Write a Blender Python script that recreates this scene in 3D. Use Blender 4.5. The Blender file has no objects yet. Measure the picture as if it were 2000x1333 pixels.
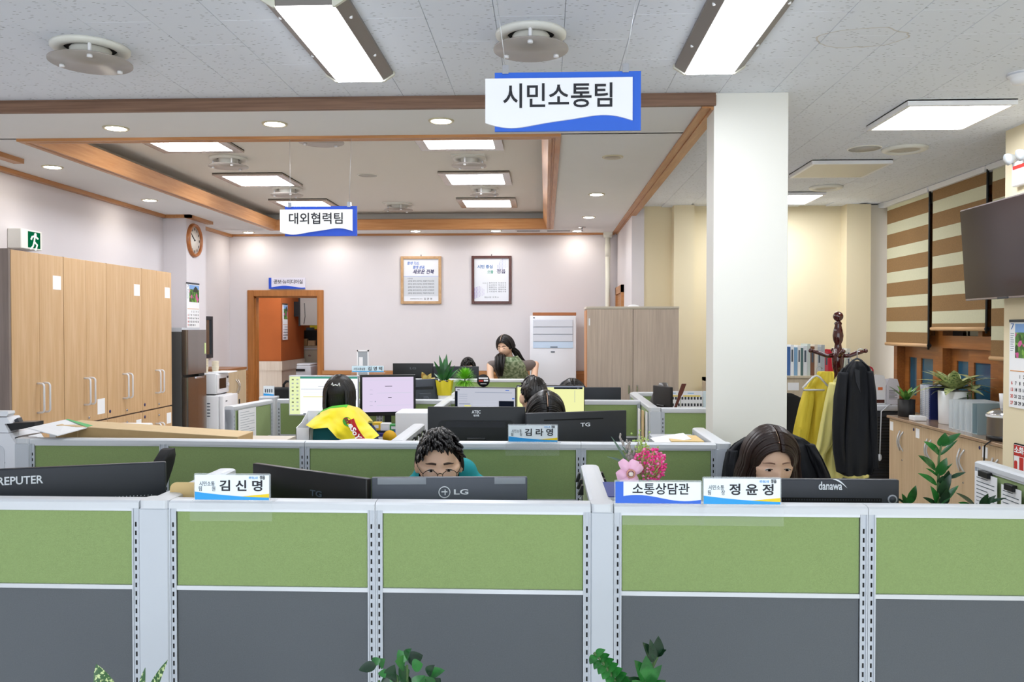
import bpy, bmesh, math, random
from mathutils import Vector, Matrix, noise as mnoise
random.seed(7)
scene = bpy.context.scene
COL = scene.collection
# ------------------------------------------------------------------ camera
FPX = 1620.0                      # focal length in pixels of the 2000 px wide frame
YAW = math.atan(65 / FPX)
PITCH = math.atan(26.5 / FPX)
HC = 1.687
cam_d = bpy.data.cameras.new('camera')
cam_d.sensor_width = 36.0
cam_d.lens = 36.0 * FPX / 2000.0
cam = bpy.data.objects.new('camera', cam_d)
COL.objects.link(cam)
cam.location = (0, 0, HC)
cam.rotation_euler = (math.pi / 2 - PITCH, 0, YAW)
scene.camera = cam
# ------------------------------------------------------------------ world, exposure
w = bpy.data.worlds.new('world')
scene.world = w
w.use_nodes = True
w.node_tree.nodes['Background'].inputs[0].default_value = (0.84, 0.92, 1.0, 1)
w.node_tree.nodes['Background'].inputs[1].default_value = 2.1
scene.view_settings.view_transform = 'Standard'
scene.view_settings.look = 'None'
scene.view_settings.gamma = 1
scene.view_settings.use_curve_mapping = False
scene.view_settings.exposure = 0.47
PANEL_E = 19.5                    # emission of the ceiling light panels
# ------------------------------------------------------------------ measuring helpers
_f = Vector((-math.sin(YAW) * math.cos(PITCH), math.cos(YAW) * math.cos(PITCH), -math.sin(PITCH)))
_r = Vector((math.cos(YAW), math.sin(YAW), 0))
_u = _r.cross(_f)
def _ray(x, y): return _f * FPX + _r * (x - 1000) - _u * (y - 666.5)
def PZ(x, y, z):
    d = _ray(x, y); return Vector((0, 0, HC)) + d * ((z - HC) / d.z)
def PY(x, y, Y):
    d = _ray(x, y); return Vector((0, 0, HC)) + d * (Y / d.y)
def PX(x, y, X):
    d = _ray(x, y); return Vector((0, 0, HC)) + d * (X / d.x)
# ------------------------------------------------------------------ materials
def lin(c):
    c = c / 255.0
    return c / 12.92 if c <= 0.04045 else ((c + 0.055) / 1.055) ** 2.4
def rgb(h):
    if isinstance(h, str):
        h = h.lstrip('#')
        return tuple(lin(int(h[i:i + 2], 16)) for i in (0, 2, 4)) + (1,)
    return tuple(h) + (1,)
MATS = {}
def mat(name, col, rough=0.6, metal=0.0, spec=0.5, emit=0.0, alpha=1.0, trans=0.0, noise=0.0, nscale=40.0, bump=0.0, bscale=200.0,
        grain=None, coat=0.0, sheen=0.0, ior=1.45, subs=0.0):
    """principled material; noise = brightness variation, grain = (scale vector, second colour) for wood"""
    if name in MATS: return MATS[name]
    m = bpy.data.materials.new(name); m.use_nodes = True
    nt = m.node_tree; b = nt.nodes['Principled BSDF']
    c = rgb(col)
    b.inputs['Base Color'].default_value = c
    b.inputs['Roughness'].default_value = rough
    b.inputs['Metallic'].default_value = metal
    b.inputs['Specular IOR Level'].default_value = spec
    b.inputs['IOR'].default_value = ior
    b.inputs['Coat Weight'].default_value = coat
    b.inputs['Sheen Weight'].default_value = sheen
    b.inputs['Transmission Weight'].default_value = trans
    b.inputs['Alpha'].default_value = alpha
    if subs:
        b.inputs['Subsurface Weight'].default_value = subs
        b.inputs['Subsurface Radius'].default_value = (0.01, 0.004, 0.002)
    if emit:
        b.inputs['Emission Color'].default_value = c
        b.inputs['Emission Strength'].default_value = emit
    tc = nt.nodes.new('ShaderNodeTexCoord')
    if grain:
        mp = nt.nodes.new('ShaderNodeMapping'); mp.inputs['Scale'].default_value = grain[0]
        nt.links.new(tc.outputs['Object'], mp.inputs['Vector'])
        nz = nt.nodes.new('ShaderNodeTexNoise'); nz.inputs['Scale'].default_value = 1.0
        nz.inputs['Detail'].default_value = 5; nz.inputs['Roughness'].default_value = 0.6
        nt.links.new(mp.outputs[0], nz.inputs['Vector'])
        cr = nt.nodes.new('ShaderNodeValToRGB')
        cr.color_ramp.elements[0].position = 0.35; cr.color_ramp.elements[1].position = 0.68
        cr.color_ramp.elements[0].color = rgb(grain[1]); cr.color_ramp.elements[1].color = c
        nt.links.new(nz.outputs[0], cr.inputs[0])
        nt.links.new(cr.outputs[0], b.inputs['Base Color'])
    elif noise:
        nz = nt.nodes.new('ShaderNodeTexNoise'); nz.inputs['Scale'].default_value = nscale
        nz.inputs['Detail'].default_value = 4
        nt.links.new(tc.outputs['Object'], nz.inputs['Vector'])
        mr = nt.nodes.new('ShaderNodeMapRange')
        mr.inputs[1].default_value = 0.25; mr.inputs[2].default_value = 0.75
        mr.inputs[3].default_value = 1 - noise; mr.inputs[4].default_value = 1 + noise
        nt.links.new(nz.outputs[0], mr.inputs[0])
        mx = nt.nodes.new('ShaderNodeVectorMath'); mx.operation = 'SCALE'
        mx.inputs[0].default_value = c[:3]
        nt.links.new(mr.outputs[0], mx.inputs['Scale'])
        nt.links.new(mx.outputs[0], b.inputs['Base Color'])
    if bump:
        n2 = nt.nodes.new('ShaderNodeTexNoise'); n2.inputs['Scale'].default_value = bscale
        n2.inputs['Detail'].default_value = 3
        nt.links.new(tc.outputs['Object'], n2.inputs['Vector'])
        bp = nt.nodes.new('ShaderNodeBump'); bp.inputs['Strength'].default_value = bump
        bp.inputs['Distance'].default_value = 0.002
        nt.links.new(n2.outputs[0], bp.inputs['Height'])
        nt.links.new(bp.outputs[0], b.inputs['Normal'])
    MATS[name] = m
    return m
def emat(name, col, s):
    if name in MATS: return MATS[name]
    m = bpy.data.materials.new(name); m.use_nodes = True
    nt = m.node_tree; nt.nodes.remove(nt.nodes['Principled BSDF'])
    e = nt.nodes.new('ShaderNodeEmission'); e.inputs[0].default_value = rgb(col); e.inputs[1].default_value = s
    nt.links.new(e.outputs[0], nt.nodes['Material Output'].inputs[0])
    MATS[name] = m
    return m
# ------------------------------------------------------------------ mesh building
class MB:
    """collects shapes in local coordinates; build() links them as ONE mesh object"""
    def __init__(s): s.v = []; s.f = []; s.m = []; s.sm = []
    def add(s, vs, fs, m=0, smooth=False, M=None):
        n = len(s.v)
        for p in vs:
            p = Vector(p)
            s.v.append(tuple(M @ p) if M else tuple(p))
        for q in fs:
            s.f.append([i + n for i in q]); s.m.append(m); s.sm.append(smooth)
        return s
    def box(s, x0, x1, y0, y1, z0, z1, m=0, M=None, bev=0.0, seg=1):
        if x1 < x0: x0, x1 = x1, x0
        if y1 < y0: y0, y1 = y1, y0
        if z1 < z0: z0, z1 = z1, z0
        if bev:
            bm = bmesh.new(); bmesh.ops.create_cube(bm, size=1)
            for v in bm.verts:
                v.co = Vector(((x0 + x1) / 2 + v.co.x * (x1 - x0), (y0 + y1) / 2 + v.co.y * (y1 - y0), (z0 + z1) / 2 + v.co.z * (z1 - z0)))
            bmesh.ops.bevel(bm, geom=bm.edges[:], offset=min(bev, .49 * min(x1 - x0, y1 - y0, z1 - z0)), segments=seg, affect='EDGES', profile=0.5)
            bm.verts.index_update()
            s.add([v.co[:] for v in bm.verts], [[v.index for v in q.verts] for q in bm.faces], m, seg > 1, M)
            bm.free(); return s
        vs = [(x, y, z) for x in (x0, x1) for y in (y0, y1) for z in (z0, z1)]
        fs = [(0, 1, 3, 2), (4, 6, 7, 5), (0, 4, 5, 1), (2, 3, 7, 6), (0, 2, 6, 4), (1, 5, 7, 3)]
        return s.add(vs, fs, m, False, M)
    def tube(s, pts, r, n=8, m=0, cap=True, M=None, smooth=True, closed=False):
        pts = [Vector(p) for p in pts]
        rs = r if isinstance(r, (list, tuple)) else [r] * len(pts)
        vs = []; fs = []
        K = len(pts); up = None
        for i, p in enumerate(pts):
            if closed: d = pts[(i + 1) % K] - pts[i - 1]
            else: d = (pts[min(i + 1, K - 1)] - pts[max(i - 1, 0)])
            d = d.normalized() if d.length > 1e-9 else Vector((0, 0, 1))
            if up is None:
                a = Vector((0, 0, 1)) if abs(d.z) < .9 else Vector((1, 0, 0))
                up = (a - d * a.dot(d)).normalized()
            else:
                up = up - d * up.dot(d)
                up = up.normalized() if up.length > 1e-6 else d.orthogonal().normalized()
            sd = d.cross(up)
            for k in range(n):
                t = 2 * math.pi * k / n
                vs.append(p + (up * math.cos(t) + sd * math.sin(t)) * rs[i])
        for i in range(K if closed else K - 1):
            j = (i + 1) % K
            for k in range(n):
                k2 = (k + 1) % n
                fs.append((i * n + k, i * n + k2, j * n + k2, j * n + k))
        if cap and not closed:
            fs.append(tuple(range(n))[::-1]); fs.append(tuple((K - 1) * n + k for k in range(n)))
        return s.add(vs, fs, m, smooth, M)
    def cyl(s, c, r, h, n=24, m=0, axis='z', r2=None, M=None, smooth=True):
        c = Vector(c); e = {'x': Vector((1, 0, 0)), 'y': Vector((0, 1, 0)), 'z': Vector((0, 0, 1))}[axis]
        return s.tube([c, c + e * h], [r, r if r2 is None else r2], n, m, True, M, smooth)
    def lathe(s, prof, c=(0, 0, 0), n=24, m=0, M=None, smooth=True, cap=True):
        vs = []; fs = []; K = len(prof)
        for (r, z) in prof:
            for k in range(n):
                t = 2 * math.pi * k / n
                vs.append((c[0] + r * math.cos(t), c[1] + r * math.sin(t), c[2] + z))
        for i in range(K - 1):
            for k in range(n):
                k2 = (k + 1) % n
                fs.append((i * n + k, i * n + k2, (i + 1) * n + k2, (i + 1) * n + k))
        if cap:
            fs.append(tuple(range(n))[::-1]); fs.append(tuple((K - 1) * n + k for k in range(n)))
        return s.add(vs, fs, m, smooth, M)
    def prism(s, poly, a0, a1, plane='xz', m=0, M=None):
        """polygon (counter-clockwise list of 2d points) extruded; plane xz extrudes along y, xy along z, yz along x"""
        def P(p, a):
            return {'xz': (p[0], a, p[1]), 'xy': (p[0], p[1], a), 'yz': (a, p[0], p[1])}[plane]
        n = len(poly)
        vs = [P(p, a0) for p in poly] + [P(p, a1) for p in poly]
        fs = [tuple(range(n))[::-1], tuple(range(n, 2 * n))] + [(i, (i + 1) % n, n + (i + 1) % n, n + i) for i in range(n)]
        return s.add(vs, fs, m, False, M)
    def ell(s, c, rx, ry, rz, nu=16, nv=10, m=0, M=None, v0=-90, v1=90):
        vs = []; fs = []
        for j in range(nv + 1):
            e = math.radians(v0 + (v1 - v0) * j / nv)
            for i in range(nu):
                a = 2 * math.pi * i / nu
                vs.append((c[0] + rx * math.cos(e) * math.cos(a), c[1] + ry * math.cos(e) * math.sin(a), c[2] + rz * math.sin(e)))
        for j in range(nv):
            for i in range(nu):
                i2 = (i + 1) % nu
                fs.append((j * nu + i, j * nu + i2, (j + 1) * nu + i2, (j + 1) * nu + i))
        return s.add(vs, fs, m, True, M)
    def grid(s, fn, nu, nv, m=0, M=None, closeu=False):
        vs = [fn(i / nu, j / nv) for j in range(nv + 1) for i in range(nu + (0 if closeu else 1))]
        W = nu if closeu else nu + 1
        fs = [(j * W + i, j * W + (i + 1) % W, (j + 1) * W + (i + 1) % W, (j + 1) * W + i) for j in range(nv) for i in range(nu)]
        return s.add(vs, fs, m, True, M)
    def mesh(s, name):
        me = bpy.data.meshes.new(name)
        me.from_pydata(s.v, [], s.f)
        me.polygons.foreach_set('material_index', s.m)
        me.polygons.foreach_set('use_smooth', s.sm)
        bm = bmesh.new(); bm.from_mesh(me)
        bmesh.ops.recalc_face_normals(bm, faces=bm.faces[:])
        bm.to_mesh(me); bm.free()
        me.update()
        return me
    def build(s, name, mats, parent=None, loc=None, rot=None):
        me = s.mesh(name)
        for x in (mats if isinstance(mats, (list, tuple)) else [mats]): me.materials.append(x)
        return link(name, me, parent, loc, rot)
def link(name, me, parent=None, loc=None, rot=None):
    o = bpy.data.objects.new(name, me); COL.objects.link(o)
    if parent: o.parent = parent
    if loc is not None: o.location = loc
    if rot is not None: o.rotation_euler = rot
    return o
def tag(o, label, cat, group=None):
    o['label'] = label; o['category'] = cat
    if group: o['group'] = group
    return o
def thing(name, label, cat, loc=(0, 0, 0), rz=0.0, group=None):
    o = bpy.data.objects.new(name, None); COL.objects.link(o)
    o.location = loc; o.rotation_euler = (0, 0, rz); o.empty_display_size = 0.05
    return tag(o, label, cat, group)
def struct(name, mb, m, label=None, parent=None):
    o = mb.build(name, m, parent)
    if parent is None: o['kind'] = 'structure'
    if label: o['label'] = label
    return o
def copy_tree(o, loc=None, rz=None, label=None, parent=None):
    c = o.copy(); COL.objects.link(c); c.parent = parent
    if loc is not None: c.location = loc
    if rz is not None: c.rotation_euler[2] = rz
    if label: c['label'] = label
    for ch in list(o.children): copy_tree(ch, parent=c)
    return c
_txt = {}
def text_mesh(body, size, bold=0.0, depth=0.0004, align='CENTER', space=1.0, ls=1.0):
    c = bpy.data.curves.new('lettering', 'FONT')
    c.body = body; c.size = size; c.offset = bold * size; c.extrude = depth
    c.align_x = align; c.align_y = 'CENTER'; c.space_character = space; c.space_line = ls
    c.resolution_u = 3
    o = bpy.data.objects.new('lettering', c)
    me = bpy.data.meshes.new_from_object(o)
    bpy.data.objects.remove(o); bpy.data.curves.remove(c)
    return me
def text(body, size, m, parent, loc, rot=(math.pi / 2, 0, 0), bold=0.0, depth=0.0004, align='CENTER', space=1.0, name='lettering', width=None, ls=1.0, shear=0):
    """flat lettering, facing -Y by default; width rescales to a given total width"""
    me = text_mesh(body, size, bold, depth, align, space, ls)
    if width:
        xs = [v.co.x for v in me.vertices]
        if xs and max(xs) > min(xs):
            k = width / (max(xs) - min(xs))
            for v in me.vertices: v.co.x *= k
    if shear:
        for v in me.vertices: v.co.x += shear * v.co.y
    me.materials.clear(); me.materials.append(m)
    o = link(name, me, parent, loc, rot)
    return o
def textm(mb, body, size, loc, m=0, bold=0.0, depth=0.0004, width=None, align='CENTER', rot=None, space=1.0, shear=0, ls=1.0):
    """lettering added into a mesh (facing -Y)"""
    me = text_mesh(body, size, bold, depth, align, space, ls)
    R = Matrix.Translation(loc) @ (rot if rot else Matrix.Identity(4)) @ Matrix.Rotation(math.pi / 2, 4, 'X')
    k = 1
    if width:
        xs = [v.co.x for v in me.vertices]
        k = width / max(1e-6, max(xs) - min(xs))
    mb.add([(v.co.x * k + shear * v.co.y, v.co.y, v.co.z) for v in me.vertices], [list(p.vertices) for p in me.polygons], m, False, R)
    bpy.data.meshes.remove(me)
def arc(cx, cy, r, a0, a1, n):
    return [(cx + r * math.cos(math.radians(a0 + (a1 - a0) * i / n)), cy + r * math.sin(math.radians(a0 + (a1 - a0) * i / n))) for i in range(n + 1)]
def rrect(x0, x1, z0, z1, r, n=4):
    return arc(x1 - r, z0 + r, r, -90, 0, n) + arc(x1 - r, z1 - r, r, 0, 90, n) + arc(x0 + r, z1 - r, r, 90, 180, n) + arc(x0 + r, z0 + r, r, 180, 270, n)
# ================================================================== materials of the room
M_white = mat('paint_lilac_white', '#dcd7da', .85, noise=.015, nscale=3, bump=.05, bscale=500)
M_cream = mat('paint_cream', '#e9dcbb', .85, noise=.015, nscale=3, bump=.05, bscale=500)
M_colm = mat('paint_column', '#eae8e0', .55, bump=.03, bscale=400)
M_soff = mat('paint_soffit', '#e3e2e1', .9, noise=.01, nscale=4)
M_trayc = mat('paint_tray', '#dedad2', .9)
M_wood = mat('wood_trim', '#c08a57', .45, grain=((3, 3, 60), '#ad7443'), coat=.15)
M_woodx = mat('wood_trim_x', '#c08a57', .45, grain=((3, 60, 60), '#ad7443'), coat=.15)
M_woody = mat('wood_trim_y', '#c08a57', .45, grain=((60, 3, 60), '#ad7443'), coat=.15)
M_fasc = mat('wood_fascia', '#8a6a55', .5, grain=((2.5, 60, 90), '#735543'))
M_floor = mat('floor_vinyl', '#e2e0da', .6, noise=.05, nscale=12)
M_black = mat('black_plastic', '#17181a', .42, bump=.08, bscale=900)
M_dgrey = mat('dark_grey_plastic', '#33363c', .45, bump=.08, bscale=900)
M_wplast = mat('white_plastic', '#eeeef0', .35)
M_lgrey = mat('light_grey_plastic', '#c9ccd2', .4)
M_chrome = mat('chrome', '#d0d0d4', .18, metal=1.0)
M_alu = mat('aluminium', '#b9bbbe', .38, metal=.85)
M_lamp = emat('light_panel', '#f4f8ff', PANEL_E)
M_down = emat('downlight_glow', '#fff6e8', 60.0)
M_gap = mat('dark_gap', '#1d1b1a', .9)
M_wire = mat('steel_wire', '#c7c8ca', .4, metal=.6)
SOF, TIL, TRA = 2.78, 2.84, 2.95
XL, YB, YBR, YS, XS, XR = -3.72, 9.65, 8.05, 4.13, .83, 3.25

# mineral fibre tile: worm-shaped pinholes and a water stain, laid out in room coordinates
def tile_material():
    m = bpy.data.materials.new('mineral_tile'); m.use_nodes = True; nt = m.node_tree; b = nt.nodes['Principled BSDF']
    b.inputs['Roughness'].default_value = .95
    g = nt.nodes.new('ShaderNodeNewGeometry')
    def math_(op, a, bb=None):
        n = nt.nodes.new('ShaderNodeMath'); n.operation = op
        for i, x in enumerate((a, bb)):
            if x is None: continue
            if isinstance(x, (int, float)): n.inputs[i].default_value = x
            else: nt.links.new(x, n.inputs[i])
        return n.outputs[0]
    masks = []
    for sc, rot in ((34, .4), (29, 1.5)):
        mp = nt.nodes.new('ShaderNodeMapping'); mp.inputs['Rotation'].default_value = (0, 0, rot); mp.inputs['Scale'].default_value = (sc, sc * 3.6, 1)
        nt.links.new(g.outputs['Position'], mp.inputs[0])
        v = nt.nodes.new('ShaderNodeTexVoronoi'); v.inputs['Scale'].default_value = 1.0; v.voronoi_dimensions = '2D'
        nt.links.new(mp.outputs[0], v.inputs[0])
        sep = nt.nodes.new('ShaderNodeSeparateColor'); nt.links.new(v.outputs['Color'], sep.inputs[0])
        masks.append(math_('MULTIPLY', math_('LESS_THAN', v.outputs['Distance'], .20), math_('GREATER_THAN', sep.outputs[0], .91)))
    pin = math_('MAXIMUM', masks[0], masks[1])
    nz = nt.nodes.new('ShaderNodeTexNoise'); nz.inputs['Scale'].default_value = 9; nt.links.new(g.outputs['Position'], nz.inputs[0])
    stain = None
    for (cx, cy, rx, ry) in ((1.262, 3.372, .165, .115), (1.33, 2.86, .17, .12)):
        s_ = nt.nodes.new('ShaderNodeVectorMath'); s_.operation = 'SUBTRACT'; nt.links.new(g.outputs['Position'], s_.inputs[0]); s_.inputs[1].default_value = (cx, cy, TIL)
        d_ = nt.nodes.new('ShaderNodeVectorMath'); d_.operation = 'DIVIDE'; nt.links.new(s_.outputs[0], d_.inputs[0]); d_.inputs[1].default_value = (rx, ry, 5)
        l_ = nt.nodes.new('ShaderNodeVectorMath'); l_.operation = 'LENGTH'; nt.links.new(d_.outputs[0], l_.inputs[0])
        r_ = math_('ADD', l_.outputs['Value'], math_('MULTIPLY', math_('SUBTRACT', nz.outputs[0], .5), .55))
        ring = math_('MULTIPLY', math_('LESS_THAN', math_('ABSOLUTE', math_('SUBTRACT', r_, 1.0)), .028), .45)
        fill = math_('MULTIPLY', math_('LESS_THAN', r_, 1.0), .05)
        q = math_('MAXIMUM', ring, fill)
        stain = q if stain is None else math_('MAXIMUM', stain, q)
    m1 = nt.nodes.new('ShaderNodeMix'); m1.data_type = 'RGBA'; m1.inputs[6].default_value = rgb('#e4e8f0'); m1.inputs[7].default_value = rgb('#b3a283')
    nt.links.new(stain, m1.inputs[0])
    m2 = nt.nodes.new('ShaderNodeMix'); m2.data_type = 'RGBA'; nt.links.new(m1.outputs[2], m2.inputs[6]); m2.inputs[7].default_value = rgb('#86878b')
    nt.links.new(math_('MULTIPLY', pin, .75), m2.inputs[0])
    nt.links.new(m2.outputs[2], b.inputs['Base Color'])
    return m
M_tile = tile_material()

# ================================================================== floor, ceilings
struct('floor', MB().box(-3.9, 3.6, -2.2, 12.6, -.05, 0), M_floor, 'grey vinyl office floor')
b = MB().box(-3.72, 3.45, -2.2, 1.95, TIL, TIL + .05)
b.box(-3.72, 3.45, 1.95, YS, TIL + .012, TIL + .05).box(XS - .1, 3.45, YS, YBR + .1, TIL + .012, TIL + .05)
ceil = struct('ceiling', b, [M_tile], 'grey white mineral fibre tile ceiling')
TP, TL = .2595, .52
tile_me = MB().box(-TP / 2 + .0007, TP / 2 - .0007, -TL / 2 + .0007, TL / 2 - .0007, 0, .0125, bev=.0015).mesh('ceiling_tile')
tile_me.materials.append(M_tile)
x0 = .072 - 15 * TP
nt_ = 0
for i in range(29):
    for j in range(13):
        cx = x0 + (i + .5) * TP
        cy = YS - .001 - (3.5 - j) * TL - (.26 if i % 2 else 0) + .52
        if cy - TL / 2 > YS - .05 and cx < XS + .15: continue
        if cy - TL / 2 < 1.9 or cy + TL / 2 > YBR + .1 or cx < -3.7 or cx > 3.4: continue
        if cy + TL / 2 > YS and cx < XS + .15:
            o = MB().box(-TP / 2 + .0007, TP / 2 - .0007, -TL / 2 + .0007, YS - .001 - cy, 0, .0125).build('ceiling_tile', M_tile, ceil, (cx, cy, TIL))
        else:
            o = link('ceiling_tile', tile_me, ceil, (cx, cy, TIL))
        nt_ += 1
# tray position
TX0, TX1, TY0, TY1 = -3.06, .088, 4.70, 9.14       # outer edge of the wooden border
BW = .088                                           # border width
ix0, ix1, iy0, iy1 = TX0 + BW, TX1 - BW, TY0 + BW, TY1 - BW
b = MB().box(XL, XS + .04, YS + .01, TY0 + .02, SOF, SOF + .03).box(XL, XS + .04, TY1 - .02, YB, SOF, SOF + .03)
b.box(XL, TX0 + .02, TY0, TY1, SOF, SOF + .03).box(TX1 - .02, XS + .04, TY0, TY1, SOF, SOF + .03)
sof = struct('ceiling_soffit', b, M_soff, 'smooth off-white plaster soffit around the ceiling tray')
b = MB().box(ix0 - .14, ix1 + .14, iy0 - .14, iy1 + .14, TRA, TRA + .03)
b.box(ix0 - .16, ix0 - .14, iy0 - .14, iy1 + .14, SOF + .03, TRA).box(ix1 + .14, ix1 + .16, iy0 - .14, iy1 + .14, SOF + .03, TRA)
b.box(ix0 - .16, ix1 + .16, iy0 - .16, iy0 - .14, SOF + .03, TRA).box(ix0 - .16, ix1 + .16, iy1 + .14, iy1 + .16, SOF + .03, TRA)
struct('ceiling_tray', b, M_trayc, 'recessed beige ceiling tray with wooden border')
# wooden border of the tray: flat board with two grooves, then an upright inner face
for n, (axis, a0, a1, c, sgn) in enumerate((('x', TX0, TX1, TY0, 1), ('x', TX0, TX1, TY1, -1), ('y', TY0, TY1, TX0, 1), ('y', TY0, TY1, TX1, -1))):
    b = MB()
    prof = [(0, .03), (0, -.016), (.032, -.016), (.034, -.011), (.038, -.011), (.040, -.016), (.044, -.016), (.046, -.011), (.050, -.011), (.052, -.016), (.072, -.016), (.112, .088), (.100, .095), (.060, .03)]
    P = (lambda u, t, z: (u, t, z)) if axis == 'x' else (lambda u, t, z: (t, u, z))
    vs = []
    for (sd, dz) in prof: vs += [P(a0 + sd, c + sgn * sd, SOF + dz), P(a1 - sd, c + sgn * sd, SOF + dz)]
    K = len(prof)
    b.add(vs, [(2 * i, 2 * i + 1, 2 * ((i + 1) % K) + 1, 2 * ((i + 1) % K)) for i in range(K)])
    struct('trim_%d' % (n + 1), b, M_woodx if axis == 'x' else M_woody, 'grooved wooden border of the ceiling tray')
# fascia where the tile ceiling steps down to the soffit; thin worn strip above
b = MB().box(XL, XS + .005, YS - .016, YS + .012, SOF - .004, TIL - .014).box(XL, XS + .005, YS - .006, YS + .012, TIL - .016, TIL + .002)
struct('trim_5', b, M_fasc, 'brown wooden fascia board across the ceiling step')
b = MB().box(.772, .815, YS + .01, YB, SOF - .012, SOF + .03).box(.815, .872, YS + .01, YB, SOF - .02, TIL + .02)
struct('trim_6', b, M_woody, 'brown wooden edge board beside the column')
# ================================================================== walls
DX0, DX1 = PY(485, 700, YB).x, PY(633, 700, YB).x
DZ = PY(560, 567, YB).z
WZ = PY(700, 724, YB).z                                # top of the wooden dado
b = MB().box(XL - .1, DX0 + .02, YB, YB + .12, 0, 3.0).box(DX1 - .02, XS + .3, YB, YB + .12, 0, 3.0).box(DX0 + .02, DX1 - .02, YB, YB + .12, DZ - .02, 3.0)
struct('wall_back', b, M_white, 'lilac white back wall with doorway and posters')
b = MB().box(XL - .12, XL, -2.2, YB + .1, 0, 3.0)
struct('wall_left', b, M_white, 'lilac white side wall behind the tall cabinets')
b = MB().box(XL, -3.49, 7.95, 8.41, 0, SOF)
struct('wall_pier', b, M_white, 'lilac white wall pier carrying the clock and calendar')
b = MB().box(XL, -3.45, 4.0, 4.72, 0, SOF)
struct('wall_pier_near', b, M_white, 'lilac white wall pier beside the copier')
b = MB().box(XS, XS + .12, YBR - .02, YB + .1, 0, SOF + .05)
struct('wall_side', b, M_white, 'short lilac white wall returning from the back wall')
b = MB().box(XS + .02, 3.5, YBR, YBR + .12, 0, 2.9)
struct('wall_back_right', b, M_cream, 'cream wall behind the grey wood cabinet')
for (a, c) in ((1316, 1356), (1653, 1700)):
    p0, p1 = PY(a, 600, 7.89), PY(c, 600, 7.89)
    struct('wall_pilaster', MB().box(p0.x, p1.x, 7.89, YBR + .02, 0, TIL), M_cream, 'shallow cream pilaster')
p0 = PY(1700, 600, 7.95)
struct('wall_return', MB().box(p0.x, 3.3, 7.95, YBR + .02, 0, TIL), mat('paint_cream_shaded', '#cfc8b8', .85), 'cream wall strip beside the window blinds, toned down for shade')  # wall strip lying in shade; the shade is put into its colour
b = MB().box(XR, XR + .15, -2.2, 3.9, 0, 3).box(XR, XR + .15, 3.9, YBR + .1, 0, .93).box(XR, XR + .15, 3.9, YBR + .1, 2.72, 3)
struct('wall_right', b, M_cream, 'cream wall with windows over the low cabinets')
p0, p1 = PY(1393.5, 500, YS), PY(1538.5, 500, YS)
struct('column', MB().box(p0.x, p1.x, YS, YS + .18, 0, TIL, bev=.002), M_colm, 'white square column in the middle of the office')
PILX = 2.70
struct('wall_pillar_right', MB().box(PILX, XR + .05, 3.6, 5.0, 0, TIL), M_cream, 'cream pillar with television and calendar')
# crown trims on the left and back walls
b = MB().box(XL, XL + .045, 5.2, 7.95, SOF - .03, SOF + .002).box(XL, XL + .045, 8.41, YB, SOF - .03, SOF + .002)
struct('trim_7', b, M_woody, 'thin wooden crown moulding on the side wall')
b = MB().box(XL, -3.43, 7.905, 7.95, SOF - .03, SOF + .002).box(-3.49, -3.43, 7.905, 8.46, SOF - .03, SOF + .002)
struct('trim_8', b, M_woody, 'wooden crown moulding round the clock pier')
struct('trim_9', MB().box(-3.45, -3.38, 4.3, 5.27, SOF - .03, SOF + .002), M_woody, 'wooden crown moulding at the near pier')
struct('trim_10', MB().box(XL, .80, YB - .035, YB, SOF - .022, SOF + .002), M_woodx, 'thin wooden crown moulding on the back wall')
# dado: wooden panelling on the back wall with raised rails and panels
def dado(n, x0, x1):
    b = MB().box(x0, x1, YB - .022, YB, 0, WZ).box(x0, x1, YB - .045, YB, WZ - .045, WZ).box(x0, x1, YB - .034, YB, 0, .14)
    k = max(1, round((x1 - x0) / .62))
    for i in range(k):
        a = x0 + (x1 - x0) * i / k
        b.box(a, a + .07, YB - .032, YB, .14, WZ - .045)
        b.box(a + .11, a + (x1 - x0) / k - .04, YB - .030, YB, .2, WZ - .10, bev=.006)
    struct('trim_%d' % n, b, M_wood, 'panelled wooden dado on the back wall')
dado(11, XL, DX0 + .01); dado(12, DX1 - .01, XS)
# door frame with depth (open doorway)
FW = .075
b = MB().box(DX0, DX0 + FW, YB - .03, YB + .16, 0, DZ, bev=.006).box(DX1 - FW, DX1, YB - .03, YB + .16, 0, DZ, bev=.006)
b.box(DX0 + FW, DX1 - FW, YB - .03, YB + .16, DZ - FW, DZ, bev=.006)
b.box(DX0 + FW, DX0 + FW + .015, YB + .02, YB + .1, 0, DZ - FW).box(DX0 + FW, DX1 - FW, YB + .02, YB + .1, DZ - FW - .015, DZ - FW)
struct('door_1', b, mat('wood_doorframe', '#b5763f', .45, grain=((30, 30, 2), '#a0652f'), coat=.15), 'honey wood frame of the open doorway')
# side-wall door frame beside the white pipe
yb0, yb1 = 8.8, 9.55
b = MB().box(XS - .03, XS + .02, yb0, yb0 + .07, 0, 2.14).box(XS - .03, XS + .02, yb1 - .07, yb1, 0, 2.14).box(XS - .03, XS + .02, yb0, yb1, 2.06, 2.14)
b.box(XS - .012, XS + .01, yb0 + .07, yb1 - .07, 0, 2.06)
struct('door_2', b, M_wood, 'brown wooden door in the short side wall')
# white riser pipe in the back corner
b = MB(); px = PY(1187, 500, YB - .07).x
b.tube([(px, YB - .07, 0), (px, YB - .07, SOF)], .028, 12).cyl((px, YB - .07, SOF - .06), .05, .06).cyl((px, YB - .07, SOF - .28), .032, .14)
b.box(px - .05, px + .05, YB - .12, YB - .02, SOF - .03, SOF)
tag(b.build('riser_pipe', mat('pipe_white', '#e6e6da', .4)), 'white riser pipe standing in the back corner', 'pipe')
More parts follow.
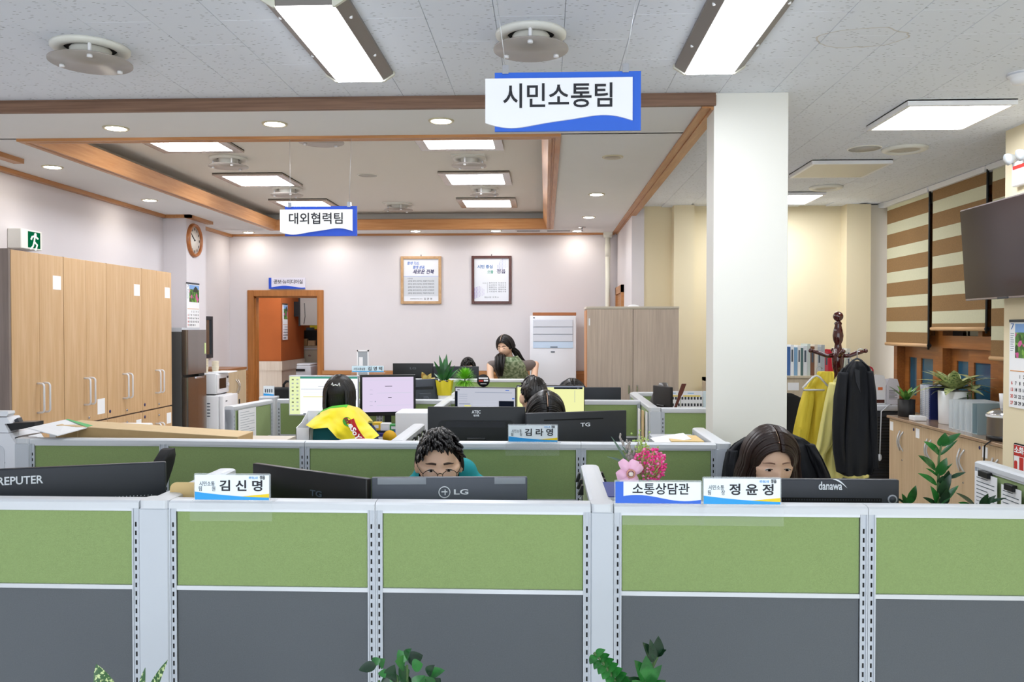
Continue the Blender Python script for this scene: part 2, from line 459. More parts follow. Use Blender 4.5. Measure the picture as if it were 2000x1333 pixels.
# ================================================================== room beyond the doorway
M_orange = mat('paint_orange', '#a4541f', .8, noise=.04, nscale=8)
b = MB().box(DX0 - .9, DX1 + 1.3, 12.3, 12.4, 0, 3).box(DX0 - 1.0, DX0 - .9, YB + .12, 12.4, 0, 3).box(DX1 + 1.3, DX1 + 1.4, YB + .12, 12.4, 0, 3)
struct('wall_beyond', b, M_orange, 'orange walls of the room beyond the doorway')
struct('ceiling_beyond', MB().box(DX0 - 1, DX1 + 1.4, YB + .12, 12.4, 2.6, 2.65), M_soff, 'ceiling of the room beyond the doorway')
# orange pier with calendar and pale panelled dado, seen through the doorway
p0, p1 = PY(509, 700, 10.5), PY(549, 700, 10.5)
p2 = PY(567, 700, 11.4)
ydz = PY(530, 706, 10.5).z
struct('wall_pier_beyond', MB().box(p0.x - .6, p1.x, 10.5, 11.5, ydz, 2.6), M_orange, 'orange pier seen through the doorway')
b = MB().box(p0.x - .6, p1.x + .012, 10.488, 11.5, 0, ydz).box(p0.x - .6, p1.x + .02, 10.48, 11.5, ydz - .12, ydz - .0)
struct('baseboard_beyond', b, mat('pale_panel', '#cdbfae', .5, grain=((60, 60, 2), '#bfae9b')), 'pale wood dado on the orange pier')
# ================================================================== window wall: wooden frame, panes, blinds
M_wwood = mat('wood_window', '#a5672f', .4, grain=((60, 3, 60), '#8f5626'), coat=.2)
M_pane = mat('night_glass', '#0d0f10', .04, spec=.7)
M_paneb = mat('blue_glass', '#1d5570', .08, spec=.6)
wy = [5.0, 6.03, 6.93, 7.80]
z_sill, z_mid, z_top = .95, 1.52, 2.72
for i in range(3):
    y0, y1 = wy[i], wy[i + 1]
    e = bpy.data.objects.new('window_%d' % (i + 1), None); COL.objects.link(e); e.location = (XR, (y0 + y1) / 2, z_sill); e['kind'] = 'structure'
    e['label'] = 'brown wooden window behind the striped blinds'
    hw = (y1 - y0) / 2
    b = MB()
    b.box(-.03, .1, -hw, -hw + .07, 0, z_top - z_sill).box(-.03, .1, hw - .07, hw, 0, z_top - z_sill)
    b.box(-.03, .1, -hw + .07, hw - .07, 0, .06).box(-.03, .1, -hw + .07, hw - .07, z_mid - z_sill, z_mid - z_sill + .10).box(-.03, .1, -hw + .07, hw - .07, z_top - z_sill - .07, z_top - z_sill)
    b.box(-.008, .1, -.03 - hw * .35, .03 - hw * .35, z_mid - z_sill + .10, z_top - z_sill - .07)
    b.build('window_frame', M_wwood, e)
    # two sliding sashes below
    for s in (0, 1):
        ya, yb_ = (-hw + .075, .03) if s == 0 else (-.03, hw - .075)
        xo = .0 if s == 0 else .04
        q = MB().box(xo, xo + .035, ya, ya + .085, .06, z_mid - z_sill).box(xo, xo + .035, yb_ - .085, yb_, .06, z_mid - z_sill)
        q.box(xo, xo + .035, ya + .085, yb_ - .085, .06, .13).box(xo, xo + .035, ya + .085, yb_ - .085, z_mid - z_sill - .10, z_mid - z_sill)
        so = q.build('sash', M_wwood, e)
        MB().box(xo + .012, xo + .022, ya + .085, yb_ - .085, .13, z_mid - z_sill - .10).build('pane', M_paneb, so)
    MB().box(.05, .06, -hw + .07, -.03 - hw * .35, z_mid - z_sill + .10, z_top - z_sill - .07).build('pane', M_pane, e)
    MB().box(.05, .06, .03 - hw * .35, hw - .07, z_mid - z_sill + .10, z_top - z_sill - .07).build('pane', M_pane, e)
    MB().box(-.005, -.002, hw - .068, hw - .04, .1, .5).build('handle', M_black, e)
# ceiling cove strip above the blinds
struct('trim_13', MB().box(XR - .12, XR - .06, 5.0, 7.96, TIL - .03, TIL + .01), M_wplast, 'white blind cove edge along the ceiling')
M_bb = mat('blind_brown', '#8f6f48', .9, noise=.12, nscale=120, bump=.2, bscale=400)
M_bl = mat('blind_pale', '#cfcdb0', .9, noise=.03, nscale=60)
M_br = mat('blind_rail', '#dab083', .45)
for i, (a, c, zpx, xp) in enumerate(((5.0, 6.0, 704, 1945), (6.05, 6.9, 646, 1886), (6.94, 7.80, 677, 1785))):
    X = XR - .10
    zb = PX(xp, zpx, X).z
    lab = ['zebra roller blind nearest the television, brown and pale bands', 'zebra roller blind in the middle, raised highest of three', 'zebra roller blind beside the shade-toned wall strip, farthest of three'][i]
    e = thing('roller_blind', lab, 'blind', (X, (a + c) / 2, zb), 0, 'striped blinds on the window wall')
    hw = (c - a) / 2
    H = TIL - .005 - zb
    q = MB(); k = 0; z = .03
    offs = [.03, .10, .05][i]
    bands = []
    z = .02; col = 0; first = [.12, .035, .10][i]
    while z < H:
        h = first if z == .02 else (.125 if col == 0 else .098)
        z2 = min(H, z + h)
        bands.append((z, z2, col)); z = z2; col = 1 - col
    for (z0, z1, cc) in bands:
        MB().box(-.002 - .0015 * (cc == 0), .002, -hw + .008, hw - .008, z0, z1).build('band', M_bb if cc == 0 else M_bl, e)
    MB().tube([(0, -hw, .012), (0, hw, .012)], .016, 12).build('bottom_rail', M_br, e)
    MB().tube([(0, -hw - .001, .012), (0, -hw + .006, .012)], .018, 12).build('end_cap', M_dgrey, e)
    MB().box(-.03, .03, -hw, hw, H - .04, H).build('head_rail', M_wplast, e)
    q = MB(); pts = [(-.012, -hw - .012, -.02 + t * (H + .0) / 12) for t in range(13)]
    q.tube(pts, .009, 6); q.build('cord', M_black, e)
# ================================================================== ceiling fixtures
M_hous = mat('fixture_grey', '#8d8782', .4, metal=.35)
M_cap = mat('fixture_cap', '#d9d7c8', .45)
def strip_light(cx, y0, y1, label):
    L = (y1 - y0) / 2; cy = (y0 + y1) / 2
    e = thing('strip_light', label, 'ceiling light', (cx, cy, TIL), 0, 'long surface lights over the front desks')
    b = MB().prism([(-.15, 0), (-.15, -.012), (-.108, -.04), (.108, -.04), (.15, -.012), (.15, 0)], -L, L, 'xz')
    b.build('housing', M_hous, e)
    MB().box(-.1, .1, -L + .012, L - .004, -.046, -.0395).build('diffuser', M_lamp, e)
    for yy in (-L - .006, L - .006):
        MB().prism([(-.156, .0), (-.156, -.016), (-.11, -.045), (-.1, -.045), (-.1, 0)], yy, yy + .014, 'xz').build('end_cap', M_cap, e)
        MB().prism([(.156, .0), (.1, 0), (.1, -.045), (.11, -.045), (.156, -.016)], yy, yy + .014, 'xz').build('end_cap', M_cap, e)
    for sx in (-1, 1):
        for k in (-.33, 0.15):
            MB().cyl((sx * .13, k * L * 2, -.03), .006, .012, 8).build('rivet', M_wplast, e)
    return e
strip_light(-.835, 2.853, 3.73, 'long grey framed strip light over the screens between the two signs')
strip_light(.716, 2.78, 3.68, 'long grey framed strip light in front of the white column')
def panel_light(cx, cy, z, w, label, lit=True, frame=.03, group=None, tall=.03, fm=None):
    e = thing('panel_light', label, 'ceiling light', (cx, cy, z), 0, group)
    h = w / 2
    b = MB()
    for (a0, a1, c0, c1) in ((-h, h, -h, -h + frame), (-h, h, h - frame, h), (-h, -h + frame, -h + frame, h - frame), (h - frame, h, -h + frame, h - frame)):
        b.box(a0, a1, c0, c1, -tall, 0)
    b.box(-h, h, -h, h, -.006, 0)
    b.build('frame', fm or M_wplast, e)
    g = h - frame
    MB().prism(rrect(-g, g, -g, g, .02 if frame > .04 else .006), -tall + .001, -tall + .006, 'xy').build('diffuser', M_lamp if lit else mat('unlit_diffuser', '#d9d3c2', .4), e)
    return e
M_fr = mat('tray_light_frame', '#b5aca2', .25, metal=.6)
for i, cy in enumerate((5.55, 6.98, 8.35)):
    pos = ('at the front of the row next to the cabinet side', 'second in the row next to the cabinet side', 'partly behind the small hanging sign')[i]
    panel_light(-2.43, cy, TRA, .58, 'square tray light ' + pos, True, .06, 'square lights in the ceiling tray', .02, M_fr)
    pos = ('at the front of the row over the middle desks', 'second in the row over the middle desks', 'third in the row over the middle desks, farthest back')[i]
    panel_light(-.58, cy, TRA, .58, 'square tray light ' + pos, True, .06, 'square lights in the ceiling tray', .02, M_fr)
panel_light(2.105, 4.565, TIL, .545, 'bright white framed square ceiling light near the striped blinds', True, .022)
panel_light(2.105, 6.07, TIL, .545, 'unlit white framed square ceiling panel behind the column', False, .022)
panel_light(2.105, 7.42, TIL, .545, 'lit square ceiling light half hidden by the column', True, .022)
M_smoke = mat('smoked_glass', '#b5aca4', .3, alpha=.58, spec=.25)
M_ringw = mat('ring_white', '#e4e3da', .4)
def disc_diffuser(cx, cy, z, r, label, plate=False, glass=True, rot=0.5, tint=None):
    e = thing('air_diffuser', label, 'air diffuser', (cx, cy, z), rot, 'round ceiling air diffusers')
    if plate: MB().box(-r * .95, r * .95, -r * .95, r * .95, -.006, 0, M=Matrix.Rotation(-rot, 4, 'Z')).build('plate', M_ringw, e)
    MB().lathe([(r * .62, -.004), (r * .66, -.018), (r * .80, -.022), (r * .94, -.012), (r * .95, 0), (r * .62, 0)], n=40, cap=False).build('ring', M_ringw, e)
    q = MB().cyl((0, 0, -.003), r * .64, .002, 32).build('throat', M_gap if glass else mat('throat_grey', '#a39b8c', .6), e)
    if glass:
        MB().cyl((0, 0, -.066), r, .006, 48).build('glass_disc', M_smoke, e)
        for k in range(3):
            t = k * 2 * math.pi / 3
            x, y = r * .78 * math.cos(t), r * .78 * math.sin(t)
            q = MB().cyl((x, y, -.07), .007, .066, 10).cyl((x, y, -.076), .0105, .010, 12)
            q.build('standoff', M_wplast, e)
        MB().lathe([(r * .5, -.012), (r * .42, -.05), (r * .40, -.05), (r * .47, -.006)], n=32, cap=False).build('inner_cone', M_ringw, e)
    else:
        MB().lathe([(r * .62, -.01), (r * .45, -.004), (r * .2, -.016), (.004, -.018)], n=32, cap=False).build('inner_cone', mat('cone_beige', '#c9c2b2', .5), e)
    return e
disc_diffuser(-1.87, 3.36, TIL, .16, 'large smoked glass diffuser over the partition corner by the copier', rot=1.0)
disc_diffuser(-.057, 3.27, TIL, .147, 'large smoked glass diffuser right above the big hanging sign', rot=.52)
disc_diffuser(-2.36, 6.11, TRA, .145, 'glass disc diffuser between the first two tray lights over the cabinets', rot=1.1)
disc_diffuser(-2.34, 7.45, TRA, .145, 'glass disc diffuser between the last two tray lights over the cabinets', rot=1.1)
disc_diffuser(-1.45, 5.34, TRA, .145, 'glass disc diffuser at the front middle of the ceiling tray', rot=.9)
disc_diffuser(-.566, 6.16, TRA, .13, 'square plate diffuser behind the first tray light over the middle desks', True, rot=.3)
disc_diffuser(-.55, 7.5, TRA, .13, 'square plate diffuser between the last two lights over the middle desks', True, rot=.3)
disc_diffuser(-1.5, 8.45, TRA, .145, 'square plate diffuser near the back of the tray, beside the small sign', True, rot=.9)
disc_diffuser(2.31, 5.45, TIL, .147, 'plain round diffuser behind the bright light near the blinds', glass=False)
disc_diffuser(2.30, 6.92, TIL, .14, 'plain round diffuser behind the unlit ceiling panel', glass=False)
def speaker(cx, cy, z, r, label):
    e = thing('ceiling_speaker', label, 'speaker', (cx, cy, z), 0)
    MB().lathe([(r, 0), (r, -.004), (r * .93, -.007), (r * .92, -.005)], n=32, cap=False).build('rim', M_ringw, e)
    MB().cyl((0, 0, -.005), r * .92, .004, 32).build('grille', mat('speaker_grille', '#b9b7b1', .7, noise=.1, nscale=300), e)
speaker(-1.47, 6.84, TRA, .085, 'flat round ceiling speaker in the middle of the tray')
speaker(2.05, 5.44, TIL, .105, 'flat round ceiling speaker beside the plain round diffuser')
DL = [(-2.35, 4.47, 'downlight in the front soffit, first from the cabinet wall'), (-1.45, 4.41, 'downlight in the front soffit, second from the cabinet wall'), (-.55, 4.38, 'downlight in the front soffit beside the big hanging sign'),
      (-3.35, 5.53, 'downlight in the side soffit nearest the copier'), (-3.39, 7.0, 'downlight in the side soffit just before the clock pier'), (-3.4, 9.4, 'downlight in the corner soffit above the doorway side'),
      (.43, 5.35, 'unlit downlight in the soffit below the big sign'), (.42, 6.84, 'lit downlight in the soffit before the wooden edge board'), (.43, 8.25, 'tilted lit downlight near the back corner'),
      (-1.47, 9.36, 'downlight in the back soffit over the pale framed poster'), (-.557, 9.36, 'downlight in the back soffit over the dark framed poster'), (-2.45, 9.36, 'downlight in the back soffit over the doorway sign'), (.36, 9.42, 'downlight in the back soffit over the air conditioner')]
for i, (x, y, lab) in enumerate(DL):
    e = thing('downlight', lab, 'downlight', (x, y, SOF), 0, 'round downlights in the soffit')
    MB().lathe([(.052, .0), (.054, -.006), (.066, -.006), (.069, 0)], n=28, cap=False).build('rim', mat('brass_rim', '#c9c1a5', .3, metal=.3), e)
    lit = i != 6
    MB().ell((0, 0, -.001), .053, .053, .010, 24, 6, v0=-90, v1=0).build('bulb', M_down if lit else mat('unlit_bulb', '#a7a08e', .3, metal=.4), e)
# sprinkler and slot vents in the back soffit
e = thing('sprinkler', 'small chrome sprinkler head in the back soffit', 'sprinkler', (.40, 9.05, SOF))
MB().cyl((0, 0, -.006), .04, .006).build('plate', M_chrome, e); MB().tube([(0, 0, -.006), (0, 0, -.05)], .01).cyl((0, 0, -.053), .026, .003).build('head', M_chrome, e)
e = thing('slot_vent', 'pair of slot vents in the back soffit', 'vent', (-.02, 9.36, SOF))
for s in (-.17, .17):
    MB().box(s - .15, s + .15, -.04, .04, -.006, 0).build('plate', M_soff, e); MB().box(s - .13, s + .13, -.022, .022, -.008, -.005).build('slot', M_gap, e)
e = thing('smoke_detector', 'white dome smoke detector near the television', 'detector', (2.16, 3.87, TIL))
MB().lathe([(.062, 0), (.062, -.012), (.05, -.02), (.048, -.03), (.04, -.045), (.012, -.052), (.0, -.052)], n=28, cap=False).build('body', M_wplast, e)
MB().lathe([(.0625, -.004), (.0635, -.008), (.0625, -.012)], n=28, cap=False).build('ring', M_lgrey, e)
e = thing('ceiling_bracket', 'white box fixture at the corner of the tile ceiling', 'fixture', (1.98, 3.36, TIL))
MB().box(0, .12, -.04, .04, -.03, 0, bev=.004).build('body', M_wplast, e); MB().cyl((.02, 0, -.035), .012, .006, 10).build('button', M_lgrey, e)
# ================================================================== hanging signs
M_blue = mat('sign_blue', '#2f68d8', .45); M_blue2 = mat('sign_blue_deep', '#2450c8', .45)
M_sw = mat('sign_white', '#fbfbfd', .4); M_ink = mat('ink', '#23232b', .6)
def hanging_sign(p, w, h, body, label, mblue, tops, size):
    e = thing('hanging_sign', label, 'sign', p)
    MB().box(-w / 2 + .06 * w, w / 2, .004, .012, -h / 2, h / 2).build('backing_board', mblue, e)
    x0, x1, z1, z0 = -w / 2, w / 2 - .055 * w, h / 2 - .11 * h, -h / 2
    poly = [(x1, z1), (x0, z1)]
    n = 28
    for i in range(n + 1):
        t = i / n
        z = z0 + h * (.085 + .15 * (0.45 - .5 * math.sin((t - .02) * 2 * math.pi * .98)) + (.05 if t > .9 else 0) * (1 - t))
        z = z0 + h * (.155 - .095 * math.sin(2 * math.pi * (t * .96 + .03)) - .02 * math.sin(4 * math.pi * t))
        poly.append((x0 + (x1 - x0) * t, z))
    MB().prism(poly, -.004, .004, 'xz').build('front_board', M_sw, e)
    text(body, size, M_ink, e, ((x0 + x1) / 2, -.0052, h * .06), bold=.012, width=w * .70)
    for s, tp in ((-1, tops[0]), (1, tops[1])):
        x = s * w * .37 - (.0 if s < 0 else -.03 * w) + .0
        MB().box(x - .010, x + .010, -.006, .016, h / 2 - .006, h / 2 + .022).build('clip', M_chrome, e)
        MB().tube([(x, .004, h / 2 + .02), (tp[0] - p[0], tp[1] - p[1], tp[2] - p[2])], .0013, 5).build('wire', M_wire, e)
    return e
a, c = PY(948, 152, 2.7), PY(1252, 254, 2.7)
cx = (a.x + c.x) / 2; z1 = PY(1100, 140, 2.7).z; z0 = c.z
hanging_sign((cx, 2.7, (z0 + z1) / 2), c.x - a.x, z1 - z0, '시민소통팀', 'large hanging blue and white team sign nearest the camera', M_blue, ((PY(963, 0, 2.7).x, 2.7, TIL), (PY(1250, 0, 2.7).x, 2.7, TIL)), .085)
a, c = PY(547, 409, 4.72), PY(697, 461, 4.72); z1 = PY(620, 403, 4.72).z
cx = (a.x + c.x) / 2
hanging_sign((cx, 4.72, (c.z + z1) / 2), c.x - a.x, z1 - c.z, '대외협력팀', 'small hanging blue and white team sign under the ceiling tray', M_blue2, ((PY(566, 300, 4.72).x, 4.72, SOF - .016), (PY(686, 300, 4.72).x, 4.72, SOF - .016)), .07)
# ================================================================== cubicle screens
M_green = mat('fabric_green', '#8ba066', .95, noise=.07, nscale=260, bump=.35, bscale=900, sheen=.2)
M_gfab = mat('fabric_grey', '#5f6367', .95, noise=.08, nscale=320, bump=.35, bscale=1000, sheen=.2)
M_post = mat('screen_frame', '#c3c8cf', .42)
M_rail = mat('screen_rail', '#d3d6da', .3, metal=.25)
M_capl = mat('screen_cap', '#d3d6da', .35)
TH = .062
HS = 1.2
def cap_profile(t=TH):
    return [(-t / 2, -.022), (t / 2, -.022), (t / 2, -.006), (t * .36, -.001), (t * .15, 0.0), (-t * .15, 0.0), (-t * .36, -.001), (-t / 2, -.006)]
SCR = {}
def screen(p0, p1, label, slots=True, low=True):
    """free-standing office screen from p0 to p1 (floor points): cap, slotted side posts, green and grey fabric panels"""
    p0 = Vector((p0[0], p0[1], 0)); p1 = Vector((p1[0], p1[1], 0))
    d = p1 - p0; L = d.length; rz = math.atan2(d.y, d.x)
    e = thing('cubicle_screen', label, 'partition', (p0 + p1) / 2, rz, 'green and grey office screens')
    k = (round(L, 3), slots)
    if k not in SCR:
        h = L / 2; t = TH / 2
        sp = .021
        out = []
        out.append(('cap', MB().prism([(y, z + HS) for y, z in cap_profile()], -h + .0008, h - .0008, 'yz'), M_capl))
        out.append(('top_rail', MB().box(-h + sp, h - sp, -t + .002, t - .002, HS - .030, HS - .021), M_rail))
        for s in (-1, 1):
            a, c = (-h + .0006, -h + sp) if s < 0 else (h - sp, h - .0006)
            q = MB().box(a, c, -t + .004, t - .004, .02, HS - .022)
            # raised lips either side of the slotted channel
            q.box(a, a + .004, -t, t, .02, HS - .022).box(c - .004, c, -t, t, .02, HS - .022)
            out.append(('side_post', q, M_post))
            if slots:
                q = MB(); n = 44
                for i in range(n):
                    z = .07 + i * (HS - .12) / n
                    for sy in (-1, 1):
                        yy = sy * (t - .004)
                        q.box((a + c) / 2 - .0022, (a + c) / 2 + .0022, yy - .0007, yy + .0007, z, z + .013)
                out.append(('slots', q, M_gap))
        out.append(('green_panel', MB().box(-h + sp, h - sp, -t + .006, t - .006, .960, HS - .030, bev=.002), M_green))
        out.append(('middle_rail', MB().box(-h + sp, h - sp, -t + .002, t - .002, .948, .960), M_rail))
        out.append(('grey_panel', MB().box(-h + sp, h - sp, -t + .006, t - .006, .11, .948, bev=.002), M_gfab))
        out.append(('kick_plate', MB().box(-h + sp, h - sp, -t + .003, t - .003, .02, .11), M_post))
        out.append(('foot', MB().cyl((-h + .05, 0, 0), .014, .02, 10), M_black)); out.append(('foot', MB().cyl((h - .05, 0, 0), .014, .02, 10), M_black))
        SCR[k] = []
        for n, q, m in out:
            me = q.mesh(n); me.materials.append(m); SCR[k].append((n, me))
    for n, me in SCR[k]:
        o = link(n, me, e)
        if n == 'slots': o['kind'] = 'stuff'
    return e
def post(x0, x1, y0, y1, label, cap=True):
    e = thing('screen_post', label, 'post', ((x0 + x1) / 2, (y0 + y1) / 2, 0), 0, 'light grey connecting posts of the screens')
    a, c = (x1 - x0) / 2, (y1 - y0) / 2
    MB().box(-a, a, -c, c, 0, HS - .022, bev=.003).build('body', M_post, e)
    MB().prism(rrect(-a, a, -c, c, min(a, c) * .45), HS - .022, HS + .0005, 'xy').build('cap', M_capl, e)
Y1, Y2, Y3, Y4 = 2.312, 3.525, 5.59, 7.85
t2 = TH / 2
screen((-2.442, Y1), (-1.142, Y1), 'front screen below the long tilted monitor, nearest the copier')
post(-1.142, -1.057, Y1 - .034, Y1 + .034, 'wide grey post between the first two front screens')
screen((-1.057, Y1), (-.473, Y1), 'front screen carrying the nameplate in front of the tilted monitor')
screen((-.473, Y1), (.126, Y1), 'front screen just below the man with glasses')
post(.126, .189, Y1 - .032, Y1 + .032, 'grey post between the man and the flower bouquet')
screen((.189, Y1), (.877, Y1), 'front screen carrying two nameplates, below the woman')
screen((.877, Y1), (1.577, Y1), 'front screen at the end beside the glossy potted plant')
post(1.577, 1.64, Y1 - .032, Y1 + .032, 'grey post at the end of the front row by the pillar')
screen((-1.1, Y1 + .034), (-1.1, 2.82), 'short side screen dividing the two desks behind the first nameplate')
screen((.1575, Y1 + .032), (.1575, 2.945), 'short side screen dividing the man from the bouquet desk')
screen((1.60, Y1 + .032), (1.60, 3.09), 'side screen hung with clipped papers beside the pillar')
screen((-2.255, 3.565), (-1.656, 3.565), 'second-row screen below the cardboard box, next to the copier')
post(-2.32, -2.255, 3.53, 3.60, 'grey end post of the second row beside the copier')
screen((-1.656, 3.565), (-1.026, Y2), 'second-row screen behind the empty office chair')
screen((-1.026, Y2), (.151, Y2), 'long second-row screen behind the man with glasses')
screen((.151, Y2), (.715, Y2), 'second-row screen behind the flower bouquet')
post(.715, .778, Y2 - .032, Y2 + .032, 'grey end post of the second row in front of the column')
screen((.746, Y2 + .032), (.746, 4.06), 'short side screen running back to the white column')
screen((-.64, Y2 + .032), (-.64, 4.17), 'short side screen with a clipboard beside the yellow towel')
screen((-1.82, Y3), (-1.12, Y3), 'third-row screen behind the bright spreadsheet monitor')
screen((-1.12, Y3), (-.42, Y3), 'third-row screen behind the lilac document monitor')
screen((-.42, Y3), (.634, Y3), 'third-row screen behind the two middle monitors')
screen((-1.955, 5.05), (-1.875, Y3 - .04), 'slanting side screen with schedule sheet near the small fridge')
screen((-.665, 4.95), (-.665, Y3 - .032), 'side screen in front of the yellow wrapped plant')
screen((-.665, Y3 + .032), (-.665, 6.6), 'side screen running back beside the yellow wrapped plant')
screen((.665, 5.10), (.665, 6.25), 'side screen with hanging files left of the photo sheets')
post(.634, .70, 5.034, 5.10, 'grey corner post in front of the dark monitor by the column')
screen((.70, 5.066), (1.30, 5.066), 'screen below the dark angled monitor beside the column')
screen((.66, 6.28), (1.36, 6.28), 'screen pinned with photo sheets in front of the grey wood cabinet')
screen((-2.05, Y4), (-1.15, Y4), 'rear screen behind the two desk monitors near the doorway')
screen((-1.15, Y4), (-.12, Y4), 'rear screen in front of the bending woman')
# ================================================================== desks
M_desk = mat('desk_top', '#cfc4b2', .4, grain=((4, 60, 60), '#c4b8a4'))
M_dleg = mat('desk_leg', '#b9bcc0', .4, metal=.3)
def desk(x0, x1, y0, y1, label, h=.72):
    e = thing('desk', label, 'desk', ((x0 + x1) / 2, (y0 + y1) / 2, 0), 0, 'plain desks standing against the screens')
    a, c = (x1 - x0) / 2, (y1 - y0) / 2
    MB().box(-a, a, -c, c, h - .025, h, bev=.003).build('top', M_desk, e)
    for s in (-1, 1):
        MB().box(s * a - (.03 if s > 0 else 0), s * a + (.03 if s < 0 else 0), -c + .04, c - .04, 0, h - .025).build('side_panel', M_dleg, e)
    MB().box(-a + .03, a - .03, -.01, .01, .3, h - .025).build('modesty_panel', M_dleg, e)
    return e
DH = .72
desk(-2.42, -1.14, 2.35, 2.95, 'desk behind the first front screen under the long tilted monitor')
desk(-1.06, .118, 2.35, 2.95, 'desk of the man with glasses')
desk(.196, 1.56, 2.35, 2.95, 'desk of the woman behind the two nameplates')
desk(-.60, .705, 3.565, 4.15, 'desk under the two dark monitors of the second row')
desk(-1.80, -.705, 4.94, 5.55, 'desk of the person with the yellow towel')
desk(-.625, .63, 4.94, 5.55, 'desk under the two bright middle monitors')
desk(.71, 1.36, 5.10, 5.65, 'desk under the dark monitor beside the column')
desk(-1.80, -.71, 5.63, 6.22, 'desk behind the third-row screens near the doorway')
desk(-.62, .62, 5.63, 6.22, 'desk behind the third-row screens in the middle')
desk(-2.0, -.12, 7.89, 8.50, 'desk at the rear under the two far monitors')
# ================================================================== nameplates
M_acr = mat('acrylic', '#eef4f8', .05, alpha=.22, spec=.6)
M_card = mat('card_white', '#f2f9fd', .5); M_cblue = mat('card_blue', '#2aa0e6', .5); M_cyel = mat('card_yellow', '#f2d21c', .5)
M_cgrey = mat('ink_grey', '#4a5560', .6); M_cteal = mat('ink_teal', '#3f8f8a', .6)
def nameplate(x0, x1, zb, zt, y, name, role, label, tab=True, kind=0):
    w, h = x1 - x0, zt - zb
    e = thing('nameplate', label, 'nameplate', ((x0 + x1) / 2, y, zb), 0, 'acrylic nameplates on the screens')
    MB().prism(rrect(-w / 2, w / 2, .0005, h, .004), -.0014, .004, 'xz').build('holder', M_acr, e)
    if tab:
        MB().box(-w / 2 - .01, w / 2 + .006, -.006, -.004, -.055, .0).build('hanging_tab', mat('acrylic_tab', '#eef4f8', .05, alpha=.045, spec=.3), e)
        MB().box(-w / 2 - .004, w / 2 + .012, -.0055, .03, .0002, .0028).build('shelf', M_acr, e)
    c = .003
    MB().box(-w / 2 + c, w / 2 - c, -.0022, -.0014, .004, h - .004).build('card', M_card if kind != 2 else mat('card_sky', '#cfe9f6', .5), e)
    n = 16
    def band(f0, f1, m, nm, x0=-w / 2 + c, x1=w / 2 - c, yy=-.0028):
        top = [(x0 + (x1 - x0) * i / n, f1(i / n)) for i in range(n + 1)]
        bot = [(x0 + (x1 - x0) * i / n, f0(i / n)) for i in range(n + 1)]
        MB().prism(bot + top[::-1], yy, -.0022, 'xz').build(nm, m, e)
    if kind == 0:
        band(lambda t: .004, lambda t: .004 + h * (.13 + .16 * (1 - t) ** 2 * 1.0 - .04 * t), M_cblue, 'blue_wave')
        band(lambda t: .004 + h * (.09), lambda t: .004 + h * (.09 + .15 * max(0, t - .45) ** 1.1 * 1.8), M_cyel, 'yellow_wave', yy=-.0026)
    elif kind == 1:
        band(lambda t: .004, lambda t: .004 + h * (.22 + .12 * math.sin(2 * math.pi * (t * .9 + .02))), M_blue, 'blue_wave')
        MB().box(-w / 2 + c - .0002, -w / 2 + c + .09 * w, -.0031, -.0022, .004, h - .004).build('blue_bar', M_blue, e)
    elif kind == 2:
        band(lambda t: .004, lambda t: .004 + h * .12, M_cblue, 'blue_wave')
    fy = -.0031
    if kind == 3:
        band(lambda t: .004, lambda t: .004 + h * (.12 + .1 * (1 - t)), M_cblue, 'blue_wave')
        for k in range(4): MB().box(-w * .34 + k * w * .19, -w * .34 + k * w * .19 + w * .10, -.0028, -.0022, h * .35, h * .68).build('printed_mark', M_cgrey, e)
    elif kind == 1:
        text(name, h * .5, M_ink, e, (.03 * w, fy, h * .62), bold=.012, width=w * .65, name='name_lettering')
    elif kind == 2:
        text(name, h * .62, M_ink, e, (w * .23, fy, h * .52), bold=.02, width=w * .44, name='name_lettering')
        text(role, h * .4, M_cgrey, e, (-w * .26, fy, h * .48), bold=.01, width=w * .36, name='role_lettering')
    else:
        text(name, h * .42, M_ink, e, (w * .125, fy, h * .54), bold=.022, width=w * .56, name='name_lettering')
        text(role, h * .19, M_cgrey, e, (-w * .325, fy, h * .53), bold=.0, width=w * .215, name='role_lettering', ls=.95)
        text('시민 중심, 소통', h * .1, M_cblue, e, (w * .28, fy, h * .85), width=w * .12, name='slogan_lettering')
        text('정읍', h * .15, M_ink, e, (w * .40, fy, h * .86), bold=.02, width=w * .07, name='slogan_lettering')
    return e
yf = Y1 - t2 - .002
def npx(xa, xb, yt, y, name, role, label, tab=True, kind=0, zb=HS + .001):
    a, c = PY(xa, yt, y), PY(xb, yt, y)
    nameplate(a.x, c.x, zb, a.z, y, name, role, label, tab, kind)
npx(379, 528, 925, yf, '김 신 명', '시민소통\n팀        원', 'nameplate in front of the angled black monitor, with blue and yellow wave')
npx(1200, 1371, 938, yf, '소통상담관', '', 'blue bordered counsellor sign below the pink flower bouquet', True, 1)
npx(1372, 1526, 932, yf, '정 윤 정', '시민소통\n팀        장', 'nameplate right below the woman in the front row')
npx(992, 1090, 829, Y2 - t2 - .002, '김 라 영', '시민소통\n팀        원', 'nameplate on the second-row screen between the two dark monitors')
npx(687, 750, 714.5, Y4 - t2 - .01, '김 영 덕', '시민소통실장', 'pale blue nameplate far back near the doorway', True, 2, HS + .06)
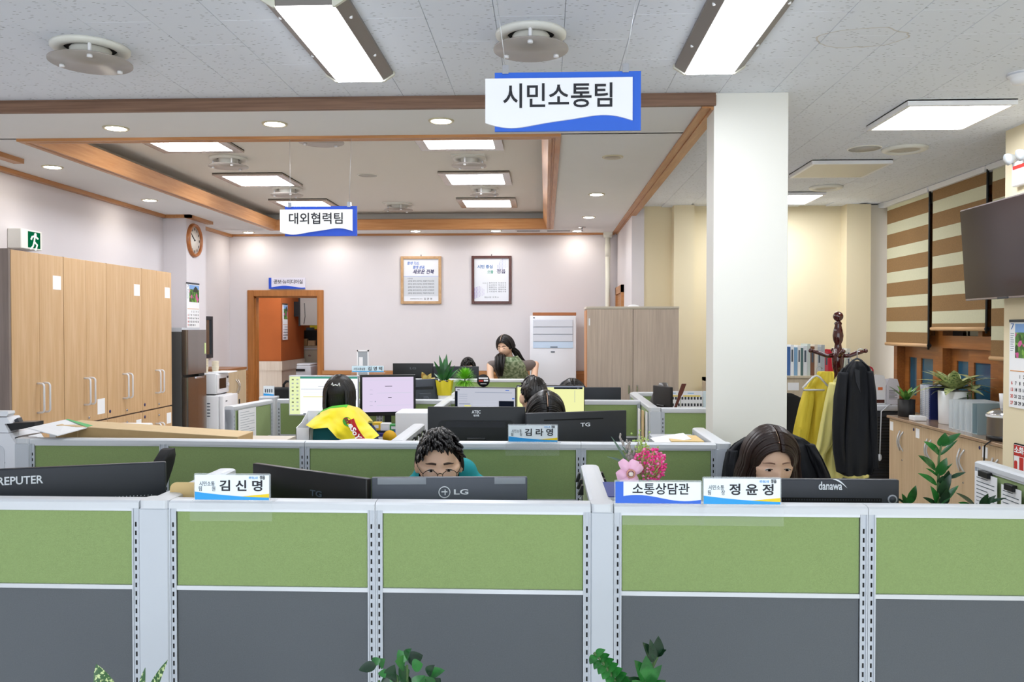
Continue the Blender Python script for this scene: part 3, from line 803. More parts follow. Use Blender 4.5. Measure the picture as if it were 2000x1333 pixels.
# ================================================================== monitors
M_mon = mat('monitor_black', '#16181b', .38, bump=.1, bscale=1400)
M_mon2 = mat('monitor_navy', '#20242c', .42, bump=.15, bscale=1400)
M_mon3 = mat('monitor_slate', '#4a4f59', .45, bump=.15, bscale=1400)
M_bez = mat('bezel_black', '#0b0b0c', .3)
M_logo = mat('logo_white', '#e9edf2', .4)
M_vent = mat('vent_black', '#060607', .8)
def monitor(pl, pr, zt, h, label, style='plain', m=None, logo=None, front=None, desk_h=DH, group='desktop monitors', fwd=True, lift=None):
    """pl, pr: floor positions (x, y) of the panel's ends as seen from the camera, zt top height, h panel height.
    front=None: the back faces the camera; else a list describing the lit picture"""
    pl = Vector((pl[0], pl[1], 0)); pr = Vector((pr[0], pr[1], 0))
    d = pr - pl; w = d.length; rz = math.atan2(d.y, d.x); c = (pl + pr) / 2
    e = thing('monitor', label, 'monitor', (c.x, c.y, desk_h), rz, group)
    z1 = zt - desk_h; z0 = z1 - h; m = m or M_mon
    hw = w / 2
    # local -Y faces the camera
    if front is None:
        MB().box(-hw, hw, 0, .022, z0, z1, bev=.004, seg=2).build('case', m, e)
        MB().box(-hw + .008, hw - .008, .0215, .0232, z0 + .01, z1 - .008).build('screen', mat('screen_glass', '#08090b', .1), e)
        yb = 0
        if style == 'bulge':
            o = MB().prism(rrect(-hw * .77, hw * .77, z0 + .03, z1 - h * .22, .02, 5), -.014, 0, 'xz').build('back_housing', m, e)
            MB().box(-hw * .62, hw * .60, -.0155, -.0135, z1 - h * .33, z1 - h * .24).build('vent_strip', mat('vent_grey', '#2a2c31', .7, bump=.8, bscale=700), e)
            yb = -.014
        elif style == 'line':
            MB().box(-hw * .66, hw * .52, -.0012, .002, z1 - h * .125, z1 - h * .105).build('vent_slot', M_vent, e)
        elif style == 'ridge':
            MB().box(-hw + .004, hw * .80, -.0012, .002, z1 - .066, z1 - .054).build('vent_slot', M_vent, e)
            q = MB()
            for i in range(60): q.box(-hw + .01 + i * w * .88 / 60, -hw + .013 + i * w * .88 / 60, -.002, .001, z1 - .062, z1 - .058)
            o = q.build('vent_teeth', m, e); o['kind'] = 'stuff'
        elif style == 'ribbed':
            q = MB()
            for i in range(36): q.cyl((-hw * .3 + i * hw * 1.2 / 36, .001, z1 - .105 + .0), .0015, -.0025, 6, axis='y')
            o = q.build('vent_dots', M_logo, e); o['kind'] = 'stuff'
            MB().box(-hw * .4, hw - .03, -.003, .002, z0 + .0, z1 - .108).build('lower_housing', m, e)
        zc = max(.04, z0 + h * .35)
        MB().box(-.045, .045, yb - .012, yb, zc - .04, zc + .045, bev=.003).build('mount_plate', m, e)
        q = MB().box(-.02, .02, yb - .035, yb - .012, .01, zc + .02, bev=.004)
        q.build('stand_neck', m, e)
        MB().prism(rrect(-.11, .11, -.10, .08, .03, 5), 0.0, .012, 'xy').build('stand_base', m, e)
        if logo:
            body, lw, lx, lz, lm = logo
            text(body, lw * (.5 if len(body) < 7 else .28), lm, e, (lx, -.0018 + (0 if style != 'bulge' else 0), lz - desk_h), bold=.018, width=lw, name='brand_lettering')
    else:
        bz = front.get('bezel', .012)
        MB().box(-hw, hw, 0, .03, z0, z1, bev=.003).build('case', front.get('case', M_bez), e)
        sw = hw - bz; s0 = z0 + bz * 1.4; s1 = z1 - bz
        scr = MB().box(-sw, sw, -.0012, .001, s0, s1).build('screen', front['bg'], e)
        for it in front.get('items', []):
            x0, x1_, a, b_, mm = it[:5]
            nm = it[5] if len(it) > 5 else 'window_bar'
            MB().box(-sw + 2 * sw * x0, -sw + 2 * sw * x1_, -.0022, -.0012, s0 + (s1 - s0) * a, s0 + (s1 - s0) * b_).build(nm, mm, scr)
        q = MB().box(-.022, .022, .028, .05, .01, (z0 + z1) / 2, bev=.003); q.build('stand_neck', M_bez, e)
        MB().prism(rrect(-.12, .12, -.06, .10, .03, 5), 0.0, .014, 'xy').build('stand_base', M_bez, e)
    return e
def zpx(x, y, Y): return PY(x, y, Y).z
# front row, backs to the camera
m1 = monitor((-1.83, 2.425), (-1.232, 2.64), 1.25, .36, 'long navy monitor seen from behind, leaning across the first front desk', 'ribbed', M_mon2,
        ('REPUTER', .125, -.10, 1.212, M_logo))
a = PY(493, 910, 2.71); c = PY(716, 940, 2.44)
m2 = monitor((a.x, 2.71), (c.x, 2.44), 1.236, .30, 'angled black monitor standing beside the first nameplate', 'plain', mat('monitor_jet', '#0d0e10', .35), ('TG', .052, .045, 1.168, mat('logo_grey', '#4a5668', .4)))
a = PY(725, 936, 2.46); c = PY(1030, 933, 2.49)
m3 = monitor((a.x, 2.46), (c.x, 2.49), 1.236, .30, 'slate grey monitor hiding the chin of the man with glasses', 'plain', M_mon3, ('LG', .043, .035, 1.192, M_logo))
# round badge beside the letters and two clear tape strips on the upper edge
MB().tube([(-.015 + .0165 * math.cos(t * math.pi / 12), -.0016, 1.192 - DH + .0165 * math.sin(t * math.pi / 12)) for t in range(24)], .0016, 5, closed=True).build('badge_ring', M_logo, m3)
MB().box(-.024, -.006, -.0016, -.0006, 1.1915 - DH, 1.195 - DH).box(-.0145, -.0115, -.0016, -.0006, 1.183 - DH, 1.20 - DH).build('badge_letter', M_logo, m3)
for (xa, xb) in ((-.215, -.07), (.135, .228)):
    MB().box(xa, xb, -.002, -.0004, 1.216 - DH, 1.2355 - DH).build('clear_tape', mat('clear_tape', '#aab0b8', .2, alpha=.5), m3)
c = PY(1757, 937, 2.46)
m4 = monitor((c.x - .51, 2.46), (c.x, 2.46), zpx(1600, 937, 2.46), .31, 'dark slate monitor beside the woman with the black chair', 'ridge', mat('monitor_blueblack', '#2b2f38', .42, bump=.15, bscale=1400), ('danawa', .068, .055, zpx(1600, 950, 2.46), M_logo))
q = MB(); q.grid(lambda u, v: (.062 + .042 * u, -.0018, zpx(1600, 943, 2.46) - DH + .010 * math.sin(math.pi * (.5 - .5 * u)) * 1.0 - .016 * u * u + (v - .5) * .005 * (u * (1 - u) * 4 + .05)), 14, 2)
q.build('brand_swoosh', M_logo, m4)
MB().cyl((.235, 0, zpx(1600, 975, 2.46) - DH), .014, -.0012, 24, axis='y').build('round_sticker', mat('sticker_grey', '#a7abb3', .4), m4)
MB().cyl((.235, -.0011, zpx(1600, 975, 2.46) - DH), .010, -.0008, 24, axis='y').build('round_sticker', mat('sticker_dark', '#3c4049', .4), m4)
# second row, backs to the camera
a, c = PY(835, 795, 3.9), PY(1026, 795, 3.9)
m5 = monitor((a.x, 3.9), (c.x, 3.9), a.z, .29, 'black monitor seen from behind right above the man with glasses', 'bulge', M_mon, ('ATEC', .042, .0, a.z - .024, M_logo))
text('에이텍', .012, M_logo, m5, (.0, -.002, a.z - .042 - DH), bold=.02, width=.026, name='brand_lettering')
a, c = PY(1028, 808, 3.80), PY(1224, 801, 3.96)
m6 = monitor((a.x, 3.80), (c.x, 3.96), a.z, .30, 'charcoal monitor seen from behind next to the hanging files', 'line', mat('monitor_char', '#25282d', .42, bump=.1, bscale=1400), ('TG', .048, .04, a.z - .062, M_logo))
# lit screens facing the camera
M_scw = emat('screen_white', '#e9eef8', .95); M_scl = emat('screen_lilac', '#d3c6df', .85); M_scg = emat('screen_grey', '#b9bcc8', .8); M_scy = emat('screen_yellow', '#e3e5a4', .85)
M_i1 = emat('ui_green', '#4f9a86', .7); M_i2 = emat('ui_yellow', '#dcd96a', .8); M_i3 = emat('ui_grey', '#9aa2b4', .7); M_i4 = emat('ui_dark', '#1c2230', .5); M_i5 = emat('ui_pale', '#dbe6ae', .85); M_i6 = emat('ui_blue', '#3a6fd0', .7); M_i7 = emat('ui_line', '#c3c8d8', .8)
def rows(x0, x1, zs, m, h=.006): return [(x0, x1, z, z + h, m) for z in zs]
a, c = PY(564, 734, 5.22), PY(700, 733, 5.22)
it = [(0, .155, .0, 1, M_i5, 'desktop_strip'), (.155, 1, .945, 1, M_i1, 'title_bar'), (.16, 1, .855, .858, M_i7), (.17, 1, .665, .675, M_i3), (.20, .62, .455, .472, M_i2, 'highlight_row'), (.2, .9, 0, .022, M_i4, 'task_bar'), (.42, .52, .735, .742, M_i4)]
for k in range(9):
    for j in range(2): it.append((.03 + j * .07, .06 + j * .07, .9 - k * .1, .935 - k * .1, M_i3 if (k + j) % 3 else M_i4, 'icon'))
it += rows(.2, .98, [.62 - .05 * k for k in range(3)], M_i7, .003)
monitor((a.x, 5.22), (c.x, 5.22), a.z, .255, 'bright spreadsheet monitor in front of the dark-haired woman', front={'bg': M_scw, 'items': it, 'bezel': .006, 'case': M_lgrey})
a, c = PY(703, 733, 5.20), PY(812, 737, 5.28)
it = [(.44, .58, .735, .752, M_i4), (.5, .57, .41, .428, M_i4), (0, 1, 0, .022, M_i4, 'task_bar'), (.84, .98, .03, .07, M_i2)] + rows(.05, .95, [.93, .9], M_i7, .004) + rows(.28, .96, [.55, .2], M_i7, .008) + rows(.14, .2, [.64, .52, .31, .2], M_i3, .006) + [(.24, .26, .3, .33, M_i3)]
monitor((a.x, 5.20), (c.x, 5.28), a.z, .262, 'black framed monitor with a lilac document, beside the yellow towel', front={'bg': M_scl, 'items': it, 'bezel': .015})
a, c = PY(888, 756, 5.30), PY(1008, 751, 5.24)
it = [(0, .035, 0, .9, M_i4, 'menu_strip'), (.03, .07, .93, .95, M_i4), (.84, .9, .93, .95, M_i6), (.33, .95, .86, .875, M_i3), (.06, .25, .50, .53, M_i3), (.73, .98, .36, .62, M_i4, 'pop_up'), (.15, .26, .44, .47, M_i2), (.95, .99, .68, .71, M_i6)] + rows(.3, .7, [.6, .55, .5, .45], M_i7, .008) + rows(.06, .2, [.8, .74, .67, .6], M_i3, .008)
monitor((a.x, 5.30), (c.x, 5.24), a.z, .225, 'grey web page monitor under the round black sign', front={'bg': M_scg, 'items': it, 'bezel': .006})
a, c = PY(1009, 753, 5.28), PY(1142, 751, 5.28)
it = [(.55, .98, .92, .97, M_i4, 'tool_bar'), (.86, .865, .55, .88, M_i3), (0, 1, .97, 1, M_i3, 'title_bar'), (.9, .93, .94, .95, M_i7)]
monitor((a.x, 5.28), (c.x, 5.28), a.z, .24, 'yellow tinted monitor in front of the man seen from behind', front={'bg': M_scy, 'items': it, 'bezel': .005})
# dark backs beyond the third row
a, c = PY(1120, 757, 5.85), PY(1213, 757, 5.85)
monitor((a.x, 5.85), (c.x, 5.85), a.z, .24, 'dark monitor back behind the yellow tinted screen', 'plain', M_mon2)
a, c = PY(800, 742, 5.85), PY(856, 744, 5.95)
monitor((a.x, 5.85), (c.x, 5.95), a.z, .22, 'small dark monitor back with bulging housing below the croton plant', 'bulge', M_mon3)
a, c = PY(767, 710, 8.12), PY(846, 711, 8.12)
monitor((a.x, 8.12), (c.x, 8.12), a.z, .26, 'far black monitor back beside the pale blue nameplate', 'plain', M_mon, ('LG', .06, .0, a.z - .05, mat('logo_dim', '#5b5f66', .4)))
a, c = PY(846, 716, 8.10), PY(935, 714, 8.10)
monitor((a.x, 8.10), (c.x, 8.10), a.z, .24, 'far dark monitor back in front of the seated man', 'plain', M_mon2)
a, c = PY(1279, 755, 5.28), PY(1309, 762, 5.20)
monitor((a.x, 5.28 + .10), (c.x + .0, 5.20), a.z, .25, 'dark textured monitor at the column, turned sideways', 'plain', mat('monitor_brownblack', '#1d1a19', .5, bump=.5, bscale=300))
# ================================================================== tall cabinets along the side wall
M_cab = mat('cabinet_oak', '#d3b188', .42, grain=((30, 30, 2.2), '#c6a074'), coat=.1)
M_cabs = mat('cabinet_side', '#8d7f78', .5, grain=((40, 40, 2), '#7b6e67'))
M_seam = mat('seam_dark', '#3a322b', .8)
M_paper = mat('paper_white', '#f2f3f5', .7); M_pline = mat('paper_print', '#9aa3ad', .7)
def prints(mb_add, x0, x1, z0, z1, n, y, parent, m=None, axis='xz', name='print'):
    q = MB()
    for i in range(n):
        z = z1 - (z1 - z0) * (i + .5) / n
        e = x1 - (x1 - x0) * (.3 if i % 3 == 2 else .05 * (i % 2))
        q.box(x0, e, y - .0004, y, z - (z1 - z0) / n * .18, z + (z1 - z0) / n * .18)
    o = q.build(name, m or M_pline, parent); o['kind'] = 'stuff'
    return o
CX = -3.2
M_dhan = mat('handle_satin', '#dfe1e6', .3, metal=.25)
edges = [21.6, 124.5, 208, 277, 335]; mids = [77, 168, 243, 306]
ZT = PX(125, 502, CX).z; ZS = PX(170, 826, CX).z
labs = ['tall oak wall cabinet nearest the copier, under the exit sign', 'tall oak wall cabinet second from the exit sign', 'tall oak wall cabinet third from the exit sign', 'tall oak wall cabinet next to the fridge']
ye = [PX(x, 600, CX).y for x in edges]
def d_handle(h, m, parent, x, y, z, proj=.045):
    """upright D-shaped pull projecting along +X from a door face (cabinets facing +X)"""
    pts = [(0, 0, 0)] + [(proj - .02 + .02 * math.sin(t), 0, .02 - .02 * math.cos(t)) for t in (.4, .8, 1.2, 1.57)]
    pts += [(proj - .02 + .02 * math.cos(t), 0, h - .02 + .02 * math.sin(t)) for t in (0, .4, .8, 1.2, 1.57)] + [(0, 0, h)]
    return MB().tube(pts, .0065, 8).build('handle', m, parent, (x, y, z))
for i in range(4):
    y0, y1 = ye[i], ye[i + 1]; ym = PX(mids[i], 600, CX).y
    e = thing('tall_cabinet', labs[i], 'cabinet', (CX, (y0 + y1) / 2, 0), 0, 'oak cabinets along the side wall')
    o_ = (y0 + y1) / 2; a, c, mm = y0 - o_, y1 - o_, ym - o_
    b = MB().box(-.5, -.02, a + .001, c - .001, 0, ZT).box(-.5, -.004, a + .001, a + .018, 0, ZT)
    b.build('body', M_cabs, e)
    for (p, q, side) in ((a + .003, mm - .0012, 1), (mm + .0012, c - .003, -1)):
        for (z0, z1, up) in ((ZS + .002, ZT - .002, 1), (.09, ZS - .010, 0)):
            ww = q - p
            d = MB().box(-.02, 0, 0, ww, 0, z1 - z0, bev=.0012).build('door', M_cab, e, (0, p, z0))
            hy = ww - .03 if side == 1 else .03
            if up: d_handle(.185, M_dhan, d, 0, hy, PX(77, 806, CX).z - z0)
            else: d_handle(.185, M_dhan, d, 0, hy, z1 - z0 - .30)
            if side == -1: MB().cyl((0, .022, (.03 if up else z1 - z0 - .05)), .009, .006, 12, axis='x').build('lock', M_chrome, d)
            if i in (2, 3) and side == 1: MB().cyl((0, .035, (.045 if up else z1 - z0 - .04)), .013, .001, 14, axis='x').build('number_dot', mat('dot_navy', '#1e1f5c', .5), d)
            if side == -1 and up and i in (0, 2, 3):
                s = MB().box(0, .001, ww * .55, ww * .55 + .09, z1 - z0 - .22, z1 - z0 - .13); sh = s.build('label_sheet', M_paper, d)
            if side == -1 and up and i == 1: MB().box(0, .001, ww - .13, ww - .03, .04, .15).build('label_sheet', M_paper, d)
            if side == -1 and not up and i in (2, 3): MB().box(0, .001, ww - .10, ww - .02, z1 - z0 - .14, z1 - z0 - .05).build('label_sheet', M_paper, d)
# near side panel of the row is a wall-deep board
tag(MB().box(CX - .5, CX - .002, ye[0] - .02, ye[0] - .001, 0, ZT + .003).build('end_board', M_cabs), 'grey wood end board closing the cabinet row', 'board')
# exit sign above the cabinets
ey = PX(64, 470, -3.62).y
e = thing('exit_sign', 'green running man exit sign above the oak cabinets', 'exit sign', (-3.72, ey, PX(64, 488, -3.62).z))
hz = PX(64, 450, -3.62).z - PX(64, 488, -3.62).z
MB().box(0, .10, -.13, .11, 0, hz, bev=.004).build('housing', mat('exit_white', '#ecece6', .4), e)
MB().box(.1, .102, -.055, .085, .012, hz - .012).build('green_panel', emat('exit_green', '#0f7a4d', .5), e)
M_exw = emat('exit_glow', '#f2fff6', .9)
fig = MB(); yc = .015; zc = hz * .5
fig.cyl((.102, yc + .012, zc + hz * .28), .014, .0012, 14, axis='x')
for pts in ([(yc + .008, zc + .04), (yc - .004, zc - .012)], [(yc - .004, zc - .012), (yc + .03, zc - .032), (yc + .012, zc - .07)], [(yc - .004, zc - .012), (yc - .018, zc - .045), (yc - .045, zc - .065)], [(yc + .006, zc + .03), (yc + .04, zc + .012)], [(yc + .006, zc + .03), (yc - .028, zc + .02), (yc - .04, zc)]):
    fig.tube([(.1025, p[0], p[1]) for p in pts], .0065, 6)
fig.build('running_man', M_exw, e)
# ------------------------------------------------------------------ clock and calendar on the pier
X = -3.49; cc = PX(378, 470, X); r = (504 - 437) / 2 * cc.y / FPX
e = thing('wall_clock', 'round wooden wall clock on the white pier', 'clock', (X, cc.y, cc.z))
R_ = Matrix.Rotation(math.pi / 2, 4, 'Y')
MB().lathe([(r * .80, 0), (r * .80, .022), (r * .86, .034), (r * .95, .03), (r, .012), (r, 0)], n=48, M=R_, cap=False).build('rim', mat('clock_wood', '#b9733d', .35, grain=((20, 20, 20), '#9c5a2a'), coat=.3), e)
MB().cyl((0, 0, .006), r * .82, .004, 40, M=R_).build('dial', mat('dial_cream', '#e9e4da', .5), e)
q = MB()
for k in range(12):
    t = k * math.pi / 6
    q.box(.0105, .012, r * .66 * math.sin(t) - .006, r * .66 * math.sin(t) + .006, r * .66 * math.cos(t) - .012, r * .66 * math.cos(t) + .012)
o = q.build('numerals', M_ink, e); o['kind'] = 'stuff'
MB().tube([(.014, 0, 0), (.014, -.055, .035)], .004, 6).build('hour_hand', M_ink, e)
MB().tube([(.015, 0, 0), (.015, -.085, .06)], .003, 6).build('minute_hand', M_ink, e)
MB().cyl((.01, 0, 0), .008, .008, 12, axis='x').build('hub', M_ink, e)
M_flow = None
def picture_mat(name, cols, scale):
    m = bpy.data.materials.new(name); m.use_nodes = True; nt = m.node_tree; b = nt.nodes['Principled BSDF']; b.inputs['Roughness'].default_value = .5
    tc = nt.nodes.new('ShaderNodeTexCoord'); v = nt.nodes.new('ShaderNodeTexVoronoi'); v.inputs['Scale'].default_value = scale
    nt.links.new(tc.outputs['Object'], v.inputs[0])
    s = nt.nodes.new('ShaderNodeSeparateColor'); nt.links.new(v.outputs['Color'], s.inputs[0])
    cr = nt.nodes.new('ShaderNodeValToRGB'); cr.color_ramp.interpolation = 'CONSTANT'
    while len(cr.color_ramp.elements) < len(cols): cr.color_ramp.elements.new(.5)
    for i, c in enumerate(cols): cr.color_ramp.elements[i].position = i / len(cols); cr.color_ramp.elements[i].color = rgb(c)
    nt.links.new(s.outputs[0], cr.inputs[0]); nt.links.new(cr.outputs[0], b.inputs['Base Color'])
    return m
M_pic = picture_mat('garden_photo', ['#3f6a2c', '#6a9a3d', '#2f4a22', '#d05a9a', '#7fb14a', '#4a7a34'], 34)
M_sky = mat('photo_sky', '#7fa8dd', .5); M_roofd = mat('photo_dark', '#2f3a30', .5); M_red = mat('print_red', '#c5342d', .6); M_pblue = mat('print_blue', '#3d6fae', .6)
def wall_calendar(name, origin, w, h, face, label, month):
    """calendar hanging on a wall; face = rotation that turns local -Y to the room"""
    e = thing(name, label, 'calendar', origin, face)
    MB().box(-w / 2, w / 2, -.004, 0, -h, 0).build('sheet', M_paper, e)
    MB().box(-w / 2, w / 2, -.007, .001, -.012, .004).build('binding', mat('binder_dark', '#3a3f46', .5), e)
    p = MB().box(-w / 2 + w * .2, w / 2 - .005, -.0052, -.004, -h * .43, -.02).build('photo', M_pic, e)
    MB().box(-w / 2 + w * .2, w / 2 - .005, -.0056, -.005, -h * .14, -.02).build('photo_sky', M_sky, p)
    MB().prism([(-.02 * w, -h * .20), (.42 * w, -h * .20), (.34 * w, -h * .11), (.2 * w, -h * .07), (.06 * w, -h * .11)], -.0060, -.005, 'xz').build('photo_pavilion', M_roofd, p)
    text(month, h * .1, M_pblue, e, (-w * .40, -.0052, -h * .075), width=w * .11, name='month_lettering')
    prints(None, -w * .46, -w * .34, -h * .36, -h * .14, 9, -.0046, e)
    MB().box(-w * .46, w * .46, -.0052, -.0042, -h * .585, -.575 * h).build('header_rule', mat('rule_orange', '#d98f45', .5), e)
    days = [['', '', '1', '2', '3', '4', '5'], ['6', '7', '8', '9', '10', '11', '12'], ['13', '14', '15', '16', '17', '18', '19'], ['20', '21', '22', '23', '24', '25', '26'], ['27', '28', '29', '30', '31', '', '']]
    b1, b2 = MB(), MB()
    for r_i, row in enumerate(days):
        for ci, d in enumerate(row):
            if not d: continue
            textm(b2 if ci == 0 else b1, d, h * .055, (-w * .40 + ci * w * .8 / 6, -.0046, -h * (.645 + .076 * r_i)), bold=.02)
    o = b1.build('dates', M_ink, e); o['kind'] = 'stuff'
    o = b2.build('sunday_dates', M_red, e); o['kind'] = 'stuff'
    return e
ca, cb = PX(364, 552, X + .002), PX(389, 640, X + .002)
wall_calendar('wall_calendar', (X + .001, (ca.y + cb.y) / 2, ca.z), abs(ca.y - cb.y), ca.z - cb.z, math.pi / 2, 'wall calendar with garden photo below the wooden clock', '7')
# ------------------------------------------------------------------ fridge
M_stl = mat('dark_steel', '#8f8983', .2, metal=.9); M_fside = mat('fridge_side', '#5c5c5b', .5, metal=.3)
fx, fy0, fy1 = -3.13, 7.14, 7.56
zt = PX(356, 645, fx).z; zs = PX(370, 735, fx).z
e = thing('fridge', 'tall dark steel two-door fridge beside the oak cabinets', 'fridge', (fx, (fy0 + fy1) / 2, 0)); hw = (fy1 - fy0) / 2
MB().box(-.5, -.055, -hw, hw, .02, zt - .015, bev=.004).build('body', M_fside, e)
MB().box(-.5, -.06, -hw + .02, hw - .02, zt - .015, zt + .02).build('top_cover', M_lgrey, e)
def fdoor(z0, z1):
    prof = [(-.05, -hw), (-.012, -hw)] + [(-.012 + .012 * math.sin(t), -hw + .035 - .035 * math.cos(t)) for t in (.5, 1.0, 1.57)] + [(.004, 0), (0, hw - .02), (-.01, hw), (-.05, hw)]
    return MB().prism(prof, z0, z1, 'xy')
d1 = fdoor(zs + .012, zt).build('freezer_door', M_stl, e); d2 = fdoor(.06, zs - .012).build('fridge_door', M_stl, e)
MB().box(-.02, .012, -hw * .3, hw * .6, zs - .03, zs - .012, bev=.006, seg=2).build('handle', M_chrome, d2)
MB().box(-.04, .0, hw * .1, hw * .7, zs - .012, zs + .012).build('handle_recess', M_gap, e)
MB().box(.0, .0042, hw * .72, hw * .85, zt - .22, zt - .12).build('energy_label', mat('label_green', '#cfe0a0', .5), d1)
for s in (-1, 1): MB().cyl((-.25, s * hw * .8, 0), .02, .02, 10).build('foot', M_black, e)
# small white fridge with microwave
M_appl = mat('appliance_white', '#e6e6e8', .35)
sx, sy0, sy1 = -3.04, 7.72, 8.09; sz = PX(430, 775, sx).z
e = thing('small_fridge', 'small white fridge under the microwave', 'fridge', (sx, (sy0 + sy1) / 2, 0)); hw = (sy1 - sy0) / 2
MB().box(-.42, -.05, -hw, hw, .02, sz, bev=.008, seg=2).build('body', M_appl, e)
MB().box(-.048, 0, -hw, hw, .05, sz - .002, bev=.01, seg=2).build('door', M_appl, e)
q = MB()
for k in range(5): q.box(-.16, -.13, -hw - .001, -hw + .001, sz - .08 - k * .03, sz - .07 - k * .03)
o = q.build('label_print', M_cgrey, e); o['kind'] = 'stuff'
for k in range(3):
    MB().box(.0, .0012, -hw + .05, -hw + .09, sz - .06 - k * .06, sz - .05 - k * .06).build('door_label', M_ink, e)
mx, my0, my1 = -3.12, 7.74, 8.06
e = thing('microwave', 'white microwave oven on the small fridge', 'microwave', (mx, (my0 + my1) / 2, sz)); hw = (my1 - my0) / 2; mh = PX(415, 731, mx).z - sz
MB().box(-.32, 0, -hw, hw, .012, mh, bev=.006, seg=2).build('body', M_appl, e)
MB().box(-.002, .012, -hw + .005, hw * .5, .025, mh - .012, bev=.004).build('door', M_appl, e)
MB().box(.011, .0135, -hw + .05, hw * .35, .06, mh - .05).build('window', mat('oven_glass', '#17191d', .15), e)
MB().cyl((0, hw * .76, mh * .42), .018, .014, 16, axis='x').build('dial', M_wplast, e); MB().box(0, .003, hw * .66, hw * .9, mh * .72, mh * .82).build('display', M_dgrey, e)
for s in (-1, 1): MB().box(-.28, -.02, s * hw * .8 - .02, s * hw * .8 + .02, 0, .013).build('foot', M_black, e)
M_cup = mat('paper_cup', '#e9e0c8', .6)
for k, (x, y, n, lab) in enumerate(((-3.26, 7.82, 14, 'taller stack of cream paper cups, partly behind the fridge'), (-3.21, 7.95, 9, 'shorter stack of cream paper cups on the microwave'))):
    e = thing('paper_cup_stack', lab, 'cups', (x, y, sz + mh), 0)
    for i in range(n // 3):
        MB().lathe([(.026, 0), (.034, .055), (.0355, .056), (.034, .058), (.0, .058)], (0, 0, i * .026), 16).build('cup', M_cup, e)
tag(MB().box(-.14, .02, -.12, .12, 0, .012, bev=.003).build('paper_bundle', M_paper, None, (-3.06 - .12, 8.0 - .05, sz + mh + .0005)), 'white sheets lying on the microwave front edge', 'paper')
bpy.data.objects['paper_bundle'].location = (-3.05, 7.93, sz + mh + .0005)
# light wood cabinet behind the small fridge
wx, wy0, wy1 = -3.30, 8.47, 9.03; wz = PX(440, 722, wx).z
e = thing('side_cabinet', 'light wood cabinet with curved handles beside the doorway', 'cabinet', (wx, (wy0 + wy1) / 2, 0)); hw = (wy1 - wy0) / 2
M_lw = mat('cabinet_light', '#d2bf9f', .45, grain=((30, 30, 2), '#c7b290'))
MB().box(-.4, -.02, -hw, hw, 0, wz - .025).build('body', M_lw, e); MB().box(-.41, .006, -hw - .005, hw + .005, wz - .025, wz, bev=.003).build('top', mat('cabinet_brown', '#9c6b45', .4), e)
def bow_handle(parent, y, z, h, s, m=None):
    pts = [(.0 + .03 * math.sin(math.pi * t), s * .018 * math.sin(math.pi * t), h * t) for t in [k / 8 for k in range(9)]]
    MB().tube(pts, .005, 8).build('handle', m or M_chrome, parent, (0, y, z))
for s in (-1, 1):
    p, q = (-hw + .002, -.001) if s < 0 else (.001, hw - .002)
    d = MB().box(-.02, 0, p, q, .06, wz - .027, bev=.001).build('door', M_lw, e)
    bow_handle(d, s * .035, wz - .28, .16, -s)
    if s > 0: MB().box(0, .001, .05, .09, wz - .40, wz - .34).build('lock_plate', M_dgrey, d)
# dark framed mirror on the side wall
e = thing('framed_mirror', 'narrow dark framed mirror behind the white pier', 'mirror', (XL, 8.80, 1.35))
b = MB()
for (p, q, z0, z1) in ((-.29, -.25, 0, .46), (.25, .29, 0, .46), (-.25, .25, 0, .04), (-.25, .25, .42, .46)): b.box(0, .025, p, q, z0, z1)
b.build('frame', M_dgrey, e); MB().box(0, .012, -.25, .25, .04, .42).build('glass', mat('mirror_glass', '#9aa6ad', .05, metal=.9), e)
# ------------------------------------------------------------------ copier
M_cop = mat('copier_white', '#e8eaef', .38); M_copg = mat('copier_grey', '#d5d8de', .4); M_copd = mat('copier_taupe', '#7b7069', .35)
cy0, cy1 = 3.80, 4.40
cxr = PY(38, 870, cy0).x
zc = PY(10, 804, cy0).z
e = thing('copier', 'large white office copier with paper trays beside the end post', 'copier', (cxr, cy0, 0))
z = lambda py: PY(20, py, cy0).z
x_ = lambda px: PY(px, 870, cy0).x - cxr
MB().prism([(-.75, 0), (0, 0), (0, z(880)), (x_(30), z(866)), (x_(17), z(847)), (-.75, z(847))], 0, .22, 'xz').build('body', M_cop, e)
MB().prism([(-.75, z(846)), (x_(16), z(846)), (x_(8), z(829)), (x_(20), z(828)), (x_(12), z(816)), (-.75, z(816))], .005, .10, 'xz').build('scanner', M_cop, e)
MB().prism([(-.75, z(815)), (x_(13), z(814)), (x_(17), z(809)), (x_(16), z(804)), (-.75, z(804))], .0, .05, 'xz').build('feeder_lid', M_cop, e)
MB().box(-.75, x_(10), -.002, .0, z(905), z(904)).build('front_seam', M_cgrey, e)
MB().prism(rrect(-.5, x_(9), .3, z(870), .03), -.004, 0, 'xz').build('front_door', M_copg, e)
# output trays stepping out at the side
t = MB().prism([(x_(8), z(829)), (x_(63), z(826)), (x_(63), z(835)), (x_(16), z(843))], .02, .09, 'xz'); t.build('upper_tray', M_black, e)
MB().prism([(x_(14), z(827)), (x_(62), z(825.5)), (x_(62), z(826.5)), (x_(14), z(828))], .025, .085, 'xz').build('tray_plate', M_copd, e)
MB().prism([(x_(24), z(856)), (x_(50), z(864)), (x_(68), z(860)), (x_(68), z(866)), (x_(50), z(868)), (x_(28), z(864))], .02, .10, 'xz').build('lower_tray', M_black, e)
MB().prism([(x_(28), z(854)), (x_(66), z(848)), (x_(66), z(849.5)), (x_(30), z(857))], .025, .095, 'xz').build('tray_plate', M_copd, e)
MB().prism([(x_(38), z(868)), (x_(47), z(880)), (x_(47), z(935)), (x_(39), z(935)), (0, z(880))], .02, .12, 'xz').build('side_column', M_black, e)
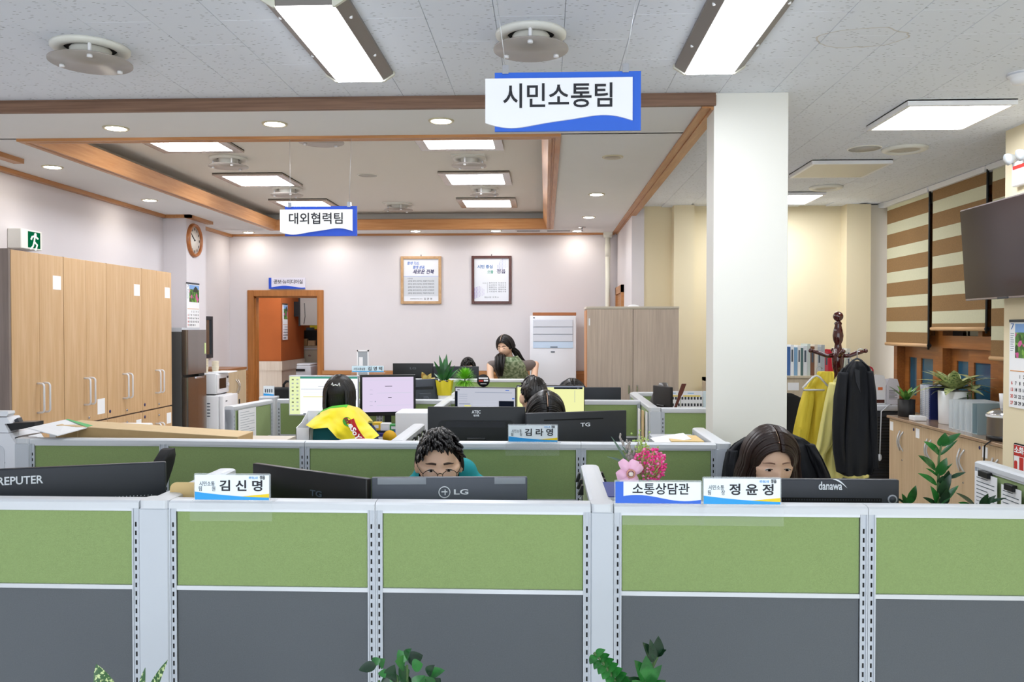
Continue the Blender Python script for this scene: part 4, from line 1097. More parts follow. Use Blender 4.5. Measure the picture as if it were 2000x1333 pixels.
MB().box(x_(47), x_(64), .05, .2, z(905), z(872)).build('side_panel', M_copg, e); MB().box(x_(47), x_(66), .03, .18, z(915), z(905)).build('output_shelf', M_copd, e)
MB().prism([(x_(20), z(822)), (x_(27), z(818)), (x_(30), z(826)), (x_(22), z(829))], .03, .06, 'xz').build('hinge_arm', M_dgrey, e)
for (p, q) in ((.1, .05), (-.65, .05), (-.65, .18)): MB().cyl((p if p < 0 else -.1, q, 0), .03, .02, 10).build('foot', M_black, e)
# orange book on a shelf edge left of the copier
# cardboard carton and printed sheets on a low pedestal behind the second-row screen
e = thing('filing_pedestal', 'low grey filing pedestal behind the second-row screen', 'cabinet', (-1.75, 3.95, 0))
MB().box(-.45, .45, -.28, .28, .03, 1.10, bev=.003).build('body', M_lgrey, e); MB().box(-.46, .46, -.29, .29, 1.10, 1.125).build('top', M_desk, e)
for k in range(3): MB().box(-.43, .43, .279, .29, .08 + k * .34, .38 + k * .34).build('drawer', M_lgrey, e)
M_card_b = mat('cardboard', '#b99a6c', .8, noise=.04, nscale=30); M_card_t = mat('cardboard_pale', '#d8bd93', .8, noise=.03, nscale=30)
pl_, pr_ = PY(110, 832, 3.68), PY(470, 853, 3.72)
L = (pr_ - pl_).length
ang = math.atan2(pr_.z - pl_.z, pr_.x - pl_.x)
e = thing('carton', 'long flat brown cardboard carton lying across the second-row screen', 'box', (pl_.x, 3.68, pl_.z), 0); e.rotation_euler = (0, -ang, 0)
MB().box(0, L, 0, .20, -.105, 0).build('body', M_card_b, e)
MB().add([(0, .0, .0005), (L, 0, .0005), (L, .2, .0005), (0, .2, .0005), (0, 0, .003), (L, 0, .003), (L, .2, .003), (0, .2, .003)], [(0, 1, 2, 3), (4, 5, 6, 7), (0, 1, 5, 4), (1, 2, 6, 5), (2, 3, 7, 6), (3, 0, 4, 7)]).build('lid', M_card_t, e)
MB().box(L * .12, L * .123, -.0006, 0, -.1, 0).build('tape_edge', M_card_t, e)
sh = MB(); corners = [PY(54, 836, 3.72), PY(132, 819, 4.02), PY(182, 831, 4.12), PY(112, 851, 3.8)]
zz = 1.235
cs = [(PZ(54, 836, zz)), (PZ(132, 819, zz + .02)), (PZ(182, 832, zz)), (PZ(112, 851, zz - .01))]
sh.add([tuple(v) for v in cs] + [(v.x, v.y, v.z - .004) for v in cs], [(0, 1, 2, 3), (7, 6, 5, 4), (0, 1, 5, 4), (1, 2, 6, 5), (2, 3, 7, 6), (3, 0, 4, 7)])
e = tag(sh.build('poster_sheet', M_paper), 'white printed sheets with green edge sticking out by the carton', 'paper')
q = MB(); g = [cs[1] + (cs[1] - cs[1]), cs[1].lerp(cs[2], .1), cs[2], cs[1].lerp(cs[0], .12)]
v1 = cs[1].lerp(cs[2], .2); v2 = cs[2]; v3 = cs[2].lerp(cs[3], .18); v4 = cs[1].lerp(cs[0], .05)
q.add([(v.x, v.y, v.z + .001) for v in (cs[1], v2, v3, v4)], [(0, 1, 2, 3)]); q.build('green_print', mat('print_green', '#5bb870', .6), e)
# supports: stack of paper under the sheets
tag(MB().box(-2.30, -2.0, 3.75, 4.15, 1.1255, 1.20, bev=.004).build('paper_stack', M_paper), 'stack of white paper under the printed sheets', 'paper')
# ================================================================== back wall
M_fr1 = mat('frame_beech', '#c9a57d', .45, grain=((20, 20, 20), '#b9936a')); M_fr2 = mat('frame_mahog', '#5a2b22', .35, grain=((30, 30, 30), '#471f18'), coat=.3)
def poster(x0, x1, y0, y1, fm, label):
    a, c = PY(x0, y0, YB - .02), PY(x1, y1, YB - .02)
    w, h = c.x - a.x, a.z - c.z
    e = thing('framed_poster', label, 'poster', ((a.x + c.x) / 2, YB - .004, c.z))
    f = .055 * w * 1.25
    b = MB()
    for (p, q, z0, z1) in ((-w / 2, -w / 2 + f, 0, h), (w / 2 - f, w / 2, 0, h), (-w / 2 + f, w / 2 - f, 0, f), (-w / 2 + f, w / 2 - f, h - f, h)): b.box(p, q, -.024, .002, z0, z1, bev=.003)
    b.build('frame', fm, e)
    MB().box(-w / 2 + f, w / 2 - f, -.008, 0, f, h - f).build('sheet', mat('poster_paper', '#e6eaf2', .15, spec=.5), e)
    MB().tube([(0, -.004, h), (0, -.004, h + .02)], .004, 6).build('hook', M_dgrey, e)
    return e, w, h
e, w, h = poster(782.5, 862, 501, 594, M_fr1, 'poster in a pale beech frame with blue slogan')
y = -.0086
MB().box(-w * .43, w * .43, -.0084, -.008, h * .16, h * .57).build('grey_field', mat('poster_field', '#cfd4dc', .3), e)
M_sl1 = mat('slogan_blue', '#3f6fc4', .6); M_sl2 = mat('slogan_navy', '#2b2560', .6)
text('함께 혁신,', h * .07, M_sl1, e, (-w * .19, y, h * .85), bold=.03, width=w * .30, shear=.2, name='slogan_lettering')
text('함께 성공,', h * .07, M_sl1, e, (-w * .05, y, h * .765), bold=.03, width=w * .30, shear=.2, name='slogan_lettering')
text('새로운 전북', h * .1, M_sl2, e, (w * .06, y, h * .67), bold=.03, width=w * .52, shear=.2, name='slogan_lettering')
MB().box(-w * .43, w * .43, y, -.008, h * .577, h * .583).build('rule', M_sl1, e)
text('도정지표', h * .03, M_sl2, e, (-w * .27, y, h * .53), name='small_lettering')
for k, s in enumerate(('[경제] 함께 성장하는 효율적 혁신성장', '[복지] 함께 공감하는 든든한 행복복지', '[문화] 함께 향유하는 품격있는 문화관광', '[균형] 함께 발전하는 상생의 균형발전', '[행정] 함께 참여하는 역동적 혁신도정')):
    text(s, h * .032, M_cgrey, e, (-w * .0, y, h * (.48 - .064 * k)), bold=.01, width=w * .64, name='small_lettering')
text('전북특별자치도지사', h * .028, M_cgrey, e, (-w * .12, y, h * .105), width=w * .3, name='small_lettering')
text('김 관 영', h * .045, M_ink, e, (w * .17, y, h * .105), bold=.01, width=w * .2, name='small_lettering')
e, w, h = poster(921, 999, 500, 594, M_fr2, 'poster in a dark mahogany frame with dotted corners')
text('시민 중심', h * .08, mat('slogan_teal', '#2f6fb0', .6), e, (-w * .16, y, h * .77), bold=.025, width=w * .38, name='slogan_lettering')
text('으뜸', h * .07, mat('slogan_green', '#3aa08a', .6), e, (-.03 * w, y, h * .66), bold=.02, width=w * .15, name='slogan_lettering')
text('정읍', h * .10, M_sl2, e, (w * .24, y, h * .67), bold=.015, width=w * .22, name='slogan_lettering')
for (dx, dz, cl) in ((.16, .70, '#9aa4d6'), (-.42, .12, '#a894d0')):
    q = MB()
    for i in range(7):
        for j in range(9):
            if (i + j * .7 > 9 and dx < 0) or (dx > 0 and i + (8 - j) * .8 < 2.5): continue
            q.cyl((w * (dx + i * .038), -.0082, h * (dz + j * .026 + i * .012)), .006 - .0004 * i, -.0006, 6, axis='y')
    o = q.build('dot_pattern', mat('dots' + cl, cl, .5), e); o['kind'] = 'stuff'
MB().box(-w * .105, -w * .10, y, -.008, h * .23, h * .45).build('rule', M_cgrey, e)
text('시정지표', h * .025, M_cgrey, e, (-w * .18, y, h * .43), width=w * .1, name='small_lettering')
for k, s in enumerate(('활 력 경 제   민 생 안 정', '농 생 명 의   혁 신 도 시', '품 물 여 는   교 육 문 화', '안 전 행 정   행 복 나 눔', '시 민 참 여   열 린 시 정')):
    text(s, h * .03, M_cgrey, e, (w * .15, y, h * (.435 - .045 * k)), bold=.012, width=w * .42, name='small_lettering')
text('정읍시장  이 학 수', h * .04, M_cgrey, e, (w * .0, y, h * .135), width=w * .36, name='small_lettering')
# sign plate above the doorway
a, c = PY(525, 543, YB - .03), PY(596, 564.5, YB - .03); w, h = c.x - a.x, a.z - c.z
e = thing('door_sign', 'white and blue room sign above the doorway', 'sign', ((a.x + c.x) / 2, YB - .03, c.z))
MB().box(-w / 2, w / 2, 0, .02, 0, h).build('plate', mat('plate_lilac', '#e4e1ee', .45), e)
MB().box(-w / 2, -w / 2 + .07 * w, -.004, 0, 0, h).build('blue_bar', M_blue2, e)
n = 18; top = [(-w / 2 + .07 * w + .93 * w * i / n, h * (.2 + .09 * math.sin(2 * math.pi * (i / n * .95 - .12)))) for i in range(n + 1)]
MB().prism([(-w / 2 + .07 * w, 0), (w / 2, 0)] + top[::-1], -.004, 0, 'xz').build('blue_wave', M_blue2, e)
text('공보·뉴미디어실', h * .42, M_ink, e, (w * .035, -.0012, h * .62), bold=.012, width=w * .80)
# ------------------------------------------------------------------ standing air conditioner
yA = 9.18; a, c = PY(1035, 617, yA), PY(1125.5, 617, yA)
M_ac = mat('ac_white', '#e4e5ea', .35)
e = thing('air_conditioner', 'tall white standing air conditioner against the back wall', 'air conditioner', ((a.x + c.x) / 2, yA, 0)); w = c.x - a.x; H = a.z
M_slat = mat('ac_slat', '#d6d9e2', .3)
MB().box(-w / 2, w / 2, 0, .36, .03, H, bev=.008, seg=2).build('body', M_ac, e)
g0, g1 = zpx(1080, 668, yA), zpx(1080, 625, yA)
MB().box(-w / 2 + .035, w / 2 - .035, -.003, .005, g0, g1).build('outlet', mat('ac_outlet', '#b8bcc8', .4), e)
for k in range(3): MB().box(-w / 2 + .037, w / 2 - .037, -.012, .0, g0 + (g1 - g0) * (k + .04) / 3, g0 + (g1 - g0) * (k + .95) / 3, bev=.003).build('louver', M_slat, e)
z0, z1 = zpx(1080, 680, yA), zpx(1080, 667, yA)
MB().box(-w / 2 + .035, w / 2 - .035, -.006, .002, z0, z1).build('display', mat('ac_display', '#c9dcf2', .2), e)
MB().box(-.03, .05, -.008, -.005, z0 + .005, z0 + .015).build('display_marks', M_cgrey, e)
for k in range(6): MB().box(-w / 2 + .03, w / 2 - .03, -.0035, .001, .12 + k * .16, .275 + k * .16, bev=.002).build('front_panel', M_ac, e)
MB().box(-.025, .02, -.006, .0, z0 - .05, z0 - .038).build('logo', M_cgrey, e)
MB().cyl((-w / 2 + .045, 0, g1 + .022), .008, -.003, 12, axis='y').build('badge', M_cgrey, e)
MB().box(-w / 2 - .01, w / 2 + .01, -.02, .37, 0, .03).build('base', M_lgrey, e)
tag(MB().box(-w / 2 + .02, w / 2 - .01, -.01, .3, 0, .035, bev=.003).build('flat_carton', mat('carton_brown', '#a8683f', .6, noise=.05, nscale=20), None, ((a.x + c.x) / 2 + .01, yA + .02, H + .001)), 'flat brown carton lying on the air conditioner', 'box')
# ------------------------------------------------------------------ grey wood cabinet
M_gw = mat('cabinet_greywood', '#cdbcab', .5, grain=((45, 45, 2), '#b9a797')); M_gwe = mat('cabinet_edge', '#c58a5a', .5)
yC = 7.02; a, c = PY(1147, 599, yC), PY(1326, 599, yC)
e = thing('wardrobe_cabinet', 'tall grey wood two-door cabinet beside the column', 'cabinet', ((a.x + c.x) / 2, yC, 0)); w = c.x - a.x; H = a.z
MB().box(-w / 2, w / 2, .02, .42, 0, H - .02).build('body', M_gw, e)
MB().box(-w / 2 - .008, w / 2 + .003, .0, .425, H - .02, H, bev=.002).build('top', mat('cabinet_top', '#c9bfae', .5), e)
MB().box(-w / 2 - .006, -w / 2 - .0005, .03, .41, 0, H - .03).build('side_edge', M_gwe, e)
for s in (-1, 1):
    p, q = (-w / 2 + .001, -.002) if s < 0 else (.002, w / 2 - .001)
    d = MB().box(p, q, 0, .02, .06, H - .024, bev=.001).build('door', M_gw, e)
    MB().box(s * .035 - .007, s * .035 + .007, -.022, 0, zpx(1240, 770, yC), zpx(1240, 757, yC) + .02, bev=.003).build('handle', M_chrome, d)
MB().box(-w / 2 + .012, -w / 2 + .024, -.0012, 0, H - .16, H - .10).build('white_tag', M_paper, e)
tag(MB().ell((0, 0, 0), .05, .04, .02, 14, 6, v0=0).build('plastic_cap', M_wplast, None, ((a.x + c.x) / 2 + .02, yC + .15, H + .0005)), 'small white plastic cover on the grey wood cabinet', 'cover')
# ------------------------------------------------------------------ things beyond the doorway
M_beige = mat('steel_beige', '#b5ad98', .45)
yD = 11.6
e = thing('steel_cabinet', 'beige steel cabinet with knob in the room beyond the doorway', 'cabinet', (PY(595, 700, yD).x, yD, 0)); hh = PY(595, 676, yD).z
MB().box(-.22, .45, 0, .4, 0, hh, bev=.004).build('body', M_beige, e); MB().box(-.12, .42, -.01, 0, .05, hh - .06, bev=.003).build('door', M_beige, e)
MB().cyl((.08, -.01, hh - .14), .016, -.02, 12, axis='y').build('knob', M_chrome, e); MB().box(-.05, .35, -.012, 0, hh - .05, hh - .03).build('label_slot', M_lgrey, e)
o = tag(MB().box(-.19, .02, .05, .25, hh + .001, hh + .10, bev=.003).build('small_carton', M_card_b, None, (PY(595, 700, yD).x, yD, 0)), 'small brown carton on the beige steel cabinet', 'box')
o = tag(MB().box(.03, .13, .05, .15, hh + .001, hh + .075, bev=.003).build('small_carton', M_card_t, None, (PY(595, 700, yD).x, yD, 0)), 'smaller pale carton on the beige steel cabinet', 'box')
pr = PY(583, 730, 11.2)
e = thing('desktop_printer', 'pale grey printer beyond the doorway, below the beige cabinet', 'printer', (pr.x, 11.1, 0))
zp = PY(590, 711, 11.1).z
MB().box(-.26, .2, 0, .4, zp - .19, zp - .03, bev=.012, seg=2).build('body', M_copg, e); MB().box(-.25, .19, .01, .39, zp - .03, zp, bev=.012, seg=2).build('lid', M_cop, e)
MB().box(-.2, .12, -.01, .0, zp - .10, zp - .07).build('output_slot', M_gap, e); MB().box(-.2, .15, .02, .38, 0, zp - .19).build('stand', M_beige, e)
a, c = PY(586, 586, 11.0), PY(634, 636, 11.0)
e = thing('wall_screen', 'grey back of a wall screen seen through the doorway', 'television', (a.x, 11.0, c.z))
MB().box(0, c.x - a.x + .3, 0, .04, 0, a.z - c.z + .05, bev=.004).build('case', mat('tv_back', '#8d8680', .5), e); MB().box(-.02, .0, -.005, .05, -.01, a.z - c.z + .05).build('edge', M_black, e)
MB().tube([(.05, -.004, .02), (.07, -.006, .12), (.06, -.004, .3)], .004, 6).build('cable', M_black, e); MB().box(-.1, -.03, .05, .12, .12, .32).build('bracket', M_black, e)
a = PY(601, 668, 11.9)
e = thing('black_box_unit', 'black machine beyond the doorway under the wall screen', 'machine', (a.x, 11.7, hh + .003)); zz = PY(601, 646, 11.7).z - hh
MB().box(0, .3, .02, .25, 0, zz, bev=.004).build('body', M_black, e); MB().box(.02, .1, .05, .2, zz, zz + .04).build('bottle_row', M_cgrey, e)
MB().box(.02, .3, .24, .26, zz + .02, zz + .14).build('yellow_sign', mat('sign_yellow', '#e0c622', .5), e)
pa, pb = PY(551, 592, p1.x), PY(562, 665, 1)
cal_y = 10.75
cp = PX(556, 594, p1.x + .021)
wall_calendar('wall_calendar', (p1.x + .003, PX(556, 594, p1.x).y, PX(556, 594, p1.x).z), .20, PX(556, 594, p1.x).z - PX(556, 664, p1.x).z, math.pi / 2, 'wall calendar on the orange pier beyond the doorway', '7')
# room lamp beyond the doorway
panel_light(DX0 + .45, 10.2, 2.6, .5, 'square ceiling light of the room beyond the doorway', True, .022)
# acrylic leaflet stand on the rear desk
a, c = PY(697, 684, 8.0), PY(720, 722, 8.0)
e = thing('leaflet_stand', 'grey leaflet stand behind the pale blue nameplate', 'leaflet stand', ((a.x + c.x) / 2, 8.0, .72)); w = c.x - a.x; h = a.z - .72
b = MB()
for (p, q, z0, z1) in ((-w / 2, -w / 2 + .012, .03, h), (w / 2 - .012, w / 2, .03, h), (-w / 2, w / 2, h - .015, h), (-w / 2, w / 2, .02, .035)): b.box(p, q, 0, .02, z0, z1)
b.build('frame', M_wplast, e); MB().box(-w / 2 + .01, w / 2 - .01, .006, .012, .03, h - .01).build('board', mat('board_grey', '#9fa6ac', .5), e)
MB().box(-w / 2 + .02, 0, .002, .006, h - .17, h - .07).build('leaflet', M_paper, e); MB().box(-w / 2 - .02, w / 2 + .02, -.05, .08, 0, .02).build('base', M_wplast, e)
# ================================================================== low cabinets under the window
M_low = mat('lowcab_beech', '#d0b795', .45, grain=((30, 30, 2), '#c4a986')); M_lowt = mat('lowcab_top', '#a98d74', .15, grain=((30, 4, 30), '#9b7f66'), coat=.4)
LX = 2.75
LZ = PX(1800, 827.7, LX).z
ub = [1737, 1787, 1846, 1917, 1990]
us = [PX(x, 830, LX).y for x in ub]
labs = ['low beech cabinet at the far end, below the black flower pot', 'low beech cabinet below the white binders', 'low beech cabinet below the frosted file holders', 'low beech cabinet beside the cream pillar']
M_silv = mat('handle_silver', '#c5c6c8', .3, metal=.5)
for i in range(4):
    y1, y0 = us[i], max(us[i + 1], 5.005)
    if i == 3: y0 = 5.005
    e = thing('low_cabinet', labs[i], 'cabinet', (LX, (y0 + y1) / 2, 0), 0, 'low beech cabinets under the window'); hw = (y1 - y0) / 2
    MB().box(.02, .46, -hw + .0005, hw - .0005, 0, LZ - .022).build('body', M_low, e)
    for s in (-1, 1):
        p, q = (-hw + .002, -.001) if s < 0 else (.001, hw - .002)
        d = MB().box(0, .02, p, q, .07, LZ - .026, bev=.001).build('door', M_low, e)
        hh = .15
        pts = [(-.028 * math.sin(math.pi * t), s * .03 + s * -.016 * math.sin(math.pi * t), LZ - .10 - hh + hh * t) for t in [k / 8 for k in range(9)]]
        MB().tube(pts, .006, 8).build('handle', M_silv, d)
        if s < 0: MB().cyl((0, -.018, LZ - .32), .007, -.004, 12, axis='x').build('lock', M_chrome, d)
        if s > 0:
            MB().box(-.001, 0, hw - .075, hw - .015, LZ - .115, LZ - .045).build('label_sheet', M_paper, d)
        elif i in (0, 2):
            MB().cyl((0, -hw + .02, LZ - .06), .012, -.001, 14, axis='x').build('number_dot', MATS['dot_navy'], d)
tag(MB().box(LX - .015, XR - .032, 5.005, us[0] + .02, LZ - .021, LZ, bev=.003).build('worktop', M_lowt), 'glossy brown worktop over the low beech cabinets', 'worktop')
def on(px, py, dx=0.0):
    return PZ(px, py, LZ + .0008)
# ================================================================== leaves and plants
def leaf(mb, base, d, up, L, W, bend=.3, m=0, n=7, fold=.15, tip=1.0, wav=0.0):
    """pointed leaf from base along d, drooping by bend; two-sided strip with a folded midrib"""
    d = Vector(d).normalized(); up = Vector(up); up = (up - d * up.dot(d)); up = up.normalized() if up.length > 1e-5 else d.orthogonal().normalized()
    s = d.cross(up)
    vs = []; base = Vector(base)
    for i in range(n + 1):
        t = i / n
        c = base + d * (L * t * (1 - .25 * bend * t)) - up * (L * bend * t * t * .8)
        wdt = W * .5 * (math.sin(math.pi * min(1, t ** .8)) ** .8 * (1 - .15 * t) + .04) if i < n else 0.0005
        lift = fold * wdt + wav * W * math.sin(t * 9)
        vs += [c - s * wdt + up * lift, c, c + s * wdt + up * lift]
    fs = []
    for i in range(n):
        a = i * 3
        fs += [(a, a + 1, a + 4, a + 3), (a + 1, a + 2, a + 5, a + 4)]
    mb.add(vs, fs, m, True)
def leaf_mat(name, c1, c2, scale=14, rough=.3, pos=(.45, .55)):
    m = bpy.data.materials.new(name); m.use_nodes = True; nt = m.node_tree; b = nt.nodes['Principled BSDF']
    b.inputs['Roughness'].default_value = rough; b.inputs['Coat Weight'].default_value = .15
    tc = nt.nodes.new('ShaderNodeTexCoord'); n = nt.nodes.new('ShaderNodeTexNoise'); n.inputs['Scale'].default_value = scale; n.inputs['Detail'].default_value = 6
    nt.links.new(tc.outputs['Object'], n.inputs[0]); cr = nt.nodes.new('ShaderNodeValToRGB')
    cr.color_ramp.elements[0].position = pos[0]; cr.color_ramp.elements[1].position = pos[1]
    cr.color_ramp.elements[0].color = rgb(c1); cr.color_ramp.elements[1].color = rgb(c2)
    nt.links.new(n.outputs[0], cr.inputs[0]); nt.links.new(cr.outputs[0], b.inputs['Base Color'])
    return m
M_zz = leaf_mat('leaf_glossy', '#1f5a26', '#2f7a34', 12, .22); M_zzd = leaf_mat('leaf_dark', '#17331f', '#23452a', 12, .25)
M_var = leaf_mat('leaf_variegated', '#2f6a2c', '#d3dca0', 45, .35, (.36, .50)); M_stem = mat('stem_green', '#4d6a3a', .5); M_soil = mat('soil', '#3a2c22', .95, noise=.2, nscale=60)
M_clivia = leaf_mat('leaf_clivia', '#1d4a24', '#2c6a32', 10, .3); M_crot = leaf_mat('leaf_croton', '#b98a3a', '#e3cf77', 30, .4); M_fern = mat('leaf_fern', '#7fc832', .6)
def pot(e, r0, r1, h, m, rim=.006):
    MB().lathe([(r0 * .96, 0), (r0, .004), (r1, h), (r1 - rim, h), (r1 - rim * 1.2, h - .02), (.001, h - .02)], n=32, cap=False).build('pot', m, e)
    MB().cyl((0, 0, h - .024), r1 - rim * 1.3, .006, 24).build('soil', M_soil, e)
def plant(name, label, loc, potargs, build, scale=1.0):
    e = thing(name, label, 'plant', loc)
    if potargs: pot(e, *potargs)
    build(e)
    return e
def leaves_part(e, specs, m, n=6, fold=.15, wav=0):
    for (b_, d, up, L, W, bend) in specs:
        q = MB(); leaf(q, b_, d, up, L, W, bend, 0, n, fold, wav=wav); q.build('leaf', m, e)
rnd = random.Random(3)
# small plant in black pot
p = on(1772, 812)
def b1(e):
    sp = []
    for k in range(10):
        t = k * 2.4; el = .9 + .3 * rnd.random()
        d = Vector((math.cos(t) * math.cos(el), math.sin(t) * math.cos(el), math.sin(el)))
        sp.append(((.01 * math.cos(t), .01 * math.sin(t), .12), d, (0, 0, 1), .13 + .07 * rnd.random(), .035, .35))
    leaves_part(e, sp, leaf_mat('leaf_mid', '#3d6f2c', '#6a9a45', 20))
plant('potted_plant', 'short green plant in a black pot at the worktop end', (2.85, 6.66, LZ + .0005), (.062, .064, .135, mat('pot_black', '#1e1e20', .5)), b1)
# white box in front of it
p = on(1775, 818); tag(MB().box(-.045, .045, -.05, .05, 0, .035, bev=.004).build('white_box', M_wplast, None, (2.81, 6.37, LZ + .0006)), 'small white box in front of the white binders', 'box')
# binders standing in a row
bl = [('#dfe3ea', .022), ('#cfd5e0', .02), ('#e6e9ef', .03), ('#c3cad8', .022), ('#d9dde6', .026), ('#b7bfd0', .02), ('#24306e', .02)]
yy = PX(1797, 800, 2.93).y
for i, (c, t) in enumerate(bl):
    lab = 'white ring binder in the row on the worktop, number %s from the black pot' % ('first', 'second', 'third', 'fourth', 'fifth', 'sixth')[i] if i < 6 else 'dark blue binder ending the row on the worktop'
    e = thing('ring_binder', lab, 'binder', (2.93, yy - t / 2, LZ + .0006), 0, 'binders standing on the worktop')
    hb = .255 - .006 * (i % 3)
    mm = mat('binder' + c, c, .4)
    MB().box(0, .004, -t / 2, t / 2, 0, hb).build('spine', mm, e); MB().box(.004, .2, -t / 2, -t / 2 + .003, 0, hb).build('cover', mm, e); MB().box(.004, .2, t / 2 - .003, t / 2, 0, hb).build('cover', mm, e)
    MB().box(.006, .195, -t / 2 + .003, t / 2 - .003, .006, hb - .01).build('pages', M_paper, e)
    q = MB()
    for k in range(16): q.tube([(-.003, -t * .2, .02 + k * .0145), (-.003, t * .2, .02 + k * .0145)], .0022, 5)
    o = q.build('rings', M_alu, e); o['kind'] = 'stuff'
    yy -= t + .002
# dark foliage behind the binders
def b2(e):
    sp = []
    for k in range(26):
        t = rnd.random() * 6.28; el = .1 + .7 * rnd.random()
        d = Vector((math.cos(t) * math.cos(el), math.sin(t) * math.cos(el), math.sin(el)))
        sp.append(((.05 * math.cos(t), .05 * math.sin(t), .2 + .08 * rnd.random()), d, (0, 0, 1), .08 + .06 * rnd.random(), .022, .5))
    leaves_part(e, sp, leaf_mat('leaf_blackish', '#10201a', '#1d352a', 20), 4)
    MB().tube([(0, 0, .10), (.005, .005, .26)], .006).build('stem', M_stem, e)
plant('potted_plant', 'dark small-leaved plant behind the white binders', (3.02, 6.34, LZ + .0005), (.05, .055, .12, mat('pot_dark', '#2a2c33', .5)), b2)
# variegated plant in a white cylinder pot
pc = PX(1875, 800, 2.98)
def b3(e):
    sp = []
    for k in range(32):
        t = k * 2.4; el = .25 + .95 * ((k * 7) % 10) / 10
        d = Vector((math.cos(t) * math.cos(el), math.sin(t) * math.cos(el), math.sin(el)))
        sp.append(((.02 * math.cos(t), .02 * math.sin(t), .25), d, (0, 0, 1), .20 + .08 * rnd.random(), .075, .45))
    leaves_part(e, sp, M_var, 7)
plant('potted_plant', 'variegated leafy plant in a tall white pot on the worktop', (2.98, pc.y + .08, LZ + .0005), (.105, .11, .24, mat('pot_white', '#eceef0', .35), .008), b3)
# second variegated stems in a glass
def b4(e):
    for (x, y, h, t) in ((0, 0, .33, .6), (.02, .01, .26, 2.4), (-.01, .02, .22, 4.2)):
        MB().tube([(x * .3, y * .3, .02), (x, y, h * .6), (x * 1.6, y * 1.4, h)], .004, 6).build('stem', M_stem, e)
        q = MB(); leaf(q, (x * 1.6, y * 1.4, h), (-.5 * math.cos(t), math.sin(t), .5), (0, 0, 1), .15, .065, .5); q.build('leaf', M_var, e)
        q = MB(); leaf(q, (x, y, h * .6), (math.cos(t + 2), math.sin(t + 2), .2), (0, 0, 1), .12, .05, .5); q.build('leaf', M_zz, e)
pg = PX(1915, 800, 3.03)
plant('potted_plant', 'long-stemmed variegated cutting in a glass beside the window', (3.03, pg.y + .12, LZ + .0005), (.04, .045, .12, mat('glass_blue', '#8fb6cc', .1, alpha=.6)), b4)
# frosted magazine file holders
M_frost = mat('frosted', '#e9eff1', .4, alpha=.6); M_frostb = mat('frosted_blue', '#8fa3a8', .4)
ya = PX(1862, 815, 2.86).y
for k in range(5):
    y_ = ya - .05 - k * .080
    last = k == 4
    e = thing('file_holder', ('frosted white file holder, %s of the row on the worktop' % ('first', 'second', 'third', 'fourth')[k]) if not last else 'blue grey file holder at the near end of the row', 'file holder', (2.82, y_, LZ + .0006), 0, 'file holders on the worktop')
    mm = M_frostb if last else M_frost
    h0, h1 = .20, .20
    for s in (-1, 1):
        yy_ = s * .030
        b = MB()
        # side sheet with a finger slot: four strips round an opening
        x0, x1, sx0, sx1, sz0, sz1 = 0, .24, .085, .125, .05, .15
        for (p, q, r_, t_) in ((x0, sx0, 0, h0), (sx1, x1, 0, h0), (sx0, sx1, 0, sz0), (sx0, sx1, sz1, h0)): b.box(p, q, yy_ - .0012, yy_ + .0012, r_, t_)
        b.build('side_sheet', mm, e)
    MB().box(0, .24, -.03, .03, 0, .003).build('bottom_sheet', mm, e); MB().box(.237, .24, -.03, .03, 0, h0).build('end_sheet', mm, e)
# stainless water urn with white cup on top
pu = PX(1952, 830, 2.88)
e = thing('water_urn', 'ribbed steel water urn beside the cream pillar', 'urn', (2.86, 5.27, LZ + .0006))
zu = PX(1952, 795, 2.88).z - LZ
MB().cyl((0, 0, 0), .105, .03, 32).build('base', M_black, e)
n = 72; MB().grid(lambda u, v: ((.10 + .0012 * (round(u * n) % 2)) * math.cos(2 * math.pi * u), (.10 + .0012 * (round(u * n) % 2)) * math.sin(2 * math.pi * u), .03 + v * (zu - .08)), n, 2, closeu=True).build('body', mat('urn_steel', '#9a9088', .3, metal=.8), e)
MB().lathe([(.102, zu - .05), (.106, zu - .045), (.104, zu - .03), (.07, zu - .008), (.03, zu), (.001, zu)], n=32, cap=False).build('lid', M_chrome, e)
MB().lathe([(.107, zu - .054), (.109, zu - .046), (.107, zu - .04)], n=32, cap=False).build('rim', M_wplast, e)
e2 = tag(MB().lathe([(.028, 0), (.03, .0), (.036, .09), (.034, .09), (.028, .004), (.001, .004)], n=20, cap=False).build('white_cup', M_wplast, None, (2.86, 5.27, LZ + zu + .002)), 'white cup upside on top of the steel urn', 'cup')
tag(MB().tube([(2.735, 5.2, LZ + .006), (2.72, 5.24, LZ - .03), (2.725, 5.26, LZ - .2), (2.73, 5.25, LZ - .6), (2.735, 5.24, .02)], .005, 6).build('power_cable', M_black), 'black power cable hanging from the worktop by the pillar', 'cable')
# ------------------------------------------------------------------ cartons on a black air purifier
pa, pb = PY(1700, 800, 6.98), PY(1738, 930, 6.98)
e = thing('air_purifier', 'black grilled air purifier standing past the worktop end', 'air purifier', ((pa.x + pb.x) / 2 + .02, 6.98, 0)); w = .30; hz = PY(1720, 792, 6.98).z
MB().box(-w / 2, w / 2, .02, .3, .0, hz - .05, bev=.01).build('body', M_dgrey, e); MB().box(-w / 2 - .005, w / 2 + .005, 0, .31, hz - .05, hz, bev=.015, seg=2).build('top', M_lgrey, e)
for k in range(26): MB().box(-w / 2 + .02, w / 2 - .02, .008, .02, .32 + k * (hz - .40) / 26, .32 + k * (hz - .40) / 26 + .008).build('slat', M_black, e)
q = MB().tube([(w / 2 - .02, .1, hz - .02), (w / 2 - .1, -.02, hz + .01), (-.02, -.02, hz - .05), (-.03, -.02, hz - .4)], .005, 8); q.build('cord', M_lgrey, e)
MB().ell((-.03, -.02, hz - .43), .016, .016, .03, 12, 8).build('cord_knob', M_lgrey, e)
zc = hz + .0008
